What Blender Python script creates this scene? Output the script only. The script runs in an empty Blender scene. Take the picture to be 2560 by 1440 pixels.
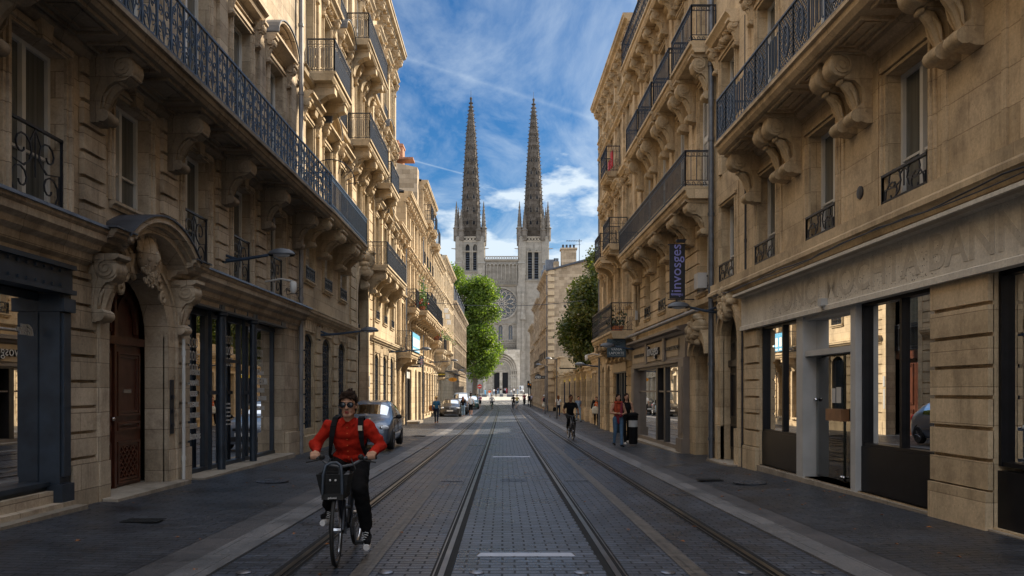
import bpy, math, random
import numpy as np
from mathutils import Vector, Matrix, noise
sc = bpy.context.scene
R = math.radians
random.seed(11)
COL = sc.collection
# ------------------------------------------------------------------ camera, sky, sun, exposure
cam = bpy.data.objects.new('camera', bpy.data.cameras.new('camera')); COL.objects.link(cam)
cam.location = (0, 0, 1.65); cam.rotation_euler = (R(90), 0, 0)
cam.data.lens = 28.125; cam.data.sensor_width = 36
cam.data.shift_x = 0.0086; cam.data.shift_y = 0.1008
cam.data.clip_end = 5000; cam.data.clip_start = 0.05
sc.camera = cam
SUN_AZ, SUN_EL = 50, 35          # degrees right of the street axis, degrees high
sun = bpy.data.objects.new('sun', bpy.data.lights.new('sun', 'SUN')); COL.objects.link(sun)
sun.data.energy = 4.4; sun.data.angle = R(0.5); sun.data.color = (1.0, 0.86, 0.66)
sdir = Vector((math.sin(R(SUN_AZ))*math.cos(R(SUN_EL)), math.cos(R(SUN_AZ))*math.cos(R(SUN_EL)), math.sin(R(SUN_EL))))
sun.rotation_euler = sdir.to_track_quat('Z', 'Y').to_euler(); sun.location = (30, 30, 60)
sc.view_settings.view_transform = 'Standard'; sc.view_settings.look = 'None'
sc.view_settings.exposure = 1.2; sc.view_settings.gamma = 1
sc.cycles.max_bounces = 6; sc.cycles.transparent_max_bounces = 8
sc.cycles.use_denoising = True
W = bpy.data.worlds.new('World'); sc.world = W; W.use_nodes = True
wt = W.node_tree; wt.nodes.clear()
def N(t, kind, **kw):
    n = t.nodes.new(kind)
    for k, v in kw.items(): setattr(n, k, v)
    return n
def Lk(t, a, b): t.links.new(a, b)
def mathn(t, op, a, b=None, c=None):
    n = N(t, 'ShaderNodeMath', operation=op)
    for i, x in enumerate((a, b, c)):
        if x is None: continue
        if hasattr(x, 'links'): Lk(t, x, n.inputs[i])
        else: n.inputs[i].default_value = x
    return n.outputs[0]
def mixc(t, f, a, b, mode='MIX'):
    n = N(t, 'ShaderNodeMix', data_type='RGBA', blend_type=mode)
    for s, x in ((n.inputs[0], f), (n.inputs[6], a), (n.inputs[7], b)):
        if hasattr(x, 'links'): Lk(t, x, s)
        elif isinstance(x, (int, float)): s.default_value = x
        else: s.default_value = (*x, 1)
    return n.outputs[2]
def ramp(t, f, stops):
    n = N(t, 'ShaderNodeValToRGB'); Lk(t, f, n.inputs[0])
    el = n.color_ramp.elements
    while len(el) < len(stops): el.new(.5)
    for e, (p, c) in zip(el, stops):
        e.position = p; e.color = (c, c, c, 1) if isinstance(c, (int, float)) else (*c, 1)
    return n.outputs[0]
sky = N(wt, 'ShaderNodeTexSky', sky_type='NISHITA', sun_disc=False)
sky.sun_elevation = R(SUN_EL); sky.sun_rotation = R(SUN_AZ); sky.air_density = 1.0; sky.dust_density = 0.6; sky.ozone_density = 3.0
tc = N(wt, 'ShaderNodeTexCoord'); G = tc.outputs['Generated']
sep = N(wt, 'ShaderNodeSeparateXYZ'); Lk(wt, G, sep.inputs[0])
zz = mathn(wt, 'MAXIMUM', sep.outputs[2], 0.03)
cmb = N(wt, 'ShaderNodeCombineXYZ')
Lk(wt, mathn(wt, 'DIVIDE', sep.outputs[0], zz), cmb.inputs[0]); Lk(wt, mathn(wt, 'DIVIDE', sep.outputs[1], zz), cmb.inputs[1])
def wnoise(scale, detail, rough, sx, sy, rot=0, dist=0, loc=0):
    mp = N(wt, 'ShaderNodeMapping'); Lk(wt, cmb.outputs[0], mp.inputs[0])
    mp.inputs['Scale'].default_value = (sx, sy, 1); mp.inputs['Rotation'].default_value = (0, 0, R(rot)); mp.inputs['Location'].default_value = (loc, loc*.7, 0)
    n = N(wt, 'ShaderNodeTexNoise'); Lk(wt, mp.outputs[0], n.inputs[0])
    n.inputs['Scale'].default_value = scale; n.inputs['Detail'].default_value = detail
    n.inputs['Roughness'].default_value = rough; n.inputs['Distortion'].default_value = dist
    return n.outputs[0]
cir = ramp(wt, wnoise(1.3, 9, .62, 1.0, .45, 28, .7), [(0.42, 0), (.60, .42), (.75, .8)])
cir2 = ramp(wt, wnoise(4.0, 7, .6, 1.0, .3, -15, .4, 5), [(0.45, 0), (.85, .45)])
cirrus = mathn(wt, 'MAXIMUM', cir, cir2)
# heaped white clouds low over the horizon
n3 = N(wt, 'ShaderNodeTexNoise'); mp3 = N(wt, 'ShaderNodeMapping'); Lk(wt, G, mp3.inputs[0]); Lk(wt, mp3.outputs[0], n3.inputs[0])
mp3.inputs['Scale'].default_value = (1, 1, 2.4); mp3.inputs['Location'].default_value = (.35, 0, .1)
n3.inputs['Scale'].default_value = 7; n3.inputs['Detail'].default_value = 8; n3.inputs['Roughness'].default_value = .55
hz = mathn(wt, 'SUBTRACT', mathn(wt, 'ADD', n3.outputs[0], .30), mathn(wt, 'MULTIPLY', sep.outputs[2], 2.1))
cum = ramp(wt, hz, [(.32, 0), (.41, .9)])
# condensation trails: thin arcs of great circles
def trail(p0, p1, width, str_):
    a = Vector(((p0[0]-1258)/2000, 1, (978-p0[1])/2000)).normalized(); b = Vector(((p1[0]-1258)/2000, 1, (978-p1[1])/2000)).normalized()
    nn = a.cross(b).normalized(); mid = (a+b).normalized(); half = a.angle(b)/2
    d = N(wt, 'ShaderNodeVectorMath', operation='DOT_PRODUCT'); Lk(wt, G, d.inputs[0]); d.inputs[1].default_value = nn
    dist = mathn(wt, 'ABSOLUTE', d.outputs['Value'])
    dd = mathn(wt, 'ADD', dist, mathn(wt, 'MULTIPLY', wnoise(9, 4, .7, 1, 1), width*.9))
    m = mathn(wt, 'SUBTRACT', 1.0, mathn(wt, 'SMOOTH_MIN', mathn(wt, 'DIVIDE', dd, width*1.6), 1.0, .2))
    e = N(wt, 'ShaderNodeVectorMath', operation='DOT_PRODUCT'); Lk(wt, G, e.inputs[0]); e.inputs[1].default_value = mid
    inside = mathn(wt, 'GREATER_THAN', e.outputs['Value'], math.cos(half))
    return mathn(wt, 'MULTIPLY', mathn(wt, 'MULTIPLY', m, inside), str_)
tr = mathn(wt, 'MAXIMUM', trail((985, 135), (1485, 297), .0036, .14), trail((1010, 395), (1156, 434), .0012, .32))
tr = mathn(wt, 'MAXIMUM', tr, 0.0)
hue = N(wt, 'ShaderNodeHueSaturation'); hue.inputs['Hue'].default_value = .50; hue.inputs['Saturation'].default_value = 1.3; hue.inputs['Value'].default_value = .36
Lk(wt, sky.outputs[0], hue.inputs['Color'])
skyc = mixc(wt, 1.0, hue.outputs[0], (.60, .96, 1.14), 'MULTIPLY')
clouds = mathn(wt, 'MINIMUM', mathn(wt, 'ADD', mathn(wt, 'MAXIMUM', cirrus, cum), tr), .95)
skyc = mixc(wt, clouds, skyc, (3.7, 4.2, 4.6))
# added fill light for the street: brighter unseen sky overhead and behind, mottled like cloud
over = mathn(wt, 'MAXIMUM', ramp(wt, sep.outputs[2], [(.50, 0), (.74, 1)]), ramp(wt, mathn(wt, 'MULTIPLY', sep.outputs[1], -1.0), [(.0, 0), (.25, 1)]))
over = mathn(wt, 'MULTIPLY', over, mathn(wt, 'GREATER_THAN', sep.outputs[2], -.02))
patch = ramp(wt, wnoise(1.1, 7, .6, 1, 1, 10, .3, 2), [(.3, .55), (.6, 1.0)])
skyc = mixc(wt, mathn(wt, 'MULTIPLY', over, patch), skyc, (6.6, 7.2, 8.2))
bg = N(wt, 'ShaderNodeBackground'); bg.inputs[1].default_value = .10
Lk(wt, skyc, bg.inputs[0])
wo = N(wt, 'ShaderNodeOutputWorld'); Lk(wt, bg.outputs[0], wo.inputs[0])

# ------------------------------------------------------------------ materials
MATS = {}
def newmat(name):
    m = bpy.data.materials.new(name); m.use_nodes = True; t = m.node_tree
    b = t.nodes['Principled BSDF']; MATS[name] = m
    return m, t, b
def plain(name, c, rough=.6, metal=0, noise_amt=.15, nscale=6, bump=0, spec=.5, coat=0):
    m, t, b = newmat(name)
    b.inputs['Roughness'].default_value = rough; b.inputs['Metallic'].default_value = metal
    b.inputs['Specular IOR Level'].default_value = spec; b.inputs['Coat Weight'].default_value = coat
    co = N(t, 'ShaderNodeTexCoord').outputs['Object']
    n = N(t, 'ShaderNodeTexNoise'); Lk(t, co, n.inputs[0]); n.inputs['Scale'].default_value = nscale; n.inputs['Detail'].default_value = 6
    f = ramp(t, n.outputs[0], [(.3, 1-noise_amt), (.7, 1+noise_amt)])
    Lk(t, mixc(t, 1, c, f, 'MULTIPLY'), b.inputs['Base Color'])
    if bump:
        bp = N(t, 'ShaderNodeBump'); bp.inputs['Strength'].default_value = bump; bp.inputs['Distance'].default_value = .02
        Lk(t, n.outputs[0], bp.inputs['Height']); Lk(t, bp.outputs[0], b.inputs['Normal'])
    return m
def stone(name, c, row=.33, bw=.85, joint=.55, vary=.16, streak=.35, dirt=.5):
    m, t, b = newmat(name)
    b.inputs['Roughness'].default_value = .85; b.inputs['Specular IOR Level'].default_value = .25
    co = N(t, 'ShaderNodeTexCoord').outputs['Object']
    s = N(t, 'ShaderNodeSeparateXYZ'); Lk(t, co, s.inputs[0])
    cb = N(t, 'ShaderNodeCombineXYZ'); Lk(t, mathn(t, 'ADD', s.outputs[0], s.outputs[1]), cb.inputs[0]); Lk(t, s.outputs[2], cb.inputs[1])
    br = N(t, 'ShaderNodeTexBrick'); Lk(t, cb.outputs[0], br.inputs[0])
    br.inputs['Scale'].default_value = 1; br.inputs['Brick Width'].default_value = bw; br.inputs['Row Height'].default_value = row
    br.inputs['Mortar Size'].default_value = .007; br.inputs['Mortar Smooth'].default_value = .4; br.inputs['Bias'].default_value = 0
    hi = tuple(min(1, x*(1+vary)) for x in c); lo = (c[0]*(1-vary), c[1]*(1-vary*1.1), c[2]*(1-vary*1.3))
    br.inputs['Color1'].default_value = (*hi, 1); br.inputs['Color2'].default_value = (*lo, 1)
    br.inputs['Mortar'].default_value = (c[0]*joint, c[1]*joint*.95, c[2]*joint*.9, 1)
    def nz(scale, det, sc3=(1, 1, 1), rgh=.6):
        mp = N(t, 'ShaderNodeMapping'); Lk(t, co, mp.inputs[0]); mp.inputs['Scale'].default_value = sc3
        n = N(t, 'ShaderNodeTexNoise'); Lk(t, mp.outputs[0], n.inputs[0]); n.inputs['Scale'].default_value = scale
        n.inputs['Detail'].default_value = det; n.inputs['Roughness'].default_value = rgh; return n.outputs[0]
    blot = ramp(t, nz(1.0, 10, rgh=.78), [(.33, (1-dirt*.75, 1-dirt*.8, 1-dirt*.82)), (.5, (.95, .93, .9)), (.68, (1.1, 1.09, 1.06))])
    smask = ramp(t, nz(.45, 4), [(.42, 0), (.6, 1)])
    stn = mixc(t, smask, (1, 1, 1), ramp(t, nz(1.1, 6, (2.2, 2.2, .3), .75), [(.38, 1-streak), (.60, 1.0)]))
    fine = ramp(t, nz(26, 5), [(.3, .86), (.7, 1.1)])
    pit = ramp(t, nz(60, 2), [(.27, .45), (.34, 1.0)])
    c1 = mixc(t, 1, br.outputs[0], blot, 'MULTIPLY'); c1 = mixc(t, 1, c1, stn, 'MULTIPLY')
    c1 = mixc(t, 1, c1, fine, 'MULTIPLY'); c1 = mixc(t, 1, c1, pit, 'MULTIPLY')
    Lk(t, c1, b.inputs['Base Color'])
    h = mathn(t, 'ADD', mathn(t, 'MULTIPLY', br.outputs['Fac'], -1.0), mathn(t, 'MULTIPLY', fine, .8))
    bp = N(t, 'ShaderNodeBump'); bp.inputs['Strength'].default_value = .5; bp.inputs['Distance'].default_value = .012
    Lk(t, h, bp.inputs['Height']); Lk(t, bp.outputs[0], b.inputs['Normal'])
    return m
def setts(name, c, bw, row, mortar=.014, joint=.35, rough=.5, vary=.3, turn=False, ms=.1):
    m, t, b = newmat(name)
    co = N(t, 'ShaderNodeTexCoord').outputs['Object']
    mp = N(t, 'ShaderNodeMapping'); Lk(t, co, mp.inputs[0])
    wb = N(t, 'ShaderNodeTexNoise'); Lk(t, co, wb.inputs[0]); wb.inputs['Scale'].default_value = 3; wb.inputs['Detail'].default_value = 2
    wv = mixc(t, .018, mp.outputs[0], wb.outputs[1], 'ADD')
    br = N(t, 'ShaderNodeTexBrick'); Lk(t, wv, br.inputs[0])
    br.inputs['Scale'].default_value = 1; br.inputs['Brick Width'].default_value = bw; br.inputs['Row Height'].default_value = row
    br.inputs['Mortar Size'].default_value = mortar; br.inputs['Mortar Smooth'].default_value = ms
    br.inputs['Color1'].default_value = (*[x*(1+vary) for x in c], 1); br.inputs['Color2'].default_value = (*[x*(1-vary) for x in c], 1)
    br.inputs['Mortar'].default_value = (*[x*joint for x in c], 1)
    n = N(t, 'ShaderNodeTexNoise'); Lk(t, co, n.inputs[0]); n.inputs['Scale'].default_value = .7; n.inputs['Detail'].default_value = 9; n.inputs['Roughness'].default_value = .7
    n2 = N(t, 'ShaderNodeTexNoise'); Lk(t, co, n2.inputs[0]); n2.inputs['Scale'].default_value = 40; n2.inputs['Detail'].default_value = 4
    f = ramp(t, n.outputs[0], [(.32, .48), (.5, 1.0), (.68, 1.5)]); f2 = ramp(t, n2.outputs[0], [(.3, .75), (.7, 1.25)])
    tint = ramp(t, n.outputs[0], [(.42, (1, 1, 1)), (.6, (1.1, 1.0, .92))])
    cc = mixc(t, 1, mixc(t, 1, mixc(t, 1, br.outputs[0], f, 'MULTIPLY'), f2, 'MULTIPLY'), tint, 'MULTIPLY')
    Lk(t, cc, b.inputs['Base Color'])
    rr = mathn(t, 'ADD', mathn(t, 'MULTIPLY', br.outputs['Fac'], .35), mathn(t, 'MULTIPLY', f, rough*.6))
    Lk(t, mathn(t, 'ADD', rr, .12), b.inputs['Roughness'])
    bp = N(t, 'ShaderNodeBump'); bp.inputs['Strength'].default_value = 1.0; bp.inputs['Distance'].default_value = .022
    h = mathn(t, 'ADD', mathn(t, 'MULTIPLY', br.outputs['Fac'], -1.0), mathn(t, 'MULTIPLY', n2.outputs[0], .4))
    Lk(t, h, bp.inputs['Height']); Lk(t, bp.outputs[0], b.inputs['Normal'])
    return m
stone('stone_umber', (.49, .41, .315), row=.36, bw=.95, joint=.5, vary=.18, dirt=.68, streak=.45)
stone('stone_honey', (.54, .44, .305), row=.34, bw=.9, joint=.66, vary=.13, dirt=.45, streak=.34)
stone('stone_gold', (.60, .475, .315), row=.44, bw=1.2, joint=.66, vary=.13, dirt=.55, streak=.42)
stone('stone_cream', (.56, .44, .29), row=.33, bw=.8, dirt=.3, streak=.25)
stone('stone_pale', (.60, .50, .36), row=.32, bw=.8, dirt=.25, streak=.2)
stone('stone_rubble', (.44, .35, .25), row=.32, bw=.55, vary=.26, dirt=.3)
stone('stone_white', (.50, .45, .38), row=.5, bw=1.3, joint=.8, dirt=.25)
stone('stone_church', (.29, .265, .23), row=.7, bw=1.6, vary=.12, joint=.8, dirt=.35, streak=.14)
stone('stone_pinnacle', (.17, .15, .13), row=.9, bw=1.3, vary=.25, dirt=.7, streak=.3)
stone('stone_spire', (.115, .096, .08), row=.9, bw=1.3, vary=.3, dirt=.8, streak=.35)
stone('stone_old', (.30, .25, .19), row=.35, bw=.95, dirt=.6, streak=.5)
stone('stone_grey', (.66, .62, .54), row=1.9, bw=4.2, joint=.7, vary=.05, dirt=.22, streak=.2)
stone('stone_ghost', (.54, .50, .43), row=1.9, bw=4.2, joint=.9, vary=.03, dirt=.35, streak=.2)
stone('stone_step', (.33, .29, .24), row=.6, bw=1.3, dirt=.5)
setts('setts_track', (.042, .054, .078), .25, .115, mortar=.011, rough=.36, vary=.42, joint=.22)
setts('setts_centre', (.052, .067, .095), .235, .125, mortar=.011, rough=.30, vary=.42, joint=.2)
setts('setts_walk', (.026, .032, .044), .34, .115, mortar=.009, rough=.48, vary=.26, joint=.28)
setts('granite_band', (.115, .12, .13), .34, 1.0, mortar=.006, rough=.6, vary=.12, joint=.5)
setts('asphalt_band', (.05, .05, .055), 3, 9, mortar=.001, rough=.8, vary=.05)
setts('plaza_paving', (.40, .38, .34), .8, .5, mortar=.01, rough=.8, vary=.12, joint=.7)
plain('earth', (.13, .12, .10), .9)
plain('rust_strip', (.088, .075, .062), .5, noise_amt=.5, nscale=9, bump=.5)
plain('rail_steel', (.20, .19, .18), .30, 1, .35, 3)
plain('rail_groove', (.012, .012, .012), .75, spec=.2)
plain('iron', (.018, .022, .032), .42, .3, .3, 9, spec=.6)
plain('iron_blue', (.028, .050, .085), .36, .35, .35, 7, spec=.7)
plain('steel_blue', (.030, .042, .060), .42, .2, .3, 4, spec=.5)
plain('steel_grey', (.075, .08, .09), .5, .1, .2, 5)
plain('zinc', (.12, .135, .16), .45, .5, .3, 4)
plain('pipe', (.24, .235, .235), .5, .3, .3, 2)
plain('slate', (.05, .055, .068), .5, 0, .3, 3)
plain('tiles', (.30, .13, .07), .8, 0, .4, 7, bump=.5)
plain('chimney_brick', (.36, .17, .09), .9, 0, .4, 12, bump=.5)
plain('white_paint', (.62, .62, .60), .5, 0, .08, 3)
plain('grey_paint', (.44, .44, .43), .5, 0, .1, 3)
plain('shutter_paint', (.60, .60, .585), .55, 0, .1, 3)
plain('shutter_grey', (.36, .36, .37), .55, 0, .1, 3)
plain('taupe_wood', (.17, .14, .115), .5, 0, .12, 3)
plain('taupe_panel', (.42, .33, .22), .6, 0, .15, 3)
plain('oxblood_wood', (.085, .028, .016), .34, 0, .3, 5, bump=.2, coat=.3)
plain('black_wood', (.016, .014, .014), .4, 0, .3, 5)
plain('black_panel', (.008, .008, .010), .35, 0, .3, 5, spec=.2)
plain('white_vinyl', (.55, .55, .54), .6, 0, .02)
plain('sign_black', (.012, .012, .014), .5, 0, .1)
plain('sign_violet', (.27, .27, .62), .5, 0, .02)
plain('sign_teal', (.03, .06, .08), .5, 0, .1)
plain('sign_white', (.75, .75, .73), .5, 0, .02)
plain('sign_yellow', (.80, .62, .05), .5, 0, .02)
plain('sign_orange', (.80, .30, .02), .5, 0, .06)
plain('sign_red', (.62, .03, .03), .5, 0, .06)
plain('sign_blue', (.05, .16, .50), .5, 0, .06)
plain('cloth_blue', (.10, .38, .62), .7, 0, .3, 10)
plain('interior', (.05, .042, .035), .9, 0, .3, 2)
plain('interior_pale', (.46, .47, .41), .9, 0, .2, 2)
plain('wood_light', (.26, .13, .06), .5, 0, .3, 4)
plain('rubber', (.012, .012, .012), .7, 0, .1)
plain('chrome', (.6, .6, .62), .2, 1, .05)
plain('alloy', (.2, .2, .22), .35, .8, .1)
plain('tree_bark', (.13, .105, .08), .9, 0, .4, 9, bump=.5)
plain('leaf_dark', (.032, .052, .014), .55, 0, .45, 1.5)
plain('pot_terracotta', (.40, .15, .07), .8)
plain('petal_red', (.65, .05, .06), .6)
plain('petal_orange', (.75, .22, .04), .6)
def leafmat(name, c, c2, tr=.35):
    m, t, b = newmat(name)
    oi = N(t, 'ShaderNodeTexNoise'); co = N(t, 'ShaderNodeTexCoord').outputs['Object']; Lk(t, co, oi.inputs[0])
    oi.inputs['Scale'].default_value = .8; oi.inputs['Detail'].default_value = 6
    wn = N(t, 'ShaderNodeTexWhiteNoise'); g = N(t, 'ShaderNodeNewGeometry')
    mxx = mathn(t, 'ADD', mathn(t, 'MULTIPLY', oi.outputs[0], .7), mathn(t, 'MULTIPLY', g.outputs['Random Per Island'], .3))
    cc = mixc(t, ramp(t, mxx, [(.35, 0), (.68, 1)]), c, c2)
    Lk(t, cc, b.inputs['Base Color']); b.inputs['Roughness'].default_value = .55
    tl = N(t, 'ShaderNodeBsdfTranslucent'); Lk(t, mixc(t, 1, cc, (1.3, 1.5, .55), 'MULTIPLY'), tl.inputs[0])
    ms = N(t, 'ShaderNodeMixShader'); ms.inputs[0].default_value = tr
    Lk(t, b.outputs[0], ms.inputs[1]); Lk(t, tl.outputs[0], ms.inputs[2])
    Lk(t, ms.outputs[0], t.nodes['Material Output'].inputs[0]); return m
leafmat('leaf_plane', (.045, .085, .014), (.20, .26, .035), .45)
leafmat('leaf_chestnut', (.030, .055, .012), (.125, .125, .03), .35)
leafmat('leaf_pot', (.05, .10, .03), (.10, .16, .05), .3)
def glassmat(name, tint=(.9, .93, .95), rough=.0, ior=1.6):
    m, t, b = newmat(name); t.nodes.remove(b)
    tr = N(t, 'ShaderNodeBsdfTransparent'); tr.inputs[0].default_value = (*tint, 1)
    gl = N(t, 'ShaderNodeBsdfGlossy'); gl.inputs['Roughness'].default_value = rough
    fr = N(t, 'ShaderNodeFresnel'); fr.inputs[0].default_value = ior
    ms = N(t, 'ShaderNodeMixShader'); Lk(t, mathn(t, 'MINIMUM', mathn(t, 'MULTIPLY', fr.outputs[0], 1.7), 1.0), ms.inputs[0])
    Lk(t, tr.outputs[0], ms.inputs[1]); Lk(t, gl.outputs[0], ms.inputs[2])
    Lk(t, ms.outputs[0], t.nodes['Material Output'].inputs[0]); return m
glassmat('shop_glass', (.75, .8, .8), 0.0, 1.65)
glassmat('car_glass', (.35, .42, .42), 0.0, 1.6)
def panemat(name, c, fold=.35):
    m, t, b = newmat(name)
    co = N(t, 'ShaderNodeTexCoord').outputs['Object']
    mp = N(t, 'ShaderNodeMapping'); Lk(t, co, mp.inputs[0]); mp.inputs['Scale'].default_value = (9, 9, .15)
    n = N(t, 'ShaderNodeTexNoise'); Lk(t, mp.outputs[0], n.inputs[0]); n.inputs['Scale'].default_value = 1.6; n.inputs['Detail'].default_value = 3
    f = ramp(t, n.outputs[0], [(.35, 1-fold), (.65, 1+fold)])
    Lk(t, mixc(t, 1, c, f, 'MULTIPLY'), b.inputs['Base Color'])
    b.inputs['Roughness'].default_value = .04; b.inputs['IOR'].default_value = 1.55; b.inputs['Specular IOR Level'].default_value = .6
    return m
panemat('pane', (.10, .105, .10), .3); panemat('pane_dark', (.018, .02, .022), .2)
panemat('pane_far', (.05, .055, .06), .1)
def paint(name, c, rough=.3, metal=.35):
    m, t, b = newmat(name); b.inputs['Base Color'].default_value = (*c, 1); b.inputs['Roughness'].default_value = rough
    b.inputs['Metallic'].default_value = metal; b.inputs['Coat Weight'].default_value = .7; b.inputs['Coat Roughness'].default_value = .04; return m
paint('car_greyblue', (.12, .15, .20)); paint('car_dark', (.045, .043, .042)); paint('car_white', (.55, .58, .58), .35, 0)
paint('car_green', (.05, .12, .11)); paint('lamp_glass', (.75, .78, .8), .08, 0)
def fabric(name, c, rough=.9): return plain(name, c, rough, 0, .18, 14, bump=.15, spec=.15)
for nm, c in dict(skin=(.48, .27, .18), skin_dark=(.24, .12, .07), hair_brown=(.022, .012, .008), hair_red=(.16, .06, .02), hair_blond=(.38, .24, .10),
    hair_grey=(.35, .33, .30), lips=(.42, .10, .09), cl_red=(.38, .018, .008), cl_black=(.009, .009, .010), cl_navy=(.012, .017, .035), cl_white=(.70, .69, .68),
    cl_jeans=(.085, .155, .25), cl_lightjeans=(.20, .29, .38), cl_denim=(.025, .10, .20), cl_rust=(.33, .055, .025), cl_green=(.03, .16, .06), cl_pink=(.60, .16, .25),
    cl_lilac=(.52, .50, .66), cl_mustard=(.42, .34, .14), cl_skirt=(.62, .60, .52), cl_orange=(.60, .13, .04), cl_cyan=(.12, .38, .62), cl_grey=(.22, .21, .2),
    cl_maroon=(.2, .03, .05), leather=(.30, .12, .04), cl_plaid=(.20, .26, .36)).items(): fabric(nm, c)
plain('lens', (.008, .012, .018), .18, 0, .0, spec=.5)
plain('patch', (.42, .36, .27), .8)
# ------------------------------------------------------------------ helpers
class MB:
    def __init__(s): s.v = []; s.f = []; s.sm = []; s.mi = []; s.smooth = False; s.m = 0
    def add(s, vs, fs):
        o = len(s.v); s.v += [tuple(v) for v in vs]
        for f in fs: s.f.append([i+o for i in f]); s.sm.append(s.smooth); s.mi.append(s.m)
    def box(s, a0, a1, b0, b1, c0, c1):
        s.add([(a0,b0,c0),(a1,b0,c0),(a1,b1,c0),(a0,b1,c0),(a0,b0,c1),(a1,b0,c1),(a1,b1,c1),(a0,b1,c1)],
              [(0,3,2,1),(4,5,6,7),(0,1,5,4),(1,2,6,5),(2,3,7,6),(3,0,4,7)])
    def prof(s, u0, u1, pts):                      # (n,z) outline swept along u
        k = len(pts); s.add([(u0,n,z) for n,z in pts]+[(u1,n,z) for n,z in pts],
            [(i,(i+1)%k,(i+1)%k+k,i+k) for i in range(k)]+[tuple(range(k))[::-1], tuple(range(k,2*k))])
    def profn(s, n0, n1, pts):                     # (u,z) outline swept along n
        k = len(pts); s.add([(u,n0,z) for u,z in pts]+[(u,n1,z) for u,z in pts],
            [(i,(i+1)%k,(i+1)%k+k,i+k) for i in range(k)]+[tuple(range(k))[::-1], tuple(range(k,2*k))])
    def tube(s, pts, r, k=6, cap=True, closed=False):
        P = [Vector(p) for p in pts]; m = len(P); rr = r if isinstance(r, (list, tuple)) else [r]*m
        vs = []; prev = None
        for i in range(m):
            a = P[(i-1) % m] if (closed or i > 0) else P[i]; b = P[(i+1) % m] if (closed or i < m-1) else P[i]
            t = (b-a).normalized() if (b-a).length > 1e-9 else Vector((0,0,1))
            if prev is None:
                x = t.orthogonal().normalized()
            else:
                x = prev - t*prev.dot(t); x = x.normalized() if x.length > 1e-6 else t.orthogonal().normalized()
            prev = x; y = t.cross(x)
            for j in range(k):
                an = 2*math.pi*(j+.5)/k; vs.append(P[i]+(x*math.cos(an)+y*math.sin(an))*rr[i])
        fs = [(i*k+j, i*k+(j+1)%k, ((i+1)%m)*k+(j+1)%k, ((i+1)%m)*k+j) for i in range(m if closed else m-1) for j in range(k)]
        if cap and not closed: fs += [tuple(range(k))[::-1], tuple(range((m-1)*k, m*k))]
        s.add(vs, fs)
    def lathe(s, c, prof, k=12, ax='z'):           # (radius, height) profile
        vs = []
        for r, h in prof:
            for j in range(k):
                a = 2*math.pi*j/k; x, y = r*math.cos(a), r*math.sin(a)
                v = {'z': (x, y, h), 'x': (h, x, y), 'y': (x, h, y)}[ax]; vs.append((c[0]+v[0], c[1]+v[1], c[2]+v[2]))
        m = len(prof)
        s.add(vs, [(i*k+j, i*k+(j+1)%k, (i+1)*k+(j+1)%k, (i+1)*k+j) for i in range(m-1) for j in range(k)]+[tuple(range(k))[::-1], tuple(range((m-1)*k, m*k))])
    def ball(s, c, r, k=8, l=6):
        if not hasattr(r, '__len__'): r = (r, r, r)
        vs = [(c[0], c[1], c[2]-r[2])]
        for i in range(1, l):
            ph = math.pi*i/l-math.pi/2
            for j in range(k):
                a = 2*math.pi*j/k; vs.append((c[0]+r[0]*math.cos(ph)*math.cos(a), c[1]+r[1]*math.cos(ph)*math.sin(a), c[2]+r[2]*math.sin(ph)))
        vs.append((c[0], c[1], c[2]+r[2])); n = len(vs)-1
        fs = [(0, 1+(j+1)%k, 1+j) for j in range(k)]
        fs += [(1+i*k+j, 1+i*k+(j+1)%k, 1+(i+1)*k+(j+1)%k, 1+(i+1)*k+j) for i in range(l-2) for j in range(k)]
        fs += [(n, n-k+j, n-k+(j+1)%k) for j in range(k)]; s.add(vs, fs)
    def quad(s, a, b, c, d): s.add([a,b,c,d], [(0,1,2,3)])
    def ribbon(s, pts, w, d, mapf, closed=False):  # square-section strap along (t,z) points; mapf(t,z,off)->3D
        m = len(pts); vs = []
        for i, (x, z) in enumerate(pts):
            a = pts[i-1] if (i > 0 or closed) else pts[i]; b = pts[(i+1) % m] if (i < m-1 or closed) else pts[i]
            dx, dz = b[0]-a[0], b[1]-a[1]; l = math.hypot(dx, dz) or 1; nx, nz = -dz/l*w/2, dx/l*w/2
            vs += [mapf(x+nx, z+nz, d/2), mapf(x-nx, z-nz, d/2), mapf(x-nx, z-nz, -d/2), mapf(x+nx, z+nz, -d/2)]
        fs = [(i*4+j, i*4+(j+1)%4, ((i+1)%m)*4+(j+1)%4, ((i+1)%m)*4+j) for i in range(m if closed else m-1) for j in range(4)]
        s.add(vs, fs)
class Frame:
    def __init__(s, side, x0, slope): s.s = side; s.x0 = x0; s.k = slope
    def p(s, u, n, z): return Vector((s.x0+s.k*u+s.s*n, u, z))
ID = None
def mesh(mb, mats, frame=ID, origin=None, name='mesh'):
    me = bpy.data.meshes.new(name)
    if frame is None: V = [tuple(v) for v in mb.v]
    else:
        o = frame.p(0, 0, 0) if origin is None else Vector(origin)
        V = [tuple(frame.p(*v)-o) for v in mb.v]
    F = [f[::-1] for f in mb.f] if (frame is not None and frame.s > 0) else mb.f
    me.from_pydata(V, [], F); me.update()
    for m in (mats if isinstance(mats, (list, tuple)) else [mats]): me.materials.append(MATS[m])
    me.polygons.foreach_set('material_index', mb.mi); me.polygons.foreach_set('use_smooth', mb.sm)
    if any(mb.sm): me.set_sharp_from_angle(angle=R(42))
    return me
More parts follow.
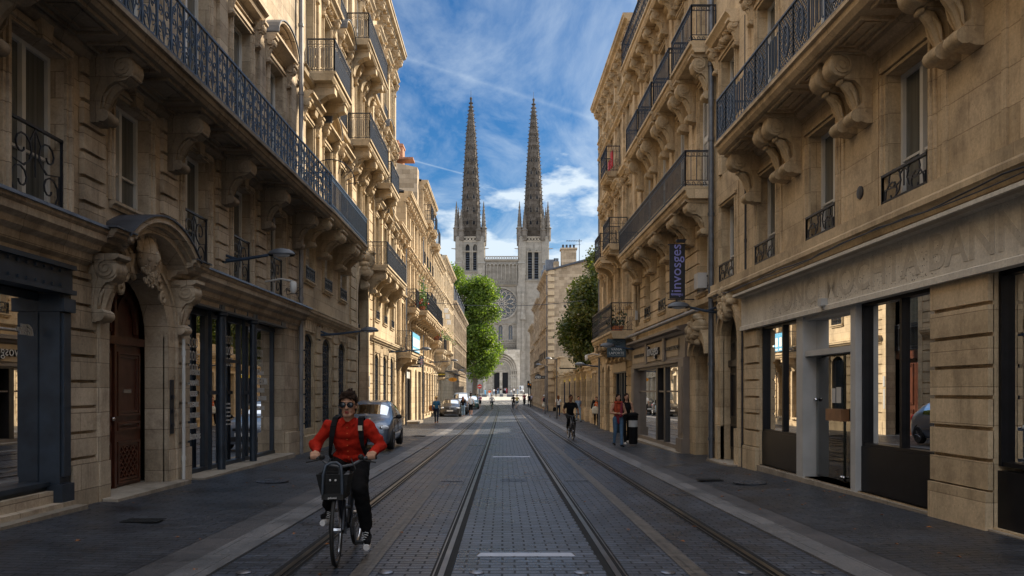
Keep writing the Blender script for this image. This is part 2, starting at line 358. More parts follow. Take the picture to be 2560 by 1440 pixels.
def place(name, me, parent=None, loc=(0,0,0), rot=None, label=None, cat=None, group=None, kind=None):
    o = bpy.data.objects.new(name, me); COL.objects.link(o); o.location = loc
    if rot is not None: o.rotation_euler = rot
    if parent is not None: o.parent = parent
    for k, v in (('label', label), ('category', cat), ('group', group), ('kind', kind)):
        if v: o[k] = v
    return o
def thing(name, label, cat, loc=(0,0,0), rz=0, group=None): return place(name, None, None, loc, (0,0,rz), label, cat, group)
def struct(name, mb, mat): return place(name, mesh(mb, mat, name=name), kind='structure')
def copy_tree(o, parent=None):
    c = o.copy(); COL.objects.link(c)
    if parent is not None: c.parent = parent
    for ch in list(o.children): copy_tree(ch, c)
    return c
TXT = {}
def text_mesh(s, size, ext=.004, align='CENTER', shear=0, bold=0):
    key = (s, size, ext, align, shear, bold)
    if key not in TXT:
        cu = bpy.data.curves.new('t', 'FONT'); cu.body = s; cu.size = size; cu.align_x = align; cu.extrude = ext; cu.shear = shear; cu.resolution_u = 3; cu.offset = bold
        ob = bpy.data.objects.new('t', cu); COL.objects.link(ob); dg = bpy.context.evaluated_depsgraph_get()
        me = bpy.data.meshes.new_from_object(ob.evaluated_get(dg))
        TXT[key] = ([tuple(v.co) for v in me.vertices], [list(p.vertices) for p in me.polygons])
        bpy.data.objects.remove(ob); bpy.data.curves.remove(cu); bpy.data.meshes.remove(me)
    return TXT[key]
def add_text(mb, s, size, mapf, ext=.004, align='CENTER', sx=1, shear=0, bold=0):
    v, f = text_mesh(s, size, ext, align, shear, bold); mb.add([mapf(a*sx, b, c) for a, b, c in v], f)

# street profile: gentle fall away from the camera, then up to the church square
GP = [(-60,.6),(0,.06),(7,0),(22.7,-.19),(39,-.35),(60,-.45),(79,-.50),(110,-.50),(130,-.34),(150,-.075),(170,.22),(190,.51),(215,1.1),(235,1.12),(900,1.12)]
def gz(y):
    for (a, za), (b, zb) in zip(GP, GP[1:]):
        if y <= b: return za+(zb-za)*(y-a)/(b-a)
    return GP[-1][1]
def ysamp(a, b, d=3.0):
    s = {a, b}; y = a
    while y < b: s.add(y); y += d
    s |= {p for p, _ in GP if a < p < b}
    return sorted(s)
def strip(mb, a, b, xf0, xf1, dz0, dz1=None, d=3.0, thick=0):
    dz1 = dz0 if dz1 is None else dz1; ys = ysamp(a, b, d); vs = []
    for y in ys: vs += [(xf0(y), y, gz(y)+dz0), (xf1(y), y, gz(y)+dz1)]
    mb.add(vs, [(2*i, 2*i+1, 2*i+3, 2*i+2) for i in range(len(ys)-1)])
    if thick:
        vs = []
        for y in ys: vs += [(xf0(y), y, gz(y)+dz0), (xf0(y), y, gz(y)+dz0-thick), (xf1(y), y, gz(y)+dz1-thick), (xf1(y), y, gz(y)+dz1)]
        mb.add(vs, [(4*i, 4*i+4, 4*i+5, 4*i+1) for i in range(len(ys)-1)]+[(4*i+2, 4*i+6, 4*i+7, 4*i+3) for i in range(len(ys)-1)])
def cst(c): return lambda y: c
# far end: the tracks bend gently to the left
def bend(y): return 0 if y < 95 else -((y-95)**2)*.0012

# ------------------------------------------------------------------ ground, road, rails
g = MB(); ys = ysamp(-60, 900, 10)
vs = []
for y in ys: vs += [(-400, y, gz(y)-.06), (400, y, gz(y)-.06)]
g.add(vs, [(2*i, 2*i+1, 2*i+3, 2*i+2) for i in range(len(ys)-1)]); struct('ground', g, 'earth')
def xb(c): return lambda y: c+bend(y)
RL = (-2.0, -.56, 1.03, 2.47)
g = MB(); strip(g, -20, 150, xb(-2.62), xb(-.47), 0); strip(g, -20, 150, xb(.94), xb(3.1), 0); struct('road', g, 'setts_track')
g = MB(); strip(g, -20, 150, xb(-.47), xb(.94), .003); struct('road_centre', g, 'setts_centre')
XR = lambda y: 5.72-.016*y
g = MB(); strip(g, -20, 150, cst(-7.0), xb(-3.35), .12, .03); struct('pavement_left', g, 'setts_walk')
g = MB(); strip(g, -20, 150, xb(3.75), lambda y: 7.5, .03, .15); struct('pavement_right', g, 'setts_walk')
g = MB(); strip(g, -20, 150, xb(-2.97), xb(-2.62), .03, .026, thick=.06); struct('kerb_left', g, 'granite_band')
g = MB(); strip(g, -20, 150, xb(3.1), xb(3.42), .026, .03, thick=.06); struct('kerb_right', g, 'granite_band')
g = MB(); strip(g, -20, 150, xb(-3.35), xb(-2.97), .026); strip(g, -20, 150, xb(3.42), xb(3.75), .026); struct('pavement_edge', g, 'asphalt_band')
g = MB(); ysq = ysamp(150, 260, 6); vs = []
for y in ysq: vs += [(-90, y, gz(y)+.0), (90, y, gz(y)+.0)]
g.add(vs, [(2*i, 2*i+1, 2*i+3, 2*i+2) for i in range(len(ysq)-1)]); struct('pavement_square', g, 'plaza_paving')
side_txt = ('left edge', 'left of the centre', 'right of the centre', 'right edge')
for i, x in enumerate(RL):
    t = thing('tram_rail', 'polished tram rail, %s of the four, set in dark setts' % ('outermost left', 'inner left', 'inner right', 'outermost right')[i], 'tram rail', (x, 0, 0), 0, 'grooved tram rails')
    for nm, a, b_, dz, mt in (('sealing', -.095, .095, .006, 'rail_groove'), ('head', -.030, .022, .016, 'rail_steel'), ('guard', .058, .072, .013, 'rail_steel')):
        sg = 1 if i in (1, 3) else -1
        m = MB(); lo, hi = (a, b_) if sg < 0 else (-b_, -a)
        f0 = lambda y, l=lo: l+bend(y); f1 = lambda y, h=hi: h+bend(y)
        strip(m, -20, 150, f0, f1, dz); place(nm, mesh(m, mt), t)
for x, w in ((-1.29, 'left'), (1.75, 'right')):
    m = MB(); strip(m, -20, 150, xb(x-.085), xb(x+.085), .007); strip(m, -20, 150, xb(x-.02), xb(x+.02), .011)
    place('power_strip', mesh(m, 'rust_strip'), label='brown weathered strip running midway between the %s pair of rails' % w, cat='ground strip', group='brown strips between rails')
for y, wd, dz, lb in ((8.1, .5, .03, 'thick pale steel bar lying across the middle setts ahead of the stud row'), (22.3, .54, .025, 'second steel bar across the middle setts'), (38.5, .55, .02, 'third thin steel bar up the middle setts'), (66, .55, .02, 'faint last steel bar across the middle setts near the sunlit strip')):
    m = MB(); z = gz(y)
    m.add([(-wd+.23, y-.05, z+.004), (wd+.23, y-.05, z+.004), (wd+.19, y-.012, z+dz), (-wd+.27, y-.012, z+dz), (-wd+.27, y+.012, z+dz), (wd+.19, y+.012, z+dz), (wd+.23, y+.05, z+.004), (-wd+.23, y+.05, z+.004)], [(0,1,2,3), (3,2,5,4), (4,5,6,7), (0,3,4,7), (1,6,5,2)])
    place('cross_bar', mesh(m, 'alloy' if y < 30 else 'steel_grey'), label=lb, cat='steel bar', group='steel bars across the track')
stud = MB(); stud.smooth = True; stud.lathe((0,0,0), [(.068,0),(.068,.006),(.05,.013),(.02,.016),(.001,.017)], 16)
sm_ = mesh(stud, 'alloy')
for x, lb in ((-2.36, 'left of all rails'), (-1.07, 'beside the brown strip left of centre'), (-.24, 'in the centre setts just right of the inner left rail'), (.71, 'in the centre setts just left of the inner right rail'), (1.5, 'right of the inner right rail'), (2.2, 'just left of the outermost right rail'), (2.86, 'right of all rails near the kerb')):
    place('road_stud', sm_, None, (x, 7.27, gz(7.27)+.004), label='round pale metal stud '+lb, cat='road stud', group='round metal studs in a row')
for x, y, lb in ((-1.02, 15.6, 'left'), (1.42, 15.7, 'right')):
    t = thing('drain_grate', 'slotted pale drain grate beside the inner %s rail' % lb, 'drain grate', (x, y, gz(y)), 0, 'slotted drain grates in the track')
    m = MB()
    for k in range(15): m.box(-.21+k*.03, -.194+k*.03, -.09, .09, .008, .014)
    m.box(-.23, .24, -.105, -.09, .008, .014); m.box(-.23, .24, .09, .105, .008, .014); place('bars', mesh(m, 'alloy'), t)
    m = MB(); m.box(-.22, .23, -.1, .1, .0045, .007); place('pit', mesh(m, 'rail_groove'), t)
def manhole(x, y, lb, r=.3, sq=False, dz=.01):
    m = MB(); z = gz(y)+dz
    if sq:
        for k in range(7): m.box(x-.2+k*.06, x-.165+k*.06, y-.12, y+.12, z, z+.006)
        m.box(x-.23, x+.23, y-.15, y+.15, z-.004, z+.002)
    else:
        m.lathe((x, y, z), [(r, -.01), (r, .004), (r-.02, .004), (r-.025, 0), (r*.55, 0), (r*.55, .004), (r*.5, .004), (r*.5, 0), (.001, 0)], 28)
    place('manhole_cover' if not sq else 'storm_drain', mesh(m, 'rail_groove' if sq else 'setts_track'), label=lb, cat='manhole cover' if not sq else 'storm drain')
manhole(-4.3, 14.9, 'round iron cover in the pavement by the upholsterer window', dz=.075)
manhole(-4.5, 10.0, 'square dark iron drain in the pavement beside the arched red door', sq=True, dz=.075)
manhole(3.95, 15.3, 'square black storm drain in the pavement by the empty glass shopfront', sq=True, dz=.06)
manhole(4.5, 14.6, 'faint round cover beside the black storm drain', dz=.075)
manhole(.2, 15.7, 'round iron cover in the middle setts between the two tracks', r=.27, dz=.006)
manhole(-3.6, 34, 'round cover in the pavement behind the parked blue grey hatchback', dz=.06)
# ------------------------------------------------------------------ wrought iron patterns in (t,z)
def spiral(cx, cz, r0, r1, a0, a1, n=12):
    return [(cx+(r0+(r1-r0)*i/n)*math.cos(a0+(a1-a0)*i/n), cz+(r0+(r1-r0)*i/n)*math.sin(a0+(a1-a0)*i/n)) for i in range(n+1)]
def circ(cx, cz, r, n=10, rz=None): return [(cx+r*math.cos(2*math.pi*i/n), cz+(rz or r)*math.sin(2*math.pi*i/n)) for i in range(n)]
PI = math.pi
def pattern(style, w, h):
    """polylines of one panel [0,w] x [0,h]; (points, closed, thickness)"""
    o = []
    if style == 'scroll':
        for s in (-1, 1):
            c = w/2
            def mx(pts): return [(c+s*(x-c), z) for x, z in pts]
            o.append((mx(spiral(c+w*.25, h*.30, w*.21, w*.05, -PI*.5, PI*1.9)), 0, .016))
            o.append((mx(spiral(c+w*.25, h*.57, w*.17, w*.04, PI*1.45, -PI*.9)), 0, .015))
            o.append((mx(spiral(c+w*.21, h*.80, w*.15, w*.04, -PI*.5, PI*1.8)), 0, .014))
            o.append((mx([(c, h*.98), (c+w*.15, h*.9), (c+w*.36, h*.72), (c+w*.44, h*.5), (c+w*.44, h*.25), (c+w*.3, h*.07), (c+w*.05, h*.04)]), 0, .016))
            o.append((mx([(c, h*.45), (c+w*.1, h*.38), (c+w*.12, h*.25), (c, h*.12)]), 0, .014))
        o.append(([(w/2, 0), (w/2, h)], 0, .014)); o.append(([(0, 0), (0, h)], 0, .03))
    elif style == 'juliet':
        for s in (-1, 1):
            c = w/2
            def mx(pts): return [(c+s*(x-c), z) for x, z in pts]
            o.append((mx(spiral(c+w*.26, h*.26, w*.2, w*.04, -PI*.5, PI*1.9)), 0, .018))
            o.append((mx(spiral(c+w*.24, h*.70, w*.2, w*.04, PI*1.45, -PI*.9)), 0, .018))
            o.append((mx([(c, h), (c+w*.1, h*.8), (c+w*.06, h*.6), (c+w*.2, h*.45), (c+w*.45, h*.5), (c+w*.45, h*.1), (c, 0)]), 0, .016))
        o.append(([(w/2, h*.35), (w/2, h)], 0, .016))
    elif style == 'bars':
        n = max(2, round(w/.1))
        for i in range(n): o.append(([(w*i/n, 0), (w*i/n, h)], 0, .016))
        o.append(([(0, h*.88), (w, h*.88)], 0, .02)); o.append(([(0, h*.14), (w, h*.14)], 0, .02))
        for i in range(n): o.append((circ(w*(i+.5)/n, h*.07, w/n*.36, 8), 1, .012)); o.append((circ(w*(i+.5)/n, h*.94, w/n*.3, 8), 1, .012))
    elif style == 'plainbars':
        n = max(2, round(w/.11))
        for i in range(n): o.append(([(w*i/n, 0), (w*i/n, h)], 0, .018))
        o.append(([(0, h*.1), (w, h*.1)], 0, .02))
    elif style == 'greek':
        n = max(2, round(w/.13)); p = w/n
        for i in range(n):
            x = i*p; o.append(([(x, h*.17), (x, h*.87)], 0, .017))
            a = h*.87; b = h*.985
            o.append(([(x, a), (x, b), (x+p*.85, b), (x+p*.85, a+.025), (x+p*.35, a+.025), (x+p*.35, b-.035), (x+p*.6, b-.035)], 0, .013))
            o.append((spiral(x+p*.5, h*.085, p*.42, p*.12, PI, PI*3.4, 9), 0, .014))
        o.append(([(0, h*.87), (w, h*.87)], 0, .018)); o.append(([(0, h*.17), (w, h*.17)], 0, .018))
    elif style == 'lattice':
        n = 6; p = w/n; m = int(h/p)+1
        for i in range(-m, n+1):
            a = (i*p, 0); pts = []
            for s0 in (1,):
                x0, x1 = max(0, i*p), min(w, i*p+h); 
                if x1 > x0: o.append(([(x0, x0-i*p), (x1, x1-i*p)], 0, .013)); o.append(([(w-x0, x0-i*p), (w-x1, x1-i*p)], 0, .013))
        o.append((circ(w/2, h*.5, w*.2, 14, h*.3), 1, .03)); o.append((circ(w/2, h*.5, w*.12, 12, h*.2), 1, .02))
        o.append(([(0, 0), (0, h)], 0, .03)); o.append(([(w, 0), (w, h)], 0, .03))
    elif style == 'ubar':
        n = max(3, round(w/.16)); p = w/n
        for i in range(n):
            x = (i+.5)*p; r = p*.3
            pts = [(x-r, h*.16)]+[(x-r, h*.8)]+[(x-r*math.cos(a*PI/5), h*.8+r*math.sin(a*PI/5)) for a in range(1, 5)]+[(x+r, h*.8), (x+r, h*.2)]
            pts += [(x+r*math.cos(a*PI/5), h*.2-r*math.sin(a*PI/5)) for a in range(1, 5)]
            o.append((pts, 0, .016))
        o.append(([(0, 0), (0, h)], 0, .024))
    elif style == 'fancy':
        n = max(2, round(w/.17)); p = w/n
        for i in range(n):
            x = (i+.5)*p; r = p*.33
            o.append(([(x+r*math.cos(a*PI/5), h*.74+r*math.sin(a*PI/5)) for a in range(0, 6)]+[(x-r*math.cos(a*PI/5), h*.12-r*math.sin(a*PI/5)) for a in range(0, 6)], 1, .013))
            o.append(([(x, h*.12), (x, h*.4), (x+.02, h*.45), (x, h*.5), (x, h*.74)], 0, .02)); o.append((spiral(x, h*.92, p*.3, p*.1, 0, PI*2.3, 8), 0, .012))
            o.append(([(i*p, 0), (i*p, h)], 0, .013))
        o.append(([(0, h*.86), (w, h*.86)], 0, .015))
    elif style == 'grille':
        n = 3; p = w/n; m = round(h/.24); q = h/m
        for i in range(n+1): o.append(([(i*p, 0), (i*p, h)], 0, .018))
        for i in range(n):
            for j in range(m):
                x = (i+.5)*p; z = (j+.5)*q
                o.append((spiral(x, z+q*.2, p*.36, p*.1, -PI/2, PI*1.6, 7), 0, .014)); o.append((spiral(x, z-q*.2, p*.36, p*.1, PI/2, PI*2.6, 7), 0, .014))
            for j in range(m+1): pass
        for j in range(0, m+1): o.append(([(0, j*q), (w, j*q)], 0, .014))
    elif style == 'art':
        n = max(2, round(w/.3)); p = w/n
        for i in range(n):
            x = i*p
            o.append(([(x, 0), (x, h)], 0, .016)); o.append((circ(x+p/2, h*.42, p*.3, 9), 1, .014)); o.append((circ(x+p/2, h*.42, p*.16, 7), 1, .012))
            o.append(([(x+p*.1, h*.8), (x+p*.3, h*.97), (x+p*.5, h*.8), (x+p*.7, h*.97), (x+p*.9, h*.8)], 0, .013)); o.append(([(x, h*.1), (x+p*.5, h*.25), (x+p, h*.1)], 0, .013))
            o.append(([(x+p/2, h*.55), (x+p/2, h*.85)], 0, .013)); o.append(([(x+p/2, 0), (x+p/2, h*.3)], 0, .013))
        o.append(([(0, h*.78), (w, h*.78)], 0, .014))
    return o
def railing(mb, path, z0, h, styles, pw, rail=.045):
    """path: list of (u,n) corners; patterns repeat along each leg"""
    k = 0
    for (a, b) in zip(path, path[1:]):
        L = math.hypot(b[0]-a[0], b[1]-a[1]); du, dn = (b[0]-a[0])/L, (b[1]-a[1])/L
        n = max(1, round(L/pw)); w = L/n
        for i in range(n):
            st = styles[k % len(styles)]; k += 1
            for pts, closed, th in pattern(st, w, h-.04):
                mb.ribbon(pts, th, th, lambda t, z, o, i=i: (a[0]+du*(t+i*w)-dn*o, a[1]+dn*(t+i*w)+du*o, z0+z), closed)
        mf = lambda t, z, o: (a[0]+du*t-dn*o, a[1]+dn*t+du*o, z0+z)
        mb.ribbon([(0, h-.02), (L, h-.02)], .035, rail, mf); mb.ribbon([(0, .03), (L, .03)], .02, .025, mf)
        mb.ribbon([(0, 0), (0, h)], .03, .03, mf); mb.ribbon([(L, 0), (L, h)], .03, .03, mf)
# ------------------------------------------------------------------ stone carving
def console(mb, u, w, P, H, z, style=0):
    """scroll bracket: u centre, width w, projection P, height H, top at z"""
    a, b = u-w/2, u+w/2
    if style == 0:
        pr = [(0, 0), (P*.98, 0), (P*.98, -.06*H), (P*.92, -.09*H), (P, -.2*H), (P*.97, -.33*H), (P*.82, -.4*H), (P*.6, -.42*H), (P*.45, -.5*H), (P*.34, -.66*H), (P*.3, -.8*H), (P*.34, -.92*H), (P*.28, -H), (0, -H)]
    elif style == 1:      # stepped double volute
        pr = [(0, 0), (P*.95, 0), (P*.95, -.08*H), (P, -.16*H), (P*.95, -.27*H), (P*.8, -.32*H), (P*.66, -.33*H), (P*.66, -.40*H), (P*.42, -.42*H), (P*.28, -.5*H), (P*.24, -.62*H), (P*.24, -.72*H), (P*.36, -.78*H), (P*.38, -.88*H), (P*.3, -.97*H), (P*.15, -H), (0, -H)]
    else:                 # quarter-round corbel
        pr = [(0, 0), (P, 0), (P, -.3*H), (P*.75, -.34*H), (P*.45, -.5*H), (P*.28, -.75*H), (P*.22, -H), (0, -H)]
    mb.prof(a, b, [(n-.02 if n == 0 else n, z+q) for n, q in pr])
    mb.prof(a-.04, b+.04, [(-.02, z+.001), (P+.04, z+.001), (P+.04, z-.05), (P*.9, z-.09), (-.02, z-.09)])
    if style < 2:
        r = .17*H; cn = P-r*.9; cz = z-.215*H
        mb.smooth = True; mb.lathe((0, cn, cz), [(.001, a-.03), (r*.5, a-.03), (r*.9, a-.015), (r, a+.02), (r*.93, u), (r, b-.02), (r*.9, b+.015), (r*.5, b+.03), (.001, b+.03)], 14, 'x')
        r2 = .09*H; mb.lathe((0, P*.36, z-.9*H), [(.001, a-.02), (r2, a-.01), (r2*1.1, u), (r2, b+.01), (.001, b+.02)], 10, 'x'); mb.smooth = False
        for uu, sg in ((a, -1), (b, 1)):
            mb.ribbon(spiral(cn, cz, r*.8, r*.15, PI*.5, PI*4, 18), .03, .03, lambda t, q, o, uu=uu, sg=sg: (uu+sg*.03+o, t, q))
            mb.ribbon([(P*.1, z-.12*H), (P*.3, z-.35*H), (P*.18, z-.6*H), (P*.14, z-.85*H)], .035, .03, lambda t, q, o, uu=uu, sg=sg: (uu+o, t, q))
        mb.smooth = True          # leaf tongue down the front
        mb.tube([(u, P*.66, z-H*.40), (u, P*.5, z-H*.46), (u, P*.38, z-H*.58), (u, P*.31, z-H*.74), (u, P*.3, z-H*.88)], [w*.2, w*.34, w*.3, w*.22, w*.1], 8)
        for q in (-1, 1): mb.tube([(u+q*w*.3, P*.5, z-H*.5), (u+q*w*.42, P*.4, z-H*.62), (u+q*w*.3, P*.33, z-H*.76)], [w*.06, w*.12, w*.05], 5)
        mb.ball((u, P*.68, z-H*.41), (w*.42, .05, .045*H), 8, 5)
        mb.smooth = False
def carve(mb, u, z, w, h, n=.05, seed=1, cnt=16):
    rd = random.Random(seed); mb.smooth = True
    for i in range(cnt):
        a = rd.uniform(0, 2*PI); q = rd.random()**.6
        x = u+math.cos(a)*w/2*q; zz = z+math.sin(a)*h/2*q; s = rd.uniform(.06, .14)*min(w, h)*1.3
        mb.ball((x, n, zz), (s, rd.uniform(.5, 1)*n*1.4, s*rd.uniform(.7, 1.5)), 7, 5)
    for i in range(max(3, cnt//4)):
        cx = u+rd.uniform(-.35, .35)*w; cz = z+rd.uniform(-.35, .35)*h; r = .16*min(w, h)
        mb.tube([(p, n*1.6, q) for p, q in spiral(cx, cz, r, r*.2, rd.uniform(0, 6), rd.uniform(0, 6)+7, 10)], [r*.22]*11, 5)
    mb.smooth = False
def dentil_cornice(mb, u0, u1, z, P, H, dent=.0, m=3):
    """moulded cornice, top at z, projecting P"""
    mb.prof(u0, u1, [(-.02, z), (P, z), (P, z-.12*H), (P*.93, z-.16*H), (P*.9, z-.32*H), (P*.68, z-.4*H), (P*.62, z-.52*H), (P*.35, z-.6*H), (P*.3, z-.78*H), (P*.12, z-.86*H), (P*.1, z-H), (-.02, z-H)])
    if dent:
        n = int((u1-u0)/dent)
        for i in range(n): mb.box(u0+(i+.25)*dent, u0+(i+.7)*dent, 0, P*.6, z-.64*H, z-.5*H)
def arc(uc, zc, r, a0, a1, n=10, rz=None): return [(uc+r*math.cos(a0+(a1-a0)*i/n), zc+(rz or r)*math.sin(a0+(a1-a0)*i/n)) for i in range(n+1)]
# ------------------------------------------------------------------ walls with openings
def wall(mb, u0, u1, z0, z1, ops, depth=.32, back=10, roof=True):
    """ops: (ua,ub,za,zb,archrise)"""
    us = sorted({u0, u1}|{x for o in ops for x in (max(u0, o[0]), min(u1, o[1]))}); zs = sorted({z0, z1}|{x for o in ops for x in (o[2], o[3])})
    for a, b in zip(us, us[1:]):
        run = None
        for c, d in zip(zs, zs[1:]):
            hit = any(o[0] < (a+b)/2 < o[1] and o[2] < (c+d)/2 < o[3] for o in ops)
            if hit:
                if run is not None: mb.quad((a,0,run),(b,0,run),(b,0,c),(a,0,c)); run = None
            elif run is None: run = c
        if run is not None: mb.quad((a,0,run),(b,0,run),(b,0,z1),(a,0,z1))
    for ua, ub, za, zb, rise in ops:
        dp = depth
        zsr = zb-rise
        mb.quad((ua,0,za),(ua,0,zsr),(ua,-dp,zsr),(ua,-dp,za)); mb.quad((ub,0,za),(ub,-dp,za),(ub,-dp,zsr),(ub,0,zsr))
        mb.quad((ua,0,za),(ua,-dp,za),(ub,-dp,za),(ub,0,za))
        if rise <= 0: mb.quad((ua,0,zb),(ub,0,zb),(ub,-dp,zb),(ua,-dp,zb))
        else:
            c = (ua+ub)/2; r = (ub-ua)/2; P = arc(c, zsr, r, PI, 0, 14, rise)
            for (x0, q0), (x1, q1) in zip(P, P[1:]):
                mb.quad((x0,0,q0),(x1,0,q1),(x1,-dp,q1),(x0,-dp,q0)); mb.quad((x0,0,q0),(x1,0,q1),(x1,0,zb),(x0,0,zb))
    if back:
        mb.quad((u0,0,z0),(u0,0,z1),(u0,-back,z1),(u0,-back,z0)); mb.quad((u1,0,z0),(u1,-back,z0),(u1,-back,z1),(u1,0,z1)); mb.quad((u0,-back,z0),(u0,-back,z1),(u1,-back,z1),(u1,-back,z0))
def blocks(mb, a, b, z0, z1, row, n=.045, gap=.035):
    n = max(n, .06); gap = max(gap, .045)
    z = z0
    while z < z1-.02:
        t = min(z+row, z1); mb.box(a, b, -.01, n, z+gap/2, t-gap/2); z = t
WC = {}
def window(B, u, z, w, h, kind='casement', rail=None, sill=.1, stonemat='stone_umber', ped=None, frame='white_paint', pane='pane', railmat='iron', rn=.06, far=False, arch=0, hood=0, carvek=0, railh=None, bars=1):
    """opening centred at u, bottom z; returns the window object. Meshes are shared between alike windows"""
    F, root = B['F'], B['root']
    key = (id(F), w, h, kind, rail, sill, stonemat, ped, frame, pane, railmat, rn, far, arch, hood, carvek, railh, bars)
    if key not in WC:
        d = {}
        m = MB(); n0, n1 = -.27, -.2; f = .06
        a, b = -w/2, w/2
        if arch:
            P = arc(0, h-arch, w/2, PI, 0, 12, arch)
            for (x0, q0), (x1, q1) in zip(P, P[1:]): m.add([(x0,n1,q0),(x1,n1,q1),(x1*.88,n1,q1-.07),(x0*.88,n1,q0-.07)], [(0,1,2,3)])
            m.box(a, a+f, n0, n1, 0, h-arch); m.box(b-f, b, n0, n1, 0, h-arch); m.box(a+f, b-f, n0, n1-.01, 0, f)
        else:
            m.box(a, a+f, n0, n1, 0, h); m.box(b-f, b, n0, n1, 0, h); m.box(a+f, b-f, n0, n1-.004, h-f, h); m.box(a+f, b-f, n0, n1-.004, 0, f)
        if kind != 'fixed':
            m.box(-.04, .04, n0, n1+.012, f, h-f-(arch*.2 if arch else 0))
            for q in range(bars): m.box(a+f, b-f, n0, n1-.008, h*(.34 if bars == 1 else (q+1)/(bars+1))-.017, h*(.34 if bars == 1 else (q+1)/(bars+1))+.017)
        d['frame'] = mesh(m, frame, F)
        m = MB(); m.quad((a, -.25, 0), (b, -.25, 0), (b, -.25, h), (a, -.25, h)); d['pane'] = mesh(m, pane, F)
        if kind == 'shutter':
            for s, nm in ((0, 's0'), (1, 's1')):
                m = MB(); x0, x1 = (a+.01, -.008) if s == 0 else (.008, b-.01)
                m.box(x0, x0+.055, -.13, -.09, 0, h); m.box(x1-.055, x1, -.13, -.09, 0, h)
                for q in (0, .48, .95): m.box(x0+.055, x1-.055, -.13, -.092, q*h, q*h+.05*h)
                nn = int(h/(.09 if not far else .18))
                for i in range(nn):
                    z0 = .05*h+(h*.9)*i/nn; st = h*.9/nn
                    m.add([(x0+.055, -.095, z0), (x1-.055, -.095, z0), (x1-.055, -.125, z0+st*.8), (x0+.055, -.125, z0+st*.8)], [(0,1,2,3)])
                m.quad((x0, -.135, 0), (x1, -.135, 0), (x1, -.135, h), (x0, -.135, h))
                d[nm] = mesh(m, 'shutter_paint' if frame != 'grey_paint' else 'shutter_grey', F)
        if rail:
            m = MB(); rh = railh or .85; railing(m, [(a+.01, rn), (b-.01, rn)] if rn < 0 else [(a-.03, -.1), (a-.03, rn), (b+.03, rn), (b+.03, -.1)], .02, rh, [rail], w if rail in ('juliet',) else max(.3, w/2), .05)
            d['rail'] = mesh(m, railmat, F)
        m = MB(); s = .0
        if not far:
            if not arch:
                for k, (o, nn) in enumerate(((.16, .035), (.10, .065), (.04, .03))):
                    m.box(a-o, a-o+.05, -.01, nn, 0, h+.0); m.box(b+o-.05, b+o, -.01, nn, 0, h+.0); m.box(a-o, b+o, -.01, nn+.002, h+o-.05, h+o)
            if sill: m.prof(a-.14, b+.14, [(-.2, 0), (.1, 0), (.1, -.045), (.06, -.07), (.05, -.12), (-.02, -.12), (-.02, -.003), (-.2, -.003)])
            if ped: m.profn(-.01, .12, [(-.1, h-.02), (.1, h-.02), (.15, h+.24), (-.15, h+.24)])
        else:
            m.box(a-.12, a-.02, -.01, .05, 0, h); m.box(b+.02, b+.12, -.01, .05, 0, h); m.box(a-.16, b+.16, -.01, .08, h+.02, h+.14)
            if sill: m.box(a-.14, b+.14, -.01, .1, -.1, -.005)
        if hood == 1:       # straight hood on small consoles
            m.prof(a-.3, b+.3, [(-.01, h+.62), (.34, h+.62), (.34, h+.56), (.26, h+.5), (.22, h+.42), (.08, h+.38), (-.01, h+.38)])
        if hood == 2:       # segmental pediment
            m.prof(a-.34, b+.34, [(-.01, h+.5), (.32, h+.5), (.32, h+.44), (.2, h+.38), (.08, h+.3), (-.01, h+.3)])
            for r0, r1, nn in ((1.0, .93, .34), (.9, .84, .24)):
                P = arc(0, h+.5, w/2+.32, PI, 0, 12, .52); P2 = [(x*r1, h+.5+(q-h-.5)*r1) for x, q in P]; P1 = [(x*r0, h+.5+(q-h-.5)*r0) for x, q in P]
                for i in range(12): m.profn(-.01, nn, [P1[i], P1[i+1], P2[i+1], P2[i]][::-1])
            P = arc(0, h+.5, w/2+.28, PI, 0, 12, .48)
            for i in range(12): m.add([(P[i][0], .06, P[i][1]), (P[i+1][0], .06, P[i+1][1]), (P[i+1][0], .06, h+.5), (P[i][0], .06, h+.5)], [(0,1,2,3)])
            carve(m, 0, h+.7, w*.7, .3, .09, 3, 9)
        if hood:
            for s_ in (-1, 1):
                console(m, s_*(w/2+.25), .17, .26, .62, h+.38, 0)
        if carvek: carve(m, 0, h+.12+carvek*.5, w*.9, carvek, .1, 5, 20)
        if m.v: d['stone'] = mesh(m, stonemat, F)
        if hood == 2:
            m = MB(); P = arc(0, h+.505, w/2+.36, PI, 0, 12, .56)
            for i in range(12): m.profn(-.01, .37, [P[i], P[i+1], (P[i+1][0]*.98, P[i+1][1]-.025), (P[i][0]*.98, P[i][1]-.025)][::-1])
            d['lead'] = mesh(m, 'zinc', F)
        WC[key] = d
    d = WC[key]; loc = F.p(u, 0, z)-root.location
    o = place('window', d['frame'], root, loc)
    place('pane', d['pane'], o)
    for k, nm in (('s0', 'shutter'), ('s1', 'shutter'), ('rail', 'railing'), ('stone', 'surround'), ('lead', 'flashing')):
        if k in d: place(nm, d[k], o)
    return o
def building(name, label, F, u0, zbase=0, cat='building', group=None):
    return dict(F=F, root=thing(name, label, cat, F.p(u0, 0, gz(u0)), 0, group))
def part(B, name, mb, mat, parent=None, label=None):
    return place(name, mesh(mb, mat, B['F'], B['root'].location), parent or B['root'], label=label) if parent is None else place(name, mesh(mb, mat, B['F'], B['root'].location+parent.location), parent, label=label)
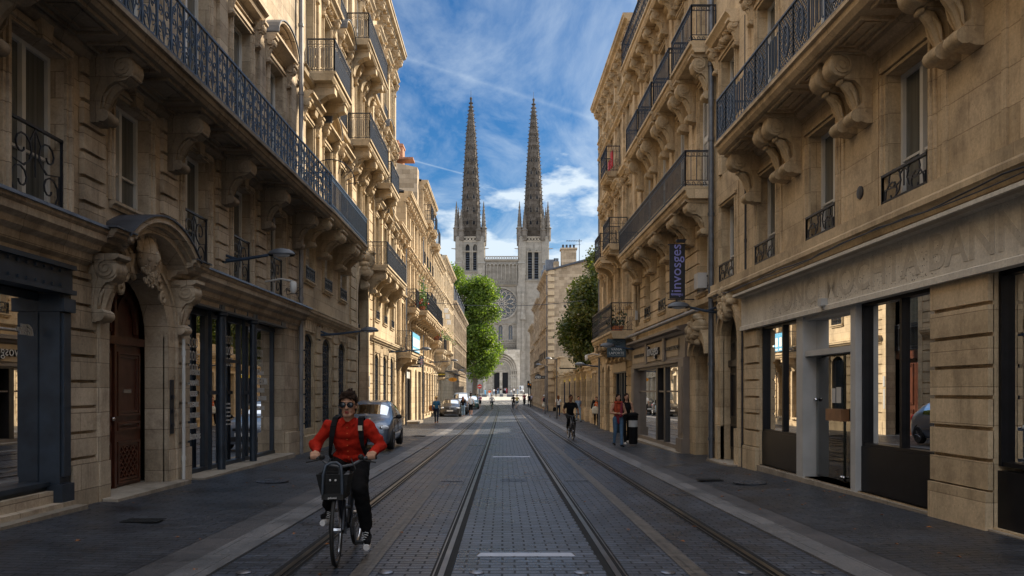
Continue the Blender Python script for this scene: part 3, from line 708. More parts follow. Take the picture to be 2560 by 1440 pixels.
def balcony(B, u0, u1, P, zb, zt, h, styles, pw, cons, ch, cst_=0, cw=.32, mat='stone_umber', railmat='iron', open_ends=True, rin=.05, coffer=0, cp=None):
    m = MB(); H = zt-zb
    m.prof(u0, u1, [(-.02, zt), (P, zt), (P, zt-.3*H), (P-.05, zt-.36*H), (P-.06, zt-.7*H), (P-.12, zb), (-.02, zb)])
    m.prof(u0, u1, [(-.02, zb+.01), (.16, zb+.01), (.14, zb-.06), (.06, zb-.12), (-.02, zb-.14)])
    if coffer:
        n = max(1, round((u1-u0)/coffer)); st = (u1-u0)/n
        for i in range(n):
            a, b = u0+i*st+.14, u0+(i+1)*st-.14
            for q, dz in ((0, .05), (.12, .03)):
                m.box(a+q, b-q, .22+q, .26+q, zb-dz, zb+.005); m.box(a+q, b-q, P-.24-q, P-.2-q, zb-dz, zb+.005)
                m.box(a+q, a+q+.04, .26+q, P-.24-q, zb-dz, zb+.005); m.box(b-q-.04, b-q, .26+q, P-.24-q, zb-dz, zb+.005)
    s = part(B, 'balcony', m, mat)
    r = MB(); path = [(u0+rin, P-rin), (u1-rin, P-rin)]
    if open_ends: path = [(u0+rin, .02)]+path+[(u1-rin, .02)]
    railing(r, path, zt+.02, h, styles, pw); part(B, 'railing', r, railmat, s)
    if cons:
        m = MB(); console(m, 0, cw, cp or P-.1, ch, 0, cst_); me = mesh(m, mat, B['F'])
        for u in cons: place('console', me, s, B['F'].p(u, 0, zb+.004)-B['root'].location)
    return s
def roofpart(B, u0, u1, z, rise, mat='slate', back=10, over=.0, name='roof'):
    m = MB(); m.prof(u0+.02, u1-.02, [(-over, z), (-over-.02, z+.06), (-back/2, z+rise), (-back, z+.06), (-back, z)]); return part(B, name, m, mat)
def pipe(B, u, z0, z1, n=.1, r=.055, mat='pipe'):
    m = MB(); m.smooth = True; m.tube([(u, n, z0), (u, n, z1)], r, 10)
    z = z0+.6
    while z < z1: m.tube([(u, n, z), (u, n, z+.08)], r*1.25, 10); z += 1.9
    m.smooth = False
    return part(B, 'drainpipe', m, mat)
# ================================================================== LEFT HOUSE 1: upholsterer and clothing shop
FL = Frame(1, -6.24, .022); FL2 = Frame(1, -5.75, 0.0)
B = building('stone_house', 'dark weathered stone house with riveted shop lintel, arched hooded door and long scrolled balcony', FL, 15)
bays = [7.85, 10.35, 12.85, 15.38, 17.88, 20.38]; cn = [6.6, 9.1, 11.6, 14.12, 16.63, 19.13, 21.75]
m = MB()
ops = [(6.3, 10.97, .32, 3.25, 0), (12.0, 14.0, -.3, 3.55, .95), (14.98, 21.1, -.02, 3.62, 0)]
ops += [(u-.6, u+.6, 4.55 if i == 2 else 4.06, 6.2, 0) for i, u in enumerate(bays)]+[(u-.6, u+.6, 6.82, 9.9, 0) for u in bays]
wall(m, 4.5, 22.4, -.6, 19.5, ops, .34)
for q in cn[1:-1]:
    blocks(m, q-.3, q+.3, 3.98, 6.45, .36, .07, .055)
blocks(m, 21.45, 22.2, 3.98, 6.45, .36, .045)
blocks(m, 10.99, 11.98, .35, 3.35, .36, .05); blocks(m, 14.04, 14.94, .35, 3.0, .36, .05)
m.box(10.99, 12.0, -.01, .09, -.5, .62); m.box(14.02, 14.96, -.01, .09, -.5, .62); m.box(21.15, 22.35, -.01, .1, -.5, .55)
m.box(-0.5+5, 10.95, -.3, .14, -.5, .16)
# arched door surround: splayed archivolt
for k, (r0, r1, nn) in enumerate(((1.28, 1.0, .07), (1.34, 1.28, .11))):
    A = arc(13, 2.6, r0, PI, 0, 16, r0*.95/1.0); Bq = arc(13, 2.6, r1, PI, 0, 16, r1*.95)
    for i in range(16): m.profn(-.02, nn, [A[i], A[i+1], Bq[i+1], Bq[i]][::-1])
    m.box(13-r0, 13-r1, -.02, nn, -.3, 2.6); m.box(13+r1, 13+r0, -.02, nn, -.3, 2.6)
m.box(7.1, 22.4, -.01, .05, 10.15, 10.3)
for q in cn[1:]: m.box(q-.22, q+.22, -.01, .07, 6.75, 10.6)
part(B, 'wall', m, 'stone_umber')
m = MB()      # plain part of the terrace behind the camera
m.box(-22, 4.5, -10, 0, -.6, 17); part(B, 'wing', m, 'stone_umber')
m = MB(); dentil_cornice(m, 4.5, 11.42, 3.97, .38, .62); part(B, 'string_course', m, 'stone_umber'); m = MB(); dentil_cornice(m, 14.75, 22.4, 3.97, .38, .62); part(B, 'string_course', m, 'stone_umber')
m = MB(); dentil_cornice(m, 4.5, 22.4, 19.5, .6, .6, .3); part(B, 'cornice', m, 'stone_umber')
m = MB()
for a, b in ((4.5, 11.42), (14.75, 22.42)): m.prof(a, b, [(-.02, 3.985), (.4, 3.985), (.41, 3.94), (.385, 3.94), (.385, 3.972), (-.02, 3.972)])
part(B, 'cornice_flashing', m, 'zinc')
# door hood: curved pediment on two scroll consoles with bearded head
m = MB()
dentil_cornice(m, 11.38, 11.98, 3.97, .50, .36); dentil_cornice(m, 14.12, 14.78, 3.97, .50, .36)
for r0, r1, nn in ((1.0, .95, .50), (.95, .915, .43), (.915, .86, .34)):
    A = arc(13.05, 2.6, 1.86*r0, R(135), R(45), 18, 1.86*r0); Bq = arc(13.05, 2.6, 1.86*r1, R(135), R(45), 18, 1.86*r1)
    for i in range(18): m.profn(-.02, nn, [A[i], A[i+1], Bq[i+1], Bq[i]][::-1])
hood = part(B, 'door_hood', m, 'stone_umber')
m = MB(); A = arc(13.05, 2.6, 1.89, R(134), R(46), 18, 1.89)
for i in range(18): m.profn(-.02, .53, [A[i], A[i+1], (A[i+1][0], A[i+1][1]-.03), (A[i][0], A[i][1]-.03)][::-1])
m.box(11.32, 11.95, -.01, .53, 3.975, 4.0); m.box(14.15, 14.82, -.01, .53, 3.975, 4.0)
part(B, 'flashing', m, 'slate', hood)
for u in (11.68, 14.45):
    m = MB(); console(m, u, .30, .42, .98, 3.63, 0); carve(m, u, 3.2, .26, .5, .04, int(u), 8); part(B, 'console', m, 'stone_umber', hood)
m = MB(); m.smooth = True                      # bearded mask keystone
hc = 13.0; hz_ = 3.84
m.ball((hc, .22, hz_), (.17, .17, .25), 14, 12); m.ball((hc, .38, hz_-.02), (.035, .07, .075), 8, 6); m.ball((hc, .33, hz_+.07), (.13, .05, .025), 8, 5)
for s in (-1, 1): m.ball((hc+s*.065, .345, hz_+.03), (.035, .03, .02), 8, 6); m.ball((hc+s*.17, .2, hz_), (.03, .05, .06), 6, 5); m.ball((hc+s*.09, .32, hz_-.05), (.05, .05, .04), 8, 5)
m.ball((hc, .36, hz_-.115), (.05, .03, .015), 8, 5)
rd = random.Random(4)
for i in range(46):
    a = rd.uniform(0, PI); q = rd.uniform(.1, .26)
    x = hc+math.cos(a)*q*.85; z = hz_-.13-math.sin(a)*q*.95; s = rd.uniform(.025, .045)
    m.tube([(p, .25+.1*(1-q*3), w_) for p, w_ in spiral(x, z, s, s*.3, a, a+5, 6)], [.018]*7, 5)
for i in range(40):
    a = rd.uniform(-.15, PI+.15); q = rd.uniform(.17, .25)
    x = hc+math.cos(a)*q; z = hz_+.08+math.sin(a)*q*.95; s = rd.uniform(.025, .04)
    m.tube([(p, .24, w_) for p, w_ in spiral(x, z, s, s*.3, a, a+5, 6)], [.02]*7, 5)
for s in (-1, 1):
    for k in range(3): m.tube([(p, .14, w_) for p, w_ in spiral(hc+s*(.36+.1*k), hz_-.1-.18*k, .12-.02*k, .03, R(90), R(90)+s*7.5, 14)], [.035]*15, 6)
    m.tube([(hc+s*.2, .12, hz_-.3), (hc+s*.45, .14, hz_-.05), (hc+s*.5, .1, hz_+.2)], [.05, .06, .02], 6)
m.smooth = False; m.v = [(hc+(u-hc)*1.3, n*.95-.04, hz_+(z-hz_)*1.3) for u, n, z in m.v]; part(B, 'carved_mask', m, 'stone_umber', hood)
# the door
m = MB(); dn = -.40
m.add([(12.0, dn-.04, -.2), (14.0, dn-.04, -.2), (14.0, dn-.04, 3.6), (12.0, dn-.04, 3.6)], [(0,1,2,3)])
m.box(12.02, 13.98, dn, dn+.07, 2.42, 2.55)
for s in (0, 1):
    a, b = (12.04, 12.98) if s == 0 else (13.02, 13.96)
    m.box(a, b, dn-.03, dn, .02, 2.42)
    for z0, z1 in ((.12, .82), (1.0, 1.14), (1.24, 2.3)):
        for o, nn in ((0, .045), (.05, .03)):
            m.box(a+.09+o, a+.13+o, dn, dn+nn, z0+o, z1-o); m.box(b-.13-o, b-.09-o, dn, dn+nn, z0+o, z1-o); m.box(a+.13+o, b-.13-o, dn, dn+nn, z0+o, z0+o+.04); m.box(a+.13+o, b-.13-o, dn, dn+nn, z1-o-.04, z1-o)
    for k in range(-3, 6):     # diamond panel
        for sg in (1, -1):
            x0, x1 = a+.16, b-.16; c0 = .17+k*.13
            pts = [(x0, c0), (x1, c0+(x1-x0))] if sg > 0 else [(x0, c0+(x1-x0)), (x1, c0)]
            q = []
            for t in [i/24 for i in range(25)]:
                z = pts[0][1]+(pts[1][1]-pts[0][1])*t
                if .2 < z < .76: q.append((x0+(x1-x0)*t, z))
            if len(q) > 1: m.ribbon([q[0], q[-1]], .022, .05, lambda t, z, o: (t, dn+.01+o, z))
    m.ribbon(arc((a+b)/2+(.06 if s == 0 else -.06), 2.62, .36, 0, PI, 12, .62), .05, .06, lambda t, z, o: (t, dn+o, z))
m.box(12.96, 13.04, dn, dn+.06, .02, 3.5)
door = part(B, 'door', m, 'oxblood_wood')
m = MB(); m.box(13.35, 13.6, dn, dn+.02, 1.05, 1.13); m.box(13.35, 13.6, dn, dn+.02, 1.62, 1.68); m.smooth = True; m.ball((12.92, dn+.06, 1.2), .035); m.smooth = False; part(B, 'handle', m, 'chrome', door)
m = MB(); m.box(14.06, 14.2, .05, .085, .9, 1.85)
for z in (1.05, 1.3, 1.55): m.lathe((14.13, .085, z), [(.045, 0), (.05, .02), (.02, .025), (.001, .02)], 10, 'y')
part(B, 'door_entryphone', m, 'iron')
m = MB(); m.box(11.7, 14.3, -.6, .35, -.4, .07); m.box(15.0, 21.1, -.3, .3, -.5, .02); m.box(6.2, 10.95, -.1, .32, -.5, .1); part(B, 'step', m, 'stone_step')
# shop 1 : dark blue steel front
m = MB()
m.box(6.3, 10.96, -.12, .1, 3.0, 3.3); m.box(6.3, 10.96, -.1, .16, 3.3, 3.36); m.box(6.3, 10.96, -.1, .16, 2.96, 3.02)
for i in range(24):
    m.box(6.5+i*.18, 6.54+i*.18, .1, .125, 3.24, 3.28); m.box(6.5+i*.18, 6.54+i*.18, .1, .125, 3.04, 3.08)
m.box(10.72, 10.96, -.3, .06, .1, 2.96); m.box(10.76, 10.92, .06, .1, .5, 2.7); m.box(10.68, 10.97, -.3, .12, .1, .4); m.box(10.69, 10.97, -.3, .14, 2.72, 2.9)
m.box(6.3, 10.68, -.3, -.1, .1, .42); m.box(6.3, 10.68, -.31, -.05, .38, .44); m.box(6.3, 10.68, -.32, -.2, 2.86, 2.96)
sf = part(B, 'shop_front', m, 'steel_blue')
m = MB(); m.quad((6.3, -.22, .42), (10.7, -.22, .42), (10.7, -.22, 2.9), (6.3, -.22, 2.9)); part(B, 'shop_window', m, 'shop_glass', sf)
m = MB()
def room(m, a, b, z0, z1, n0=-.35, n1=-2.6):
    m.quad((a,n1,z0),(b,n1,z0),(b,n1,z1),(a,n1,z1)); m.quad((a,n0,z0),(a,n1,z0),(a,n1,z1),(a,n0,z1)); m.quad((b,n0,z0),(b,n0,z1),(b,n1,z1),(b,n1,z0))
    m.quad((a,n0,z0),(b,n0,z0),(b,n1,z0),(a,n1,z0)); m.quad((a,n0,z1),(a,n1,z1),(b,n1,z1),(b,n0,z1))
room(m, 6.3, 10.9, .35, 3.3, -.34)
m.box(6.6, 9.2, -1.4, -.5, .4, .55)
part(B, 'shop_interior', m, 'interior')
m = MB(); m.box(10.05, 10.6, -1.6, -.75, .42, 2.85); part(B, 'display_panel', m, 'interior_pale')
m = MB(); m.box(9.0, 10.62, -.62, -.6, .44, .98); ds = part(B, 'display_board', m, 'black_panel')
m = MB()
for k, s in enumerate(('NEVER', 'STOP', 'EXPLORING')): add_text(m, s, .09, lambda a, b, c, k=k: (9.95+a+b*.15, -.59+c, .82-.1*k+b), align='LEFT')
part(B, 'display_text', m, 'white_vinyl', ds)
m = MB(); m.add([(9.6,-.594,.44),(9.8,-.594,.44),(9.6,-.594,.66)], [(0,1,2)]); part(B, 'display_mark', m, 'sign_red', ds)
m = MB()
for k, s in enumerate(('THE', 'NORTH', 'FACE')): add_text(m, s, .062, lambda a, b, c, k=k: (10.44+a, -.21+c, 2.48-.047*k+b), align='RIGHT', sx=.9, bold=.002)
for r0 in (.13, .087, .044):
    A = arc(10.46, 2.38, r0, PI/2, 0, 8, r0*1.15); A2 = arc(10.46, 2.38, r0-.03, PI/2, 0, 8, (r0-.03)*1.15)
    for i in range(8): m.quad((A[i][0], -.21, A[i][1]), (A[i+1][0], -.21, A[i+1][1]), (A2[i+1][0], -.21, A2[i+1][1]), (A2[i][0], -.21, A2[i][1]))
part(B, 'window_lettering', m, 'white_vinyl', sf)
# shop 2 : riveted lintel, slim blue posts, large panes
m = MB(); a, b = 14.98, 21.1
m.box(a, b, -.1, .0, 3.33, 3.62); m.box(a, b, -.12, .09, 3.3, 3.34); m.box(a, b, -.1, .07, 3.6, 3.63)
sf = part(B, 'shop_lintel', m, 'steel_grey')
m = MB()
for x in (14.98, 15.35, 16.55, 17.3, 18.1, 18.75, 20.7): m.box(x, x+.05, 0, .06, 3.34, 3.6)
m.box(16.45, 16.75, 0, .05, 3.34, 3.6); m.box(18.5, 18.8, 0, .05, 3.34, 3.6); m.box(20.75, 21.1, 0, .05, 3.34, 3.6)
n = 92
for i in range(n):
    x = a+.06+(b-a-.1)*i/n; m.box(x, x+.028, .0, .022, 3.365, 3.39); m.box(x, x+.028, .0, .02, 3.55, 3.575)
part(B, 'rivets', m, 'iron_blue', sf)
m = MB()
for x, w_ in ((14.98, .08), (16.45, .4), (17.3, .05), (18.5, .09), (19.05, .06), (21.0, .1)): m.box(x, x+w_, -.34, -.26, .02, 3.3)
m.box(14.98, 21.1, -.345, -.24, .0, .1); m.box(14.98, 21.1, -.345, -.24, 3.2, 3.3); m.box(17.35, 18.5, -.335, -.27, 2.3, 2.36)
fr = part(B, 'shop_front', m, 'steel_blue')
m = MB(); m.smooth = True
for x in (16.68, 18.66):
    m.tube([(x, .0, -.0), (x, .0, 3.3)], .085, 12); m.lathe((x, 0, 3.2), [(.09, 0), (.13, .03), (.13, .1), (.001, .1)], 12)
m.smooth = False
for x in (16.68, 18.66): m.box(x-.5, x+.1, -.1, -.04, 1.58, 1.66); m.box(x-.36, x-.3, -.14, -.08, .05, 3.3)
part(B, 'post', m, 'steel_blue', fr)
m = MB(); m.quad((a, -.31, .05), (b, -.31, .05), (b, -.31, 3.3), (a, -.31, 3.3)); part(B, 'shop_window', m, 'shop_glass', fr)
m = MB()
def oring(cx, cz, rx, rz):
    A = circ(cx, cz, rx, 16, rz); C = circ(cx, cz, rx*.58, 16, rz*.7)
    for i in range(16): j = (i+1) % 16; m.quad((A[i][0], -.295, A[i][1]), (A[j][0], -.295, A[j][1]), (C[j][0], -.295, C[j][1]), (C[i][0], -.295, C[i][1]))
for cx, z0, s in ((15.97, 2.62, 1.0), (17.95, 2.80, .95), (20.05, 2.85, .95)):
    for i in range(3):
        for j in range(3): oring(cx+(i-1)*.155*s, z0-j*.26*s, .062*s, .1*s)
for k, s in enumerate(('FAUTEUILS', 'CANAPÉS', 'ASSISES', 'RIDEAUX', 'TENTURES', 'TISSUS', 'CRÉATIONS')):
    add_text(m, s, .145, lambda p, q, c, k=k: (15.97+p, -.295+c, 1.98-.215*k+q), sx=.88, bold=.003)
for s, sz, z, bd in (('Olivier', .2, 2.06, .003), ('HOTELOIN', .24, 1.82, .006), ('TAPISSIER', .16, 1.62, .001), ('DÉCORATEUR', .16, 1.42, .001), ('CRÉATEUR', .14, 1.18, .004), ('DEPUIS 1998', .07, .98, .001)):
    add_text(m, s, sz, lambda p, q, c, z=z: (20.08+p, -.295+c, z+q), sx=.92, bold=bd)
for k in range(6): add_text(m, ('OLIVIER', 'HOTELOIN', 'tapissier', 'décorateur', 'créateur', 'lundi - samedi')[k], .05, lambda p, q, c, k=k: (17.9+p, -.295+c, 1.35-.09*k+q))
part(B, 'window_lettering', m, 'white_vinyl', fr)
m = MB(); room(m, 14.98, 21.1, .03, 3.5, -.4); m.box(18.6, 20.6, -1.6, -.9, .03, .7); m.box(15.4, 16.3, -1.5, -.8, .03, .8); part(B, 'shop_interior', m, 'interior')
# windows and balcony
for i, u in enumerate(bays):
    if i == 2: window(B, u, 4.55, 1.2, 1.65, 'casement', None, .1, 'stone_umber', 1)
    else: window(B, u, 4.06, 1.2, 2.14, 'casement', 'juliet', 0, 'stone_umber', 1, rn=-.04, railh=1.0)
    window(B, u, 6.82, 1.2, 3.08, 'casement', None, 0, 'stone_umber', None, hood=2 if i % 2 == 1 else 1, pane='pane')
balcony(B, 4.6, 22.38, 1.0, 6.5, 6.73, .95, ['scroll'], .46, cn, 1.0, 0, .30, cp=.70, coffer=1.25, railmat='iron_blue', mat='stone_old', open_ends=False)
pipe(B, 22.28, -.2, 19, .12, .065)
pipe(B, 14.5, -.2, 2.6, .13, .03, 'white_paint')
roofpart(B, 4.5, 22.4, 19.5, 1.2)
m = MB(); m.smooth = True                       # spiked fan guard between the two balconies
U, NN = 22.42, 0
for k in range(11):
    a = R(8+k*15.5); m.tube([(U, 1.0-.9+.9+math.cos(a)*.35, 7.5+math.sin(a)*.35-.1), (U, 1.0+math.cos(a)*.95-.1, 7.4+math.sin(a)*.95)], [.012, .006], 5)
m.tube([(U, .9+x, z) for x, z in arc(0, 7.45, .7, R(0), R(175), 16)], .014, 5)
part(B, 'spiked_guard', m, 'iron')

# ================================================================== LEFT HOUSE 2
B = building('stone_house', 'tall honey stone house with two-storey arched portal, shutters and stacked iron balconies', FL2, 32)
c1, c2 = [23.6, 26.05, 28.5], [36.3, 38.75, 41.2]; mid = 32.5
m = MB(); ops = [(mid-1.25, mid+1.25, -.7, 6.45, 1.25)]
for u in c1+c2:
    ops += [(u-.62, u+.62, .55, 3.35, .35), (u-.5, u+.5, 4.9, 6.32, 0), (u-.55, u+.55, 6.95, 9.6, 0), (u-.55, u+.55, 11.1, 13.7, 0), (u-.5, u+.5, 14.9, 17.3, 0)]
for u in (mid-.85, mid+.85): ops += [(u-.5, u+.5, 7.3, 9.9, 0), (u-.5, u+.5, 11.1, 13.7, 0), (u-.5, u+.5, 14.75, 17.3, 0)]
wall(m, 22.4, 42.6, -1, 19.4, ops, .34)
for a, b in ((22.45, 22.95), (24.45, 25.2), (26.9, 27.65), (29.35, 29.85), (29.95, 31.0), (34.0, 35.05), (35.15, 35.5), (37.1, 37.95), (39.55, 40.4), (41.95, 42.55)): blocks(m, a, b, .3, 3.7, .42, .05)
for a, b in ((29.95, 31.0), (34.0, 35.05)): blocks(m, a, b, 3.9, 9.5, .42, .05)
m.box(22.4, 31.0, -.01, .09, -.9, .35); m.box(34, 42.6, -.01, .09, -.9, .35)
for k, (r0, r1, nn) in enumerate(((1.55, 1.25, .08),)):
    A = arc(mid, 5.2, r0, PI, 0, 16, r0); Bq = arc(mid, 5.2, r1, PI, 0, 16, r1)
    for i in range(16): m.profn(-.02, nn, [A[i], A[i+1], Bq[i+1], Bq[i]][::-1])
    m.box(mid-r0, mid-r1, -.02, nn, -.8, 5.2); m.box(mid+r1, mid+r0, -.02, nn, -.8, 5.2)
for u in (22.75, 29.9, 35.1, 42.25, 24.82, 27.28, 37.52, 39.98): m.box(u-.18, u+.18, -.01, .09, 6.9, 10.3); m.box(u-.18, u+.18, -.01, .07, 11.0, 14.2); m.box(u-.18, u+.18, -.01, .07, 14.8, 18.6)
for z in (10.45, 14.4): m.prof(22.4, 42.6, [(-.01, z+.3), (.2, z+.3), (.18, z+.2), (.08, z+.15), (.06, z), (-.01, z)])
for u in c1+c2:
    for k in range(-3, 4): m.profn(-.01, .06, [(u+k*.19-.07, 3.4), (u+k*.19+.07, 3.4), (u+k*.27+.1, 3.85), (u+k*.27-.1, 3.85)])
part(B, 'wall', m, 'stone_honey')
m = MB(); dentil_cornice(m, 22.4, 30.9, 4.06, .26, .4); dentil_cornice(m, 34.1, 42.6, 4.06, .26, .4); part(B, 'string_course', m, 'stone_honey')
m = MB(); dentil_cornice(m, 22.4, 42.75, 19.6, .62, .75, .32); part(B, 'cornice', m, 'stone_honey')
m = MB()
for u in [22.9+i*1.22 for i in range(17)]: console(m, u, .22, .42, .6, 0, 0) if False else None
me = MB(); console(me, 0, .22, .45, .75, 0, 0); me = mesh(me, 'stone_honey', FL2)
for i in range(16): place('bracket', me, B['root'], FL2.p(23.1+i*1.26, 0, 18.98)-B['root'].location)
m = MB(); carve(m, mid, 6.75, 1.1, 1.0, .2, 8, 60); console(m, mid, .4, .5, 1.5, 7.3, 0); part(B, 'keystone_carving', m, 'stone_honey')
m = MB()
for s in (-1, 1):
    a, b = (mid-1.2, mid-.03) if s < 0 else (mid+.03, mid+1.2)
    m.box(a, b, -.6, -.54, -.5, 3.0)
    for z0, z1 in ((0, .9), (1.1, 2.8)):
        for o in (0, .07): m.box(a+.12+o, a+.16+o, -.54, -.5, z0+o, z1-o); m.box(b-.16-o, b-.12-o, -.54, -.5, z0+o, z1-o); m.box(a+.16+o, b-.16-o, -.54, -.5, z0+o, z0+.04+o); m.box(a+.16+o, b-.16-o, -.54, -.5, z1-.04-o, z1-o)
m.box(mid-1.25, mid+1.25, -.62, -.35, 3.0, 3.35); door = part(B, 'door', m, 'oxblood_wood')
m = MB(); railing(m, [(mid-1.2, -.3), (mid+1.2, -.3)], 3.36, 1.1, ['bars'], .5); part(B, 'railing', m, 'iron', door)
m = MB(); m.quad((mid-1.25,-.5,3.35),(mid+1.25,-.5,3.35),(mid+1.25,-.5,6.45),(mid-1.25,-.5,6.45)); part(B, 'pane', m, 'pane_dark', door)
m = MB(); m.box(mid+1.3, mid+1.45, .06, .09, .9, 1.75); m.box(mid+1.3, mid+1.45, .06, .1, 1.85, 2.3); part(B, 'door_entryphone', m, 'grey_paint')
gr = MB()
for pts, cl, th in pattern('grille', 1.2, 2.55): gr.ribbon(pts, th*1.25, th, lambda t, z, o: (t-.6, -.08+o, z+.02), cl)
gr.ribbon(arc(0, 2.45, .62, 0, PI, 8, .32), .03, .03, lambda t, z, o: (t, -.08+o, z)); gr = mesh(gr, 'iron_blue', FL2)
for i, u in enumerate(c1+c2):
    o = window(B, u, .55, 1.24, 2.8, 'fixed', None, 0, 'stone_honey', None, 'black_wood', 'pane_dark', arch=.35); place('grille', gr, o)
    window(B, u, 4.9, 1.0, 1.42, 'shutter' if u < 38 else 'casement', 'art', .1, 'stone_honey', rn=.06, railh=.36, frame='white_paint')
    m = MB()
    window(B, u, 6.95, 1.1, 2.65, 'casement', None, 0, 'stone_honey', hood=2 if i in (1, 4) else 1)
    window(B, u, 11.1, 1.1, 2.6, 'casement', None if i in (0, 1, 4, 5) else 'fancy', .1, 'stone_honey', hood=2 if i in (0, 2, 4) else 1, carvek=.25)
    window(B, u, 14.9, 1.0, 2.4, 'shutter' if i % 2 else 'casement', 'fancy', .1, 'stone_honey', hood=1, railh=.5)
for u in (mid-.85, mid+.85):
    window(B, u, 7.3, 1.0, 2.6, 'casement', None, .1, 'stone_honey', hood=1)
    for z in (11.1, 14.75): window(B, u, z, 1.0, 2.6, 'shutter' if z > 14 else 'casement', None, 0, 'stone_honey', hood=1, carvek=.25)
balcony(B, 22.5, 28.75, .9, 6.62, 6.86, .95, ['bars'], .5, [23.0, 24.75, 25.1, 27.1, 27.5, 28.5], .85, 0, .3, 'stone_honey', 'iron_blue', coffer=1.5)
balcony(B, 33.7, 40.4, .9, 6.75, 7.0, .95, ['fancy'], .5, [34.1, 35.2, 37.2, 37.6, 39.7, 40.1], .95, 0, .3, 'stone_honey', 'iron', coffer=1.5)
balcony(B, 40.7, 42.5, .55, 6.75, 6.95, .95, ['fancy'], .5, [41, 42.1], .6, 2, .25, 'stone_honey')
balcony(B, 23.4, 25.95, .85, 10.75, 11.02, .95, ['fancy'], .55, [23.9, 25.4], .9, 2, .34, 'stone_honey')
balcony(B, 29.6, 34.4, .85, 10.75, 11.0, .95, ['fancy'], .55, [30.1, 31.6, 33.3], .9, 0, .34, 'stone_honey')
balcony(B, 29.4, 34.2, .85, 14.4, 14.62, .95, ['fancy'], .55, [30.0, 31.6, 33.2], .9, 2, .34, 'stone_honey')
balcony(B, 35.3, 38.0, .85, 10.6, 10.85, .95, ['fancy'], .55, [35.8, 37.5], .8, 2, .34, 'stone_honey')
pipe(B, 29.75, 6.6, 19, .1, .045, 'stone_honey'); pipe(B, 34.95, -.4, 10, .1, .045, 'stone_honey')
roofpart(B, 22.4, 42.6, 19.6, 1.5)
m = MB(); m.box(41.9, 42.7, -2.6, -2.0, 19, 21.6); part(B, 'chimney', m, 'stone_honey')

# ================================================================== generic terrace houses
def house(name, label, F, u0, u1, ztop, floors, bayu, mat, back=10, cornP=.45, roof=('slate', 1.5), zb=-1.2, pil=True, dent=0, brk=0, extra_ops=(), frame='white_paint', strings=(), ground=True):
    """floors: list of dict(z,h,w,kind,rail,hood,carve,bays)"""
    B = building(name, label, F, (u0+u1)/2)
    m = MB(); ops = list(extra_ops)
    for f in floors:
        for u in f.get('bays', bayu): ops.append((u-f['w']/2, u+f['w']/2, f['z'], f['z']+f['h'], f.get('arch', 0)))
    wall(m, u0, u1, zb, ztop, ops, .3, back)
    if pil:
        es = [u0+.15]+[(a+b)/2 for a, b in zip(bayu, bayu[1:])]+[u1-.15]
        for u in es:
            for a, b in zip([s for s in strings][:-1], [s for s in strings][1:]): m.box(u-.16, u+.16, -.01, .09, a+.25, b-.02)
    for s in strings: m.prof(u0, u1, [(-.01, s+.2), (.2, s+.2), (.18, s+.13), (.07, s+.08), (.05, s), (-.01, s)])
    if ground:
        for a, b in zip([u0+.05]+[u+.8 for u in bayu], [u-.8 for u in bayu]+[u1-.05]):
            if b-a > .25: blocks(m, a, b, .1, strings[0]-.1, .4, .04, .04)
    part(B, 'wall', m, mat)
    m = MB(); dentil_cornice(m, u0-.05, u1+.1, ztop+.1, cornP, .6, dent); part(B, 'cornice', m, mat)
    if brk:
        me = MB(); console(me, 0, .2, cornP*.7, .6, 0, 0); me = mesh(me, mat, F); n = int((u1-u0)/brk)
        for i in range(n): place('bracket', me, B['root'], F.p(u0+(i+.5)*(u1-u0)/n, 0, ztop-.4)-B['root'].location)
    for f in floors:
        for u in f.get('bays', bayu):
            window(B, u, f['z'], f['w'], f['h'], f.get('kind', 'casement'), f.get('rail'), f.get('sill', .1), mat, None, f.get('frame', frame), f.get('pane', 'pane'), far=f.get('far', True), hood=f.get('hood', 0), carvek=f.get('carve', 0), railh=f.get('railh', .8), rn=f.get('rn', .12), arch=f.get('arch', 0))
    if roof: roofpart(B, u0, u1, ztop+.1, roof[1], roof[0], back)
    return B
FA = Frame(1, -5.8, 0.0)
B = house('narrow_house', 'narrow low cream house with blue painted iron balcony', FA, 42.6, 47.0, 10.6,
    [dict(z=.2, h=2.9, w=.8, kind='fixed', pane='pane_dark', arch=.3, frame='black_wood'), dict(z=4.15, h=2.5, w=.85), dict(z=7.5, h=1.9, w=.75)], [43.7, 45.7], 'stone_cream', strings=(3.6, 7.0, 10.0), brk=1.1, roof=('zinc', .8))
balcony(B, 43.0, 46.9, .9, 3.45, 3.75, 1.15, ['fancy'], .5, [43.6, 46.2], .7, 2, .4, 'stone_cream', 'iron_blue')
m = MB(); m.box(43.2, 46.8, .9, .92, 3.85, 4.85); s = part(B, 'balcony_banner', m, 'cloth_blue')
m = MB()
for i in range(6): m.box(43.35+i*.58, 43.7+i*.58, .92, .925, 4.1, 4.6); m.box(43.35+i*.58, 43.7+i*.58, .92, .925, 3.9, 4.0)
part(B, 'banner_pattern', m, 'sign_white', s)
pipe(B, 46.85, -.4, 10.5, .1, .06, 'zinc')
B = house('terraced_house', 'cream stone house with the flower balcony, next to the barber sign', FA, 47.0, 57.0, 13.3,
    [dict(z=4.3, h=2.3, w=.95, hood=1), dict(z=7.4, h=2.2, w=.9, carve=.35, hood=1), dict(z=10.4, h=2.0, w=.85, carve=.3)], [48.3, 50.4, 52.5, 54.6, 56.2][:4]+[56.2], 'stone_cream', strings=(3.7, 7.1, 10.1, 12.7), brk=.9, extra_ops=[(48.2, 50.6, -.5, 3.0, 0), (52.6, 53.7, -.5, 3.1, .4), (54.6, 56.4, -.4, 3.0, 0)], ground=False)
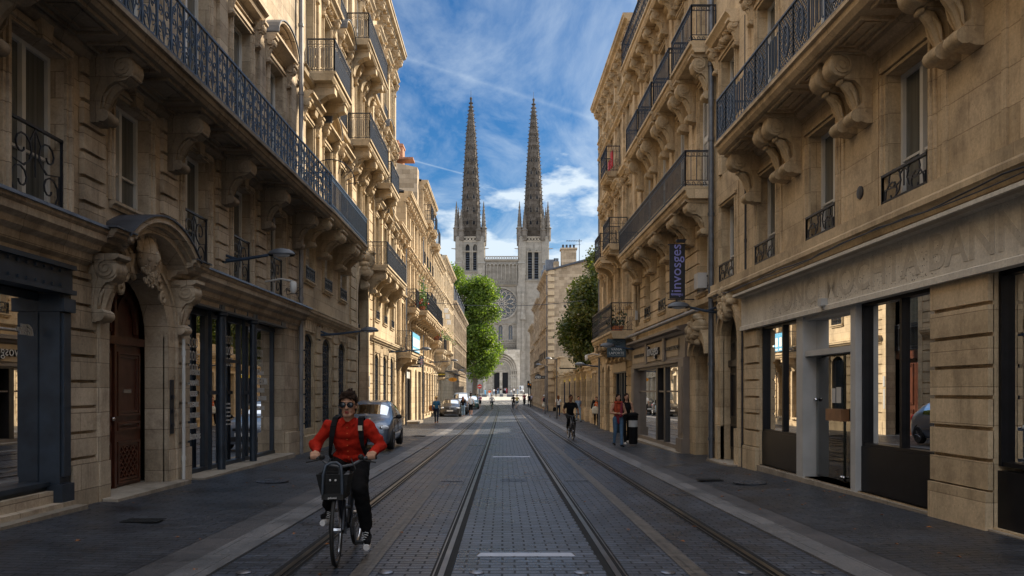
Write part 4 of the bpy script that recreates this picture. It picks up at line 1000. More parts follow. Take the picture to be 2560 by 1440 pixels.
m = MB(); m.box(48.2, 50.6, -.28, -.2, 2.3, 2.95); m.box(48.2, 48.35, -.3, -.1, -.5, 2.4); m.box(49.3, 49.5, -.3, -.1, -.5, 2.4); m.box(50.45, 50.6, -.3, -.1, -.5, 2.4); sf = part(B, 'shop_front', m, 'black_wood')
m = MB(); m.quad((48.2,-.25,-.5),(50.6,-.25,-.5),(50.6,-.25,2.4),(48.2,-.25,2.4)); m.quad((54.6,-.25,-.5),(56.4,-.25,-.5),(56.4,-.25,3),(54.6,-.25,3)); m.quad((52.6,-.25,-.5),(53.7,-.25,-.5),(53.7,-.25,3.1),(52.6,-.25,3.1)); part(B, 'shop_window', m, 'pane_dark', sf)
m = MB()
for i in range(3): m.box(48.3+i*.78, 48.9+i*.78, -.18, -.1, 2.45, 2.85)
part(B, 'ventilation_panel', m, 'white_paint', sf)
m = MB(); m.box(47.9, 51.0, -.2, .7, -.6, -.18); part(B, 'step', m, 'stone_step')
balcony(B, 47.3, 49.0, .7, 6.3, 6.6, 1.1, ['scroll'], .5, [47.7, 48.7], .6, 2, .3, 'stone_cream')
balcony(B, 49.3, 56.8, 1.15, 6.35, 6.65, 1.1, ['scroll'], .5, [49.8, 50.9, 52.0, 53.1, 54.6, 56.2], .75, 1, .3, 'stone_cream')
pipe(B, 56.9, -.4, 13, .1, .06, 'zinc')
m = MB(); m.box(47.2, 48.3, -1.9, -1.1, 13, 16.3); m.smooth = True; m.lathe((47.75, -1.5, 16.3), [(.5, 0), (.45, .2), (.25, .35), (.001, .4)], 12); m.smooth = False; part(B, 'chimney', m, 'stone_cream')
B = house('tall_house', 'tall cream house with brick chimneys rising above its neighbours', FA, 57.0, 66.0, 16.6,
    [dict(z=0, h=3, w=1.1, kind='fixed', pane='pane_dark', far=True), dict(z=4.2, h=2.3, w=.95, hood=1), dict(z=7.5, h=2.4, w=.95, kind='shutter', rail='plainbars', hood=1), dict(z=10.9, h=2.2, w=.9, rail='plainbars', carve=.3, hood=1), dict(z=14.1, h=1.9, w=.85, carve=.25)], [58.2, 60.4, 62.6, 64.8], 'stone_cream', strings=(3.6, 7.0, 10.4, 13.6, 16.0), brk=.9)
balcony(B, 57.3, 62.2, 1.1, 6.35, 6.65, 1.15, ['plainbars'], .5, [57.8, 59, 60.2, 61.7], .9, 1, .3, 'stone_cream')
balcony(B, 62.8, 65.6, .8, 5.4, 5.65, 1.0, ['plainbars'], .5, [63.2, 65.0], .7, 2, .3, 'stone_cream')
for a, z in ((57.2, 7.6), (59.6, 7.6), (57.2, 13.9), (60.6, 13.9), (63.6, 13.4)):
    balcony(B, a, a+2.0, .7, z-.25, z, 1.1, ['plainbars'], .5, [a+.4, a+1.6], .5, 2, .3, 'stone_cream')
m = MB(); m.box(57.3, 58.5, -2.2, -1.4, 16.5, 19.4); m.box(57.25, 58.55, -2.25, -1.35, 19.2, 19.35); m.box(58.9, 60.1, -2.4, -1.6, 16.5, 18.7)
for i in range(3): m.lathe((57.6+i*.3, -1.8, 19.4), [(.09, 0), (.1, .3), (.001, .3)], 8)
part(B, 'chimney', m, 'chimney_brick')
m = MB(); m.prof(55.9, 57.02, [(-.2, 13.4), (-.2, 17.3), (-3, 17.9), (-8, 17.9), (-8, 13.4)]); part(B, 'party_wall', m, 'stone_rubble')
m = MB(); m.box(55.9, 57.1, -8, -.5, 17.9, 18.02); part(B, 'ridge_tiles', m, 'tiles')
B = house('terraced_house', 'pale stone house with one stone balcony on big carved corbels', FA, 66.0, 76.0, 13.2,
    [dict(z=.1, h=2.9, w=1.1, kind='fixed', pane='pane_dark', far=True), dict(z=4.2, h=2.4, w=.9, kind='casement'), dict(z=7.7, h=2.3, w=.9, kind='shutter', frame='grey_paint', rail='plainbars', hood=1), dict(z=10.7, h=1.7, w=.85, carve=.3)], [67.2, 69.2, 71.2, 73.2, 75.0], 'stone_pale', strings=(3.5, 7.2, 10.3, 12.6), dent=.4)
balcony(B, 66.3, 69.2, .95, 4.85, 5.1, .9, ['plainbars'], .5, [66.7, 68.8], 1.5, 0, .45, 'stone_pale')
m = MB(); m.box(70.0, 73.6, 1.0, 1.1, 5.2, 6.1); m.box(70.0, 70.1, 0, 1.0, 5.2, 6.1); m.box(73.5, 73.6, 0, 1.0, 5.2, 6.1); m.prof(69.8, 73.8, [(0, 5.2), (1.25, 5.2), (1.25, 5.0), (1.1, 4.85), (0, 4.8)])
sb = part(B, 'stone_balcony', m, 'stone_cream')
for u in (70.4, 71.8, 73.2): m = MB(); console(m, u, .5, 1.0, 2.2, 4.85, 0); carve(m, u, 3.4, .5, 1.2, .2, int(u*3), 14); part(B, 'console', m, 'stone_cream', sb)
for i in range(2): m = MB(); m.box(67.2+i*1.9, 68.1+i*1.9, -.4+.0, 1.0*0-.1, 13.3, 14.8); part(B, 'chimney', m, 'stone_pale')
B = house('terraced_house', 'long pale stone house of seven window bays before the slate mansard', FA, 76.0, 92.0, 14.5,
    [dict(z=.1, h=2.9, w=1.2, kind='fixed', pane='pane_dark', far=True), dict(z=4.3, h=2.4, w=.95, hood=1), dict(z=7.9, h=2.3, w=.95), dict(z=11.3, h=2.0, w=.9)], [77.4+2.1*i for i in range(7)], 'stone_pale', strings=(3.6, 7.4, 10.9, 14.0), dent=.5)
m = MB(); m.box(80, 81.2, -3, -2, 14.5, 17.3); m.box(82.2, 83, -3, -2, 14.5, 16.6); part(B, 'chimney', m, 'chimney_brick')
for k, z in enumerate((9.2, 8.8, 8.4)):
    u = 77+k*2.0; t = thing('shop_flag', ('first', 'second', 'third')[k]+' small white box sign sticking out of the long pale facade', 'sign', FA.p(u, 0, z), 0, 'white box signs on the long pale facade'); m = MB(); m.box(-.04, .04, .1, .5, 0, .45); place('panel', mesh(m, 'sign_white', FA), t); m = MB(); m.box(-.02, .02, 0, .12, .3, .36); place('bracket', mesh(m, 'iron', FA), t)
B = house('mansard_house', 'house with dark slate mansard roof and dormers beside the plane tree', FA, 92.0, 124.0, 12.0,
    [dict(z=.1, h=2.9, w=1.2, kind='fixed', pane='pane_dark', far=True), dict(z=4.3, h=2.5, w=1.0, rail='plainbars'), dict(z=8.4, h=2.2, w=1.0)], [93.5+2.6*i for i in range(12)], 'stone_umber', strings=(3.6, 7.6, 11.5), roof=None, dent=.6)
m = MB(); m.prof(92, 124, [(-.1, 12.1), (-1.5, 15.2), (-5, 16.2), (-9, 15.2), (-10, 12.1)]); rf = part(B, 'roof', m, 'slate')
for i in range(9):
    m = MB(); u = 94+i*3.4; m.box(u-.6, u+.6, -1.6, -.15, 12.4, 14.2); m.box(u-.72, u+.72, -1.6, -.05, 14.2, 14.4); part(B, 'dormer', m, 'slate', rf)
# ================================================================== RIGHT HOUSE 1: empty bank shop
FR = Frame(-1, 5.72, -.016)
B = building('stone_house', 'golden stone house with empty glass shopfront, ghost lettering and lattice iron balcony', FR, 12)
bays = [5.2, 7.85, 10.97, 13.75, 16.52, 19.2]
m = MB(); ops = [(u-.57, u+.57, 4.32, 6.2, 0) for u in bays]+[(u-.57, u+.57, 7.0, 9.8, 0) for u in bays]
ops += [(10.3, 17.0, .1, 3.02, 0), (4.6, 9.1, .1, 3.02, 0), (18.35, 19.65, -.4, 3.5, .65)]
wall(m, 4, 20.4, -.6, 19.4, ops, .34)
for a, b in ((9.1, 10.3),): blocks(m, a, b, .5, 3.04, .36, .05); m.box(a-.0, b+.0, -.01, .09, -.5, .5)
blocks(m, 17.02, 17.85, .45, 3.04, .36, .05); m.box(17.0, 17.85, -.01, .1, -.5, .45)
for u in (9.45, 12.36, 15.13, 17.86): m.box(u-.62, u-.54, -.01, .03, 4.35, 6.5); m.box(u+.54, u+.62, -.01, .03, 4.35, 6.5); m.box(u-.3, u+.3, -.01, .07, 6.95, 10.5)
for k, (r0, r1, nn) in enumerate(((.85, .65, .07), (.95, .85, .12))):
    A = arc(19, 2.85, r0, PI, 0, 14, r0); Bq = arc(19, 2.85, r1, PI, 0, 14, r1)
    for i in range(14): m.profn(-.02, nn, [A[i], A[i+1], Bq[i+1], Bq[i]][::-1])
    m.box(19-r0, 19-r1, -.02, nn, -.3, 2.85); m.box(19+r1, 19+r0, -.02, nn, -.3, 2.85)
m.box(18.2, 18.35, -.01, .14, -.3, .8); m.box(19.65, 19.85, -.01, .14, -.3, .8)
part(B, 'wall', m, 'stone_gold')
m = MB(); m.box(-22, 4, -10, 0, -.6, 17); part(B, 'wing', m, 'stone_gold')
m = MB(); m.prof(4, 20.4, [(-.02, 4.3), (.16, 4.3), (.16, 4.14), (.2, 4.1), (.2, 4.03), (.1, 3.98), (.08, 3.9), (-.02, 3.9)]); part(B, 'string_course', m, 'stone_gold'); m = MB(); dentil_cornice(m, 4, 20.4, 19.5, .55, .7, .3); part(B, 'cornice', m, 'stone_gold')
m = MB(); m.prof(4, 17.95, [(-.01, 3.88), (.3, 3.8), (.3, 3.75), (.09, 3.72), (.09, 3.1), (.13, 3.08), (.13, 3.0), (-.01, 3.0)]); fas = part(B, 'fascia', m, 'stone_grey')
m = MB()
v, f = text_mesh('ONCI MOCHTA BANN', .62, .005, 'CENTER', 0, .012); m.add([(11.9-a*1.12, .091+c, 3.2+b) for a, b, c in v], f)
part(B, 'ghost_lettering', m, 'stone_ghost', fas)
m = MB(); m.box(13.35, 13.5, .09, .2, 3.08, 3.2); m.box(13.38, 13.47, .1, .15, 3.03, 3.08); part(B, 'alarm_box', m, 'grey_paint', fas)
rd = random.Random(5); m = MB()
for i in range(420):
    u = rd.uniform(10, 16.2); z = 3.12+abs(rd.gauss(0, .2)); 
    if z < 3.7: s = rd.uniform(.004, .011); m.box(u, u+s*1.3, .09, .0935, z, z+s)
part(B, 'fascia_pits', m, 'rail_groove', fas)
# shopfront
m = MB(); A = -.12
for x0, x1 in ((14.55, 14.85), (12.45, 12.62)): m.box(x0, x1, -.3, .04, .08, 3.02)
m.box(12.62, 14.55, -.28, .0, 2.28, 2.38); m.box(12.62, 14.55, -.28, .0, 2.94, 3.02); m.box(10.3, 17.0, -.3, .0, .02, .1)
fr = part(B, 'shop_frame', m, 'grey_paint')
m = MB(); m.box(14.85, 17.0, -.2, -.05, .1, .8); part(B, 'stallriser', m, 'black_panel', fr); m = MB(); m.box(10.3, 12.45, -.2, -.05, .1, .8); part(B, 'stallriser', m, 'black_panel', fr); m = MB(); m.box(4.6, 9.1, -.2, -.05, .1, .75); part(B, 'stallriser', m, 'black_panel', fr); m = MB()
for a, b in ((14.85, 17.0), (10.3, 12.45), (4.6, 9.1)):
    m = MB()
    m.box(a, a+.05, -.2, -.06,   .8, 3.02); m.box(b-.05, b, -.2, -.06, .8, 3.02); m.box(a+.05, b-.05, -.2, -.07, .8, .85); m.box(a+.05, b-.05, -.2, -.07, 2.96, 3.02)
    c = 15.85 if a > 14 else 11.28 if a > 10 else 6.8
    m.box(c, c+.06, -.19, -.08, .85, 2.96); part(B, 'window_frame', m, 'black_panel', fr)
m = MB()
for a, b, z0 in ((14.9, 17.0, .8), (10.3, 12.4, .8), (4.6, 9.1, .8)): m.quad((a,-.14,z0),(b,-.14,z0),(b,-.14,3),(a,-.14,3))
m.quad((12.62,-.2,2.38),(14.55,-.2,2.38),(14.55,-.2,2.94),(12.62,-.2,2.94)); part(B, 'shop_window', m, 'shop_glass', fr)
m = MB(); m.box(12.64, 13.4, -.24, -.225, .14, 2.26); m.box(13.42, 14.2, -.21, -.2, .14, 2.26); m.box(14.2, 14.53, -.21, -.2, .14, 2.26); dr = part(B, 'door', m, 'shop_glass', fr)
m = MB(); m.box(13.25, 13.8, -.18, -.06, 1.15, 1.35); m.box(13.2, 13.25, -.2, -.06, 1.15, 1.35); part(B, 'letter_box', m, 'wood_light', dr)
m = MB(); m.box(13.5, 13.68, -.198, -.194, 1.45, 1.72); m.box(13.72, 13.86, -.198, -.194, 1.45, 1.7); part(B, 'notice', m, 'white_vinyl', dr)
m = MB(); m.smooth = True; m.ball((13.38, -.19, .2), .03); m.ball((13.46, -.19, .2), .03); m.ball((14.45, -.16, 1.5), .04); m.smooth = False; part(B, 'handle', m, 'chrome', dr)
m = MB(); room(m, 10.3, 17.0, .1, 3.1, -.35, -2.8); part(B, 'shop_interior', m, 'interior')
m = MB(); m.box(11.4, 12.38, -.34, -.24, .85, 2.98); m.box(10.32, 11.2, -.6, -.45, 1.9, 2.98); m.box(4.6, 9.05, -.3, -.22, .8, 3.0); m.box(14.0, 14.5, -1.2, -.6, .1, 2.3); part(B, 'interior_screen', m, 'interior_pale')
# door
m = MB(); m.box(18.35, 19.65, -.24, -.18, -.3, 3.49)
for z0, z1 in ((.25, .85), (1.0, 2.1)):
    for a, b in ((18.45, 18.95), (19.05, 19.55)):
        m.box(a, a+.05, -.18, -.14, z0, z1); m.box(b-.05, b, -.18, -.14, z0, z1); m.box(a+.05, b-.05, -.18, -.14, z0, z0+.05); m.box(a+.05, b-.05, -.18, -.14, z1-.05, z1)
m.box(18.35, 19.65, -.18, -.12, 2.25, 2.4); dr = part(B, 'door', m, 'black_wood')
m = MB()
for k in range(5): m.ribbon(spiral(19+(k-2)*.2, 2.75+(.2 if k % 2 else 0), .12, .03, k, k+7, 10), .02, .02, lambda t, z, o: (t, -.16+o, z))
part(B, 'iron_grille', m, 'iron', dr)
m = MB(); m.box(18.95, 19.1, -.18, -.16, 1.2, 1.24); part(B, 'handle', m, 'sign_yellow', dr)
m = MB(); m.box(18.1, 19.9, -.5, .35, -.5, -.02); m.box(4.5, 17.0, -.1, .06, -.5, .08); part(B, 'step', m, 'stone_step')
m = MB(); carve(m, 19.0, 3.72, .95, .7, .12, 2, 46); part(B, 'keystone_carving', m, 'stone_gold')
for u in bays:
    window(B, u, 4.32, 1.14, 1.88, 'casement', 'juliet', 0, 'stone_gold', None, rn=.05, railh=.42, bars=1)
    window(B, u, 7.0, 1.14, 2.8, 'casement', None, 0, 'stone_gold', hood=1, carvek=.35)
cns = [6.7, 7.1, 9.4, 9.85, 12.1, 12.6, 14.85, 15.35, 17.1]
balcony(B, 4.2, 17.3, .88, 6.76, 7.0, .90, ['lattice', 'ubar', 'lattice'], .62, cns, 1.1, 1, .27, 'stone_gold', 'iron_blue', coffer=1.3, cp=.64)
m = MB(); m.smooth = True; m.lathe((12.36, .0, 4.72), [(.1, 0), (.1, .02), (.001, .03)], 12, 'y'); m.smooth = False; part(B, 'vent_grille', m, 'iron')
pipe(B, 20.3, -.2, 19, .12, .07, 'zinc'); pipe(B, 17.95, -.2, 3.0, .07, .02, 'iron'); pipe(B, 17.75, 4.35, 10, .06, .025, 'iron')
m = MB(); m.smooth = True
m.tube([(u, .2+.02*math.sin(u*3), 3.96+.02*math.sin(u*1.7)+.01*math.sin(u*9)) for u in [5+i*.4 for i in range(38)]], .012, 4); m.tube([(u, .22, 3.93+.03*math.sin(u*1.1+1)) for u in [5+i*.5 for i in range(31)]], .009, 4)
m.smooth = False; part(B, 'wall_cable', m, 'iron')
roofpart(B, 4, 20.4, 19.5, 1.2)
# ================================================================== RIGHT HOUSE 2: linen shop
B = building('stone_house', 'golden stone house with greek-key balconies above the taupe linen shop', FR, 26)
bays = [21.35, 23.9, 26.4, 28.85]; bays2 = bays
m = MB(); ops = [(22.75, 30.9, -.2, 2.95, 0), (20.75, 22.0, -.5, 2.9, .3)]
for u in bays: ops += [(u-.5, u+.5, 4.3, 6.1, .12), (u-.52, u+.52, 6.95, 9.9, 0), (u-.5, u+.5, 10.6, 13.0, 0), (u-.48, u+.48, 14.5, 16.7, 0)]
ops.append((30.3, 30.9, 4.3, 6.1, .12))
wall(m, 20.4, 31.2, -1, 19.4, ops, .34)
for a, b in ((20.45, 20.8), (21.9, 23.35), (24.45, 25.85), (26.95, 28.3), (29.4, 30.25)): blocks(m, a, b, 4.05, 6.4, .36, .04)
for u in (20.62, 22.62, 25.15, 27.6, 30.2): m.box(u-.17, u+.17, -.01, .06, 6.9, 9.95); m.box(u-.17, u+.17, -.01, .06, 10.5, 13.6); m.box(u-.17, u+.17, -.01, .06, 14.4, 18.6)
for z in (13.55,): m.prof(20.4, 31.2, [(-.01, z+.3), (.2, z+.3), (.18, z+.2), (.08, z+.15), (.06, z), (-.01, z)])
m.prof(20.4, 31.2, [(-.01, 4.1), (.15, 4.1), (.15, 3.95), (.05, 3.9), (-.01, 3.9)])
m.box(20.4, 20.75, -.01, .08, -.6, 2.7); m.box(22.0, 22.7, -.01, .08, -.6, 2.7)
for k, (r0, r1, nn) in enumerate(((.82, .63, .16), (.92, .82, .24))):
    A_ = arc(21.38, 2.62, r0, PI, 0, 12, r0*.8); Bq = arc(21.38, 2.62, r1, PI, 0, 12, r1*.55)
    for i in range(12): m.profn(-.02, nn, [A_[i], A_[i+1], Bq[i+1], Bq[i]][::-1])
part(B, 'wall', m, 'stone_gold')
m = MB(); carve(m, 21.38, 3.25, .8, .75, .2, 12, 40); part(B, 'keystone_carving', m, 'stone_gold')
m = MB(); m.box(20.75, 22.0, -.33, -.28, -.5, 3); 
for z0, z1 in ((0, .8), (1.0, 2.2)):
    for a, b in ((20.85, 21.3), (21.45, 21.9)): m.box(a, b, -.28, -.25, z0, z1)
part(B, 'door', m, 'black_wood'); m = MB(); m.box(20.6, 22.2, -.5, .35, -.6, -.12); m.box(22.7, 31.0, -.1, .4, -.7, -.1); part(B, 'step', m, 'stone_step')
m = MB(); dentil_cornice(m, 20.4, 31.3, 19.5, .6, .7, .3); part(B, 'cornice', m, 'stone_gold')
# shop front
m = MB(); n = .22
m.prof(22.65, 31.05, [(-.1, 3.62), (.45, 3.5), (.45, 3.42), (.3, 3.38), (.26, 3.3), (.2, 3.26), (n, 2.62), (.26, 2.6), (.26, 2.5), (-.1, 2.5)])
for a, b in ((22.65, 23.3), (30.45, 31.05)):
    m.box(a, b, -.3, n+.04, -.1, 2.5); m.box(a-.03, b+.03, -.3, n+.1, -.3, .3); m.box(a+.12, b-.12, n+.04, n+.06, .45, 2.35)
for u in (25.15, 28.0): m.box(u-.14, u+.14, n, n+.08, 2.6, 3.3)
m.box(23.3, 30.45, -.25, .12, 2.42, 2.5); m.box(23.3, 30.45, -.25, .1, -.15, .02); m.box(23.3, 30.45, -.02, .06, 1.62, 1.67)
sf = part(B, 'shop_front', m, 'taupe_wood')
m = MB(); m.box(23.4, 24.95, n-.01, n+.015, 2.7, 3.22); m.box(25.35, 27.8, n-.01, n+.05, 2.66, 3.24); m.box(28.2, 30.9, n-.01, n+.015, 2.7, 3.22); part(B, 'sign_panel', m, 'taupe_panel', sf)
m = MB(); add_text(m, "l'amour du beau linge".upper(), .15, lambda p, q, c: (24.18-p*.95, n+.03+c, 2.9+q), .012, bold=.004); add_text(m, "l'amour du beau linge".upper(), .15, lambda p, q, c: (29.5-p*1.1, n+.03+c, 2.9+q), .012, bold=.004)
add_text(m, 'linvosges', .5, lambda p, q, c: (26.6-p, n+.09+c, 2.84+q), .03, bold=.008)
part(B, 'fascia_lettering', m, 'black_wood', sf)
m = MB(); add_text(m, 'linvosges', .5, lambda p, q, c: (26.6-p, n+.125+c, 2.845+q), .003, bold=-.002); part(B, 'white_lettering', m, 'white_vinyl', sf)  # thin plain white faces on the black letters
m = MB(); m.box(25.7, 25.95, -.25, .1, 0, 2.42); m.box(26.9, 27.15, -.25, .1, 0, 2.42); m.box(25.95, 26.9, -.3, -.25, 0, 2.42); part(B, 'shop_column', m, 'black_wood', sf)
m = MB()
for a, b in ((23.3, 25.7), (27.15, 30.45)): m.quad((a,.02,0),(b,.02,0),(b,.02,2.42),(a,.02,2.42))
part(B, 'shop_window', m, 'shop_glass', sf)
m = MB(); room(m, 22.8, 30.8, -.1, 2.9, -.35, -2.8); m.box(24, 25.2, -1.4, -.7, -.1, .7); m.box(28, 29.5, -1.6, -.7, -.1, .9); part(B, 'shop_interior', m, 'interior')
m = MB(); m.box(23.7, 24.1, -.2, -.17, 0, .75); part(B, 'display_board', m, 'interior_pale')
for i, u in enumerate(bays):
    window(B, u, 4.3, 1.0, 1.8, 'casement', 'juliet', .08, 'stone_gold', rn=.05, railh=.36, arch=.12, frame='white_paint')
    window(B, u, 6.95, 1.04, 2.95, 'shutter', None, 0, 'stone_gold', hood=0, carvek=.5)
    window(B, u, 10.6, 1.0, 2.4, 'shutter' if i in (1, 3) else 'casement', None, 0, 'stone_gold', hood=0, carvek=.4)
    window(B, u, 14.5, .96, 2.2, 'shutter' if i % 2 else 'casement', None, 0, 'stone_gold', hood=0, carvek=.4)
    balcony(B, u-1.15, u+1.15, .68, 10.22, 10.5, .92, ['greek'], .6, [u-.85, u+.85], 1.15, 0, .3, 'stone_gold')
balcony(B, 20.42, 31.0, .78, 6.58, 6.88, .92, ['greek'], .6, [20.75, 22.3, 22.75, 24.9, 25.4, 27.4, 27.9, 30.0, 30.5], .9, 0, .34, 'stone_gold', coffer=1.2)
balcony(B, 20.42, 31.2, .65, 13.9, 14.2, .95, ['art'], .7, [20.8+i*1.25 for i in range(9)], .8, 0, .3, 'stone_gold')
roofpart(B, 20.4, 31.2, 19.5, 1.2); pipe(B, 30.95, -.5, 6.4, .12, .07, 'stone_cream'); pipe(B, 22.2, 3.75, 3.9, .3, .05, 'stone_cream')
m = MB(); m.smooth = True; m.tube([(20.5, .42, 3.74), (31.3, .42, 3.72)], .055, 10); m.smooth = False; part(B, 'gutter', m, 'pipe')
m = MB(); m.box(30.75, 30.9, .05, .14, 4.4, 4.75); m.box(20.9, 21.3, .05, .3, 4.35, 4.75); part(B, 'meter_box', m, 'grey_paint')
# ================================================================== RIGHT HOUSE 3
FR3 = Frame(-1, 5.55, -.011)
b3 = [33.0, 35.3, 37.6, 39.9]
B = house('stone_house', 'golden stone house with bracketed roof cornice standing above the teal sign', FR3, 31.2, 41.7, 16.3,
    [dict(z=5.2, h=2.0, w=.95, far=False, hood=1, bays=b3), dict(z=7.95, h=2.3, w=.9, far=False, carve=.3, hood=1), dict(z=11.5, h=2.1, w=.9, far=False, hood=1, carve=.25), dict(z=14.0, h=1.5, w=.85, far=False)], b3, 'stone_gold', strings=(3.3, 7.4, 11.0, 13.5, 15.8), brk=1.0, cornP=.55, extra_ops=[(33.4, 36.8, -.5, 2.75, 0), (38.2, 39.4, -.5, 2.9, .4), (40.2, 41.2, .3, 2.9, .4)], ground=False, dent=.3)
m = MB(); m.quad((33.4,-.28,-.5),(36.8,-.28,-.5),(36.8,-.28,2.8),(33.4,-.28,2.8)); m.quad((38.2,-.28,-.5),(39.4,-.28,-.5),(39.4,-.28,3),(38.2,-.28,3)); m.quad((40.2,-.28,.2),(41.2,-.28,.2),(41.2,-.28,3),(40.2,-.28,3)); sf = part(B, 'shop_window', m, 'pane_dark')
m = MB()
for x in (33.4, 34.4, 35.1, 35.6, 36.6): m.box(x, x+.16, -.28, -.05, -.5, 2.5)
m.box(33.4, 36.8, -.2, .05, 2.45, 2.85); part(B, 'shop_front', m, 'steel_blue', sf)
m = MB(); m.profn(.02, .1, [(33.2, 2.5), (37.0, 2.5), (37.0, 2.9), (33.2, 2.9)]); part(B, 'sign_panel', m, 'taupe_panel')
m = MB()
for a, b in ((31.3, 33.3), (36.9, 38.1), (39.5, 40.1), (41.25, 41.65)): blocks(m, a, b, -.4, 3.1, .38, .05)
part(B, 'rusticated_pier', m, 'stone_gold')
balcony(B, 31.35, 37.6, 1.0, 3.72, 4.02, 1.1, ['art'], .7, [31.9, 33.2, 34.4, 35.6, 36.9], .85, 1, .35, 'stone_gold')
balcony(B, 33.3, 35.3, .8, 7.55, 7.8, 1.1, ['art'], .6, [33.6, 35.0], .5, 2, .3, 'stone_gold')
balcony(B, 36.2, 38.2, .8, 7.45, 7.7, 1.1, ['art'], .6, [36.5, 37.9], .5, 2, .3, 'stone_gold')
balcony(B, 35.2, 37.2, .65, 11.1, 11.35, 1.1, ['art'], .6, [35.5, 36.9], .5, 2, .3, 'stone_gold')
m = MB(); m.box(35.4, 35.8, .3, .36, 11.6, 12.3); m.box(36.2, 36.6, .3, .36, 11.5, 12.1); part(B, 'red_towel', m, 'sign_red')
pipe(B, 41.6, -.5, 16, .1, .06, 'zinc')
# ================================================================== RIGHT 4: low range, garden wall, trees
FR4 = Frame(-1, 5.4, 0)
B = house('low_building', 'low single storey stone range between the teal sign house and garden wall', FR4, 41.7, 48.4, 3.75,
    [dict(z=.2, h=2.5, w=.8, kind='fixed', pane='pane_dark', far=True)], [42.9, 44.6, 46.3, 47.7], 'stone_cream', strings=(3.0,), back=7, cornP=.3, roof=('zinc', .4))
m = MB(); m.box(41.8, 48.3, -.4, -.1, 3.8, 4.35); m.box(41.8, 43.2, -.5, 0, 3.8, 4.7); m.box(41.75, 43.25, -.55, .05, 4.7, 4.8); part(B, 'parapet', m, 'stone_cream')
t = thing('garden_wall', 'stone garden wall of square capped pillars with blue hoardings between them', 'wall', FR4.p(60, 0, gz(60)))
B = dict(F=FR4, root=t); pu = [49.2, 52.6, 56.2, 60.2, 64.8, 70.0, 76.0]
me = MB(); me.box(-.36, .36, -.8, .02, -1.2, .55); me.box(-.28, .28, -.72, -.06, .55, 2.95); me.box(-.5, .5, -.86, .08, 2.95, 3.07); me.box(-.44, .44, -.8, .02, 3.07, 3.2); me.box(-.6, .6, -.95, .16, 3.2, 3.3); me = mesh(me, 'stone_cream', FR4)
for u in pu: place('pillar', me, t, FR4.p(u, 0, 0)-t.location)
m = MB(); m.box(48.4, 77, -.6, -.2, -1.2, .45); m.box(48.4, 77, -.5, -.3, 3.0, 3.12); part(B, 'low_wall', m, 'stone_cream')
for a, b in zip(pu, pu[1:]):
    m = MB(); m.box(a+.28, b-.28, -.40, -.35, .5, 2.5); hh = part(B, 'blue_hoarding', m, 'cl_navy'); m = MB(); m.box(a+.28, b-.28, -.39, -.34, 2.5, 2.7); part(B, 'yellow_band', m, 'sign_yellow', hh)
B = house('corner_lodge', 'small low stone lodge with parapet at the foot of the quoined gable', FR4, 77.0, 83.5, 3.8,
    [dict(z=.3, h=2.2, w=.6, kind='fixed', pane='pane_dark')], [78.4, 80.4, 82.4], 'stone_cream', strings=(3.0,), back=8, cornP=.3, roof=('zinc', .5))
m = MB(); m.box(77.0, 83.4, -.4, -.1, 3.9, 4.9); m.box(76.9, 83.45, -.5, 0, 4.9, 5.0); m.box(76.98, 77.3, -8, -.4, 3.9, 4.9); part(B, 'parapet', m, 'stone_cream')
# gabled house with quoins
FR5 = Frame(-1, 5.72, -.012)
B = house('gabled_house', 'pale rubble stone gabled house with quoins and a blind side wall', FR5, 83.5, 98.0, 14.2,
    [dict(z=.1, h=2.8, w=1.1, kind='fixed', pane='pane_dark'), dict(z=5.2, h=2.5, w=1.0, rail='plainbars'), dict(z=8.9, h=2.3, w=1.0), dict(z=12.0, h=1.4, w=.9)], [85.2, 88.2, 91.2, 94.2, 96.8], 'stone_rubble', strings=(4.2, 8.3, 11.5, 13.7), back=13, roof=None)
m = MB(); m.add([(83.52,0,14.2),(83.52,-13,14.2),(83.52,-13,16.2),(83.52,-7.5,16.2)], [(0,1,2,3)]); part(B, 'gable', m, 'stone_rubble')
m = MB(); m.prof(83.3, 98, [(.25, 14.15), (.25, 14.3), (-7.5, 16.45), (-13, 16.45), (-13, 16.2), (-7.5, 16.2)]); rf = part(B, 'roof', m, 'slate')
q = MB(); q.box(-.05, .3, -.62, .04, 0, .45); q = mesh(q, 'stone_cream', FR5)
for i in range(18): place('quoin', q, B['root'], FR5.p(83.46, 0, 1.6+i*.72)-B['root'].location)
m = MB(); m.box(83.8, 85.0, -2.95, -1.4, 14.5, 16.5); m.box(83.7, 85.1, -3.05, -1.3, 16.5, 16.68); m.box(83.8, 84.8, -1.15, -.6, 14.3, 15.25); chm = part(B, 'chimney', m, 'stone_rubble', rf)
m = MB(); m.smooth = True
for i in range(4): m.lathe((84.3, -1.6-i*.38, 16.68), [(.1, 0), (.12, .4), (.001, .4)], 8)
for i in range(3): m.lathe((84.3, -.7-i*.17, 15.25), [(.07, 0), (.08, .4), (.001, .4)], 8)
m.smooth = False; part(B, 'chimney_pot', m, 'iron', rf)
m = MB()
m.box(83.9, 83.96, -3.3, -3.24, 14.5, 17.6); m.box(83.9, 83.94, -3.5, -1.9, 17.4, 17.44); m.box(83.9, 83.94, -3.4, -2.5, 17.0, 17.03)
for k in range(7): m.box(83.5, 84.3, -3.5+k*.25, -3.47+k*.25, 17.4, 17.43)
part(B, 'aerial', m, 'iron', rf)
for i, u in enumerate((86.5, 90.3, 94.0)): m = MB(); m.box(u-.6, u+.6, -.9, .1, 14.3, 15.8); part(B, 'dormer', m, 'zinc', rf)
pipe(B, 83.9, -.5, 14, .1, .09, 'zinc')
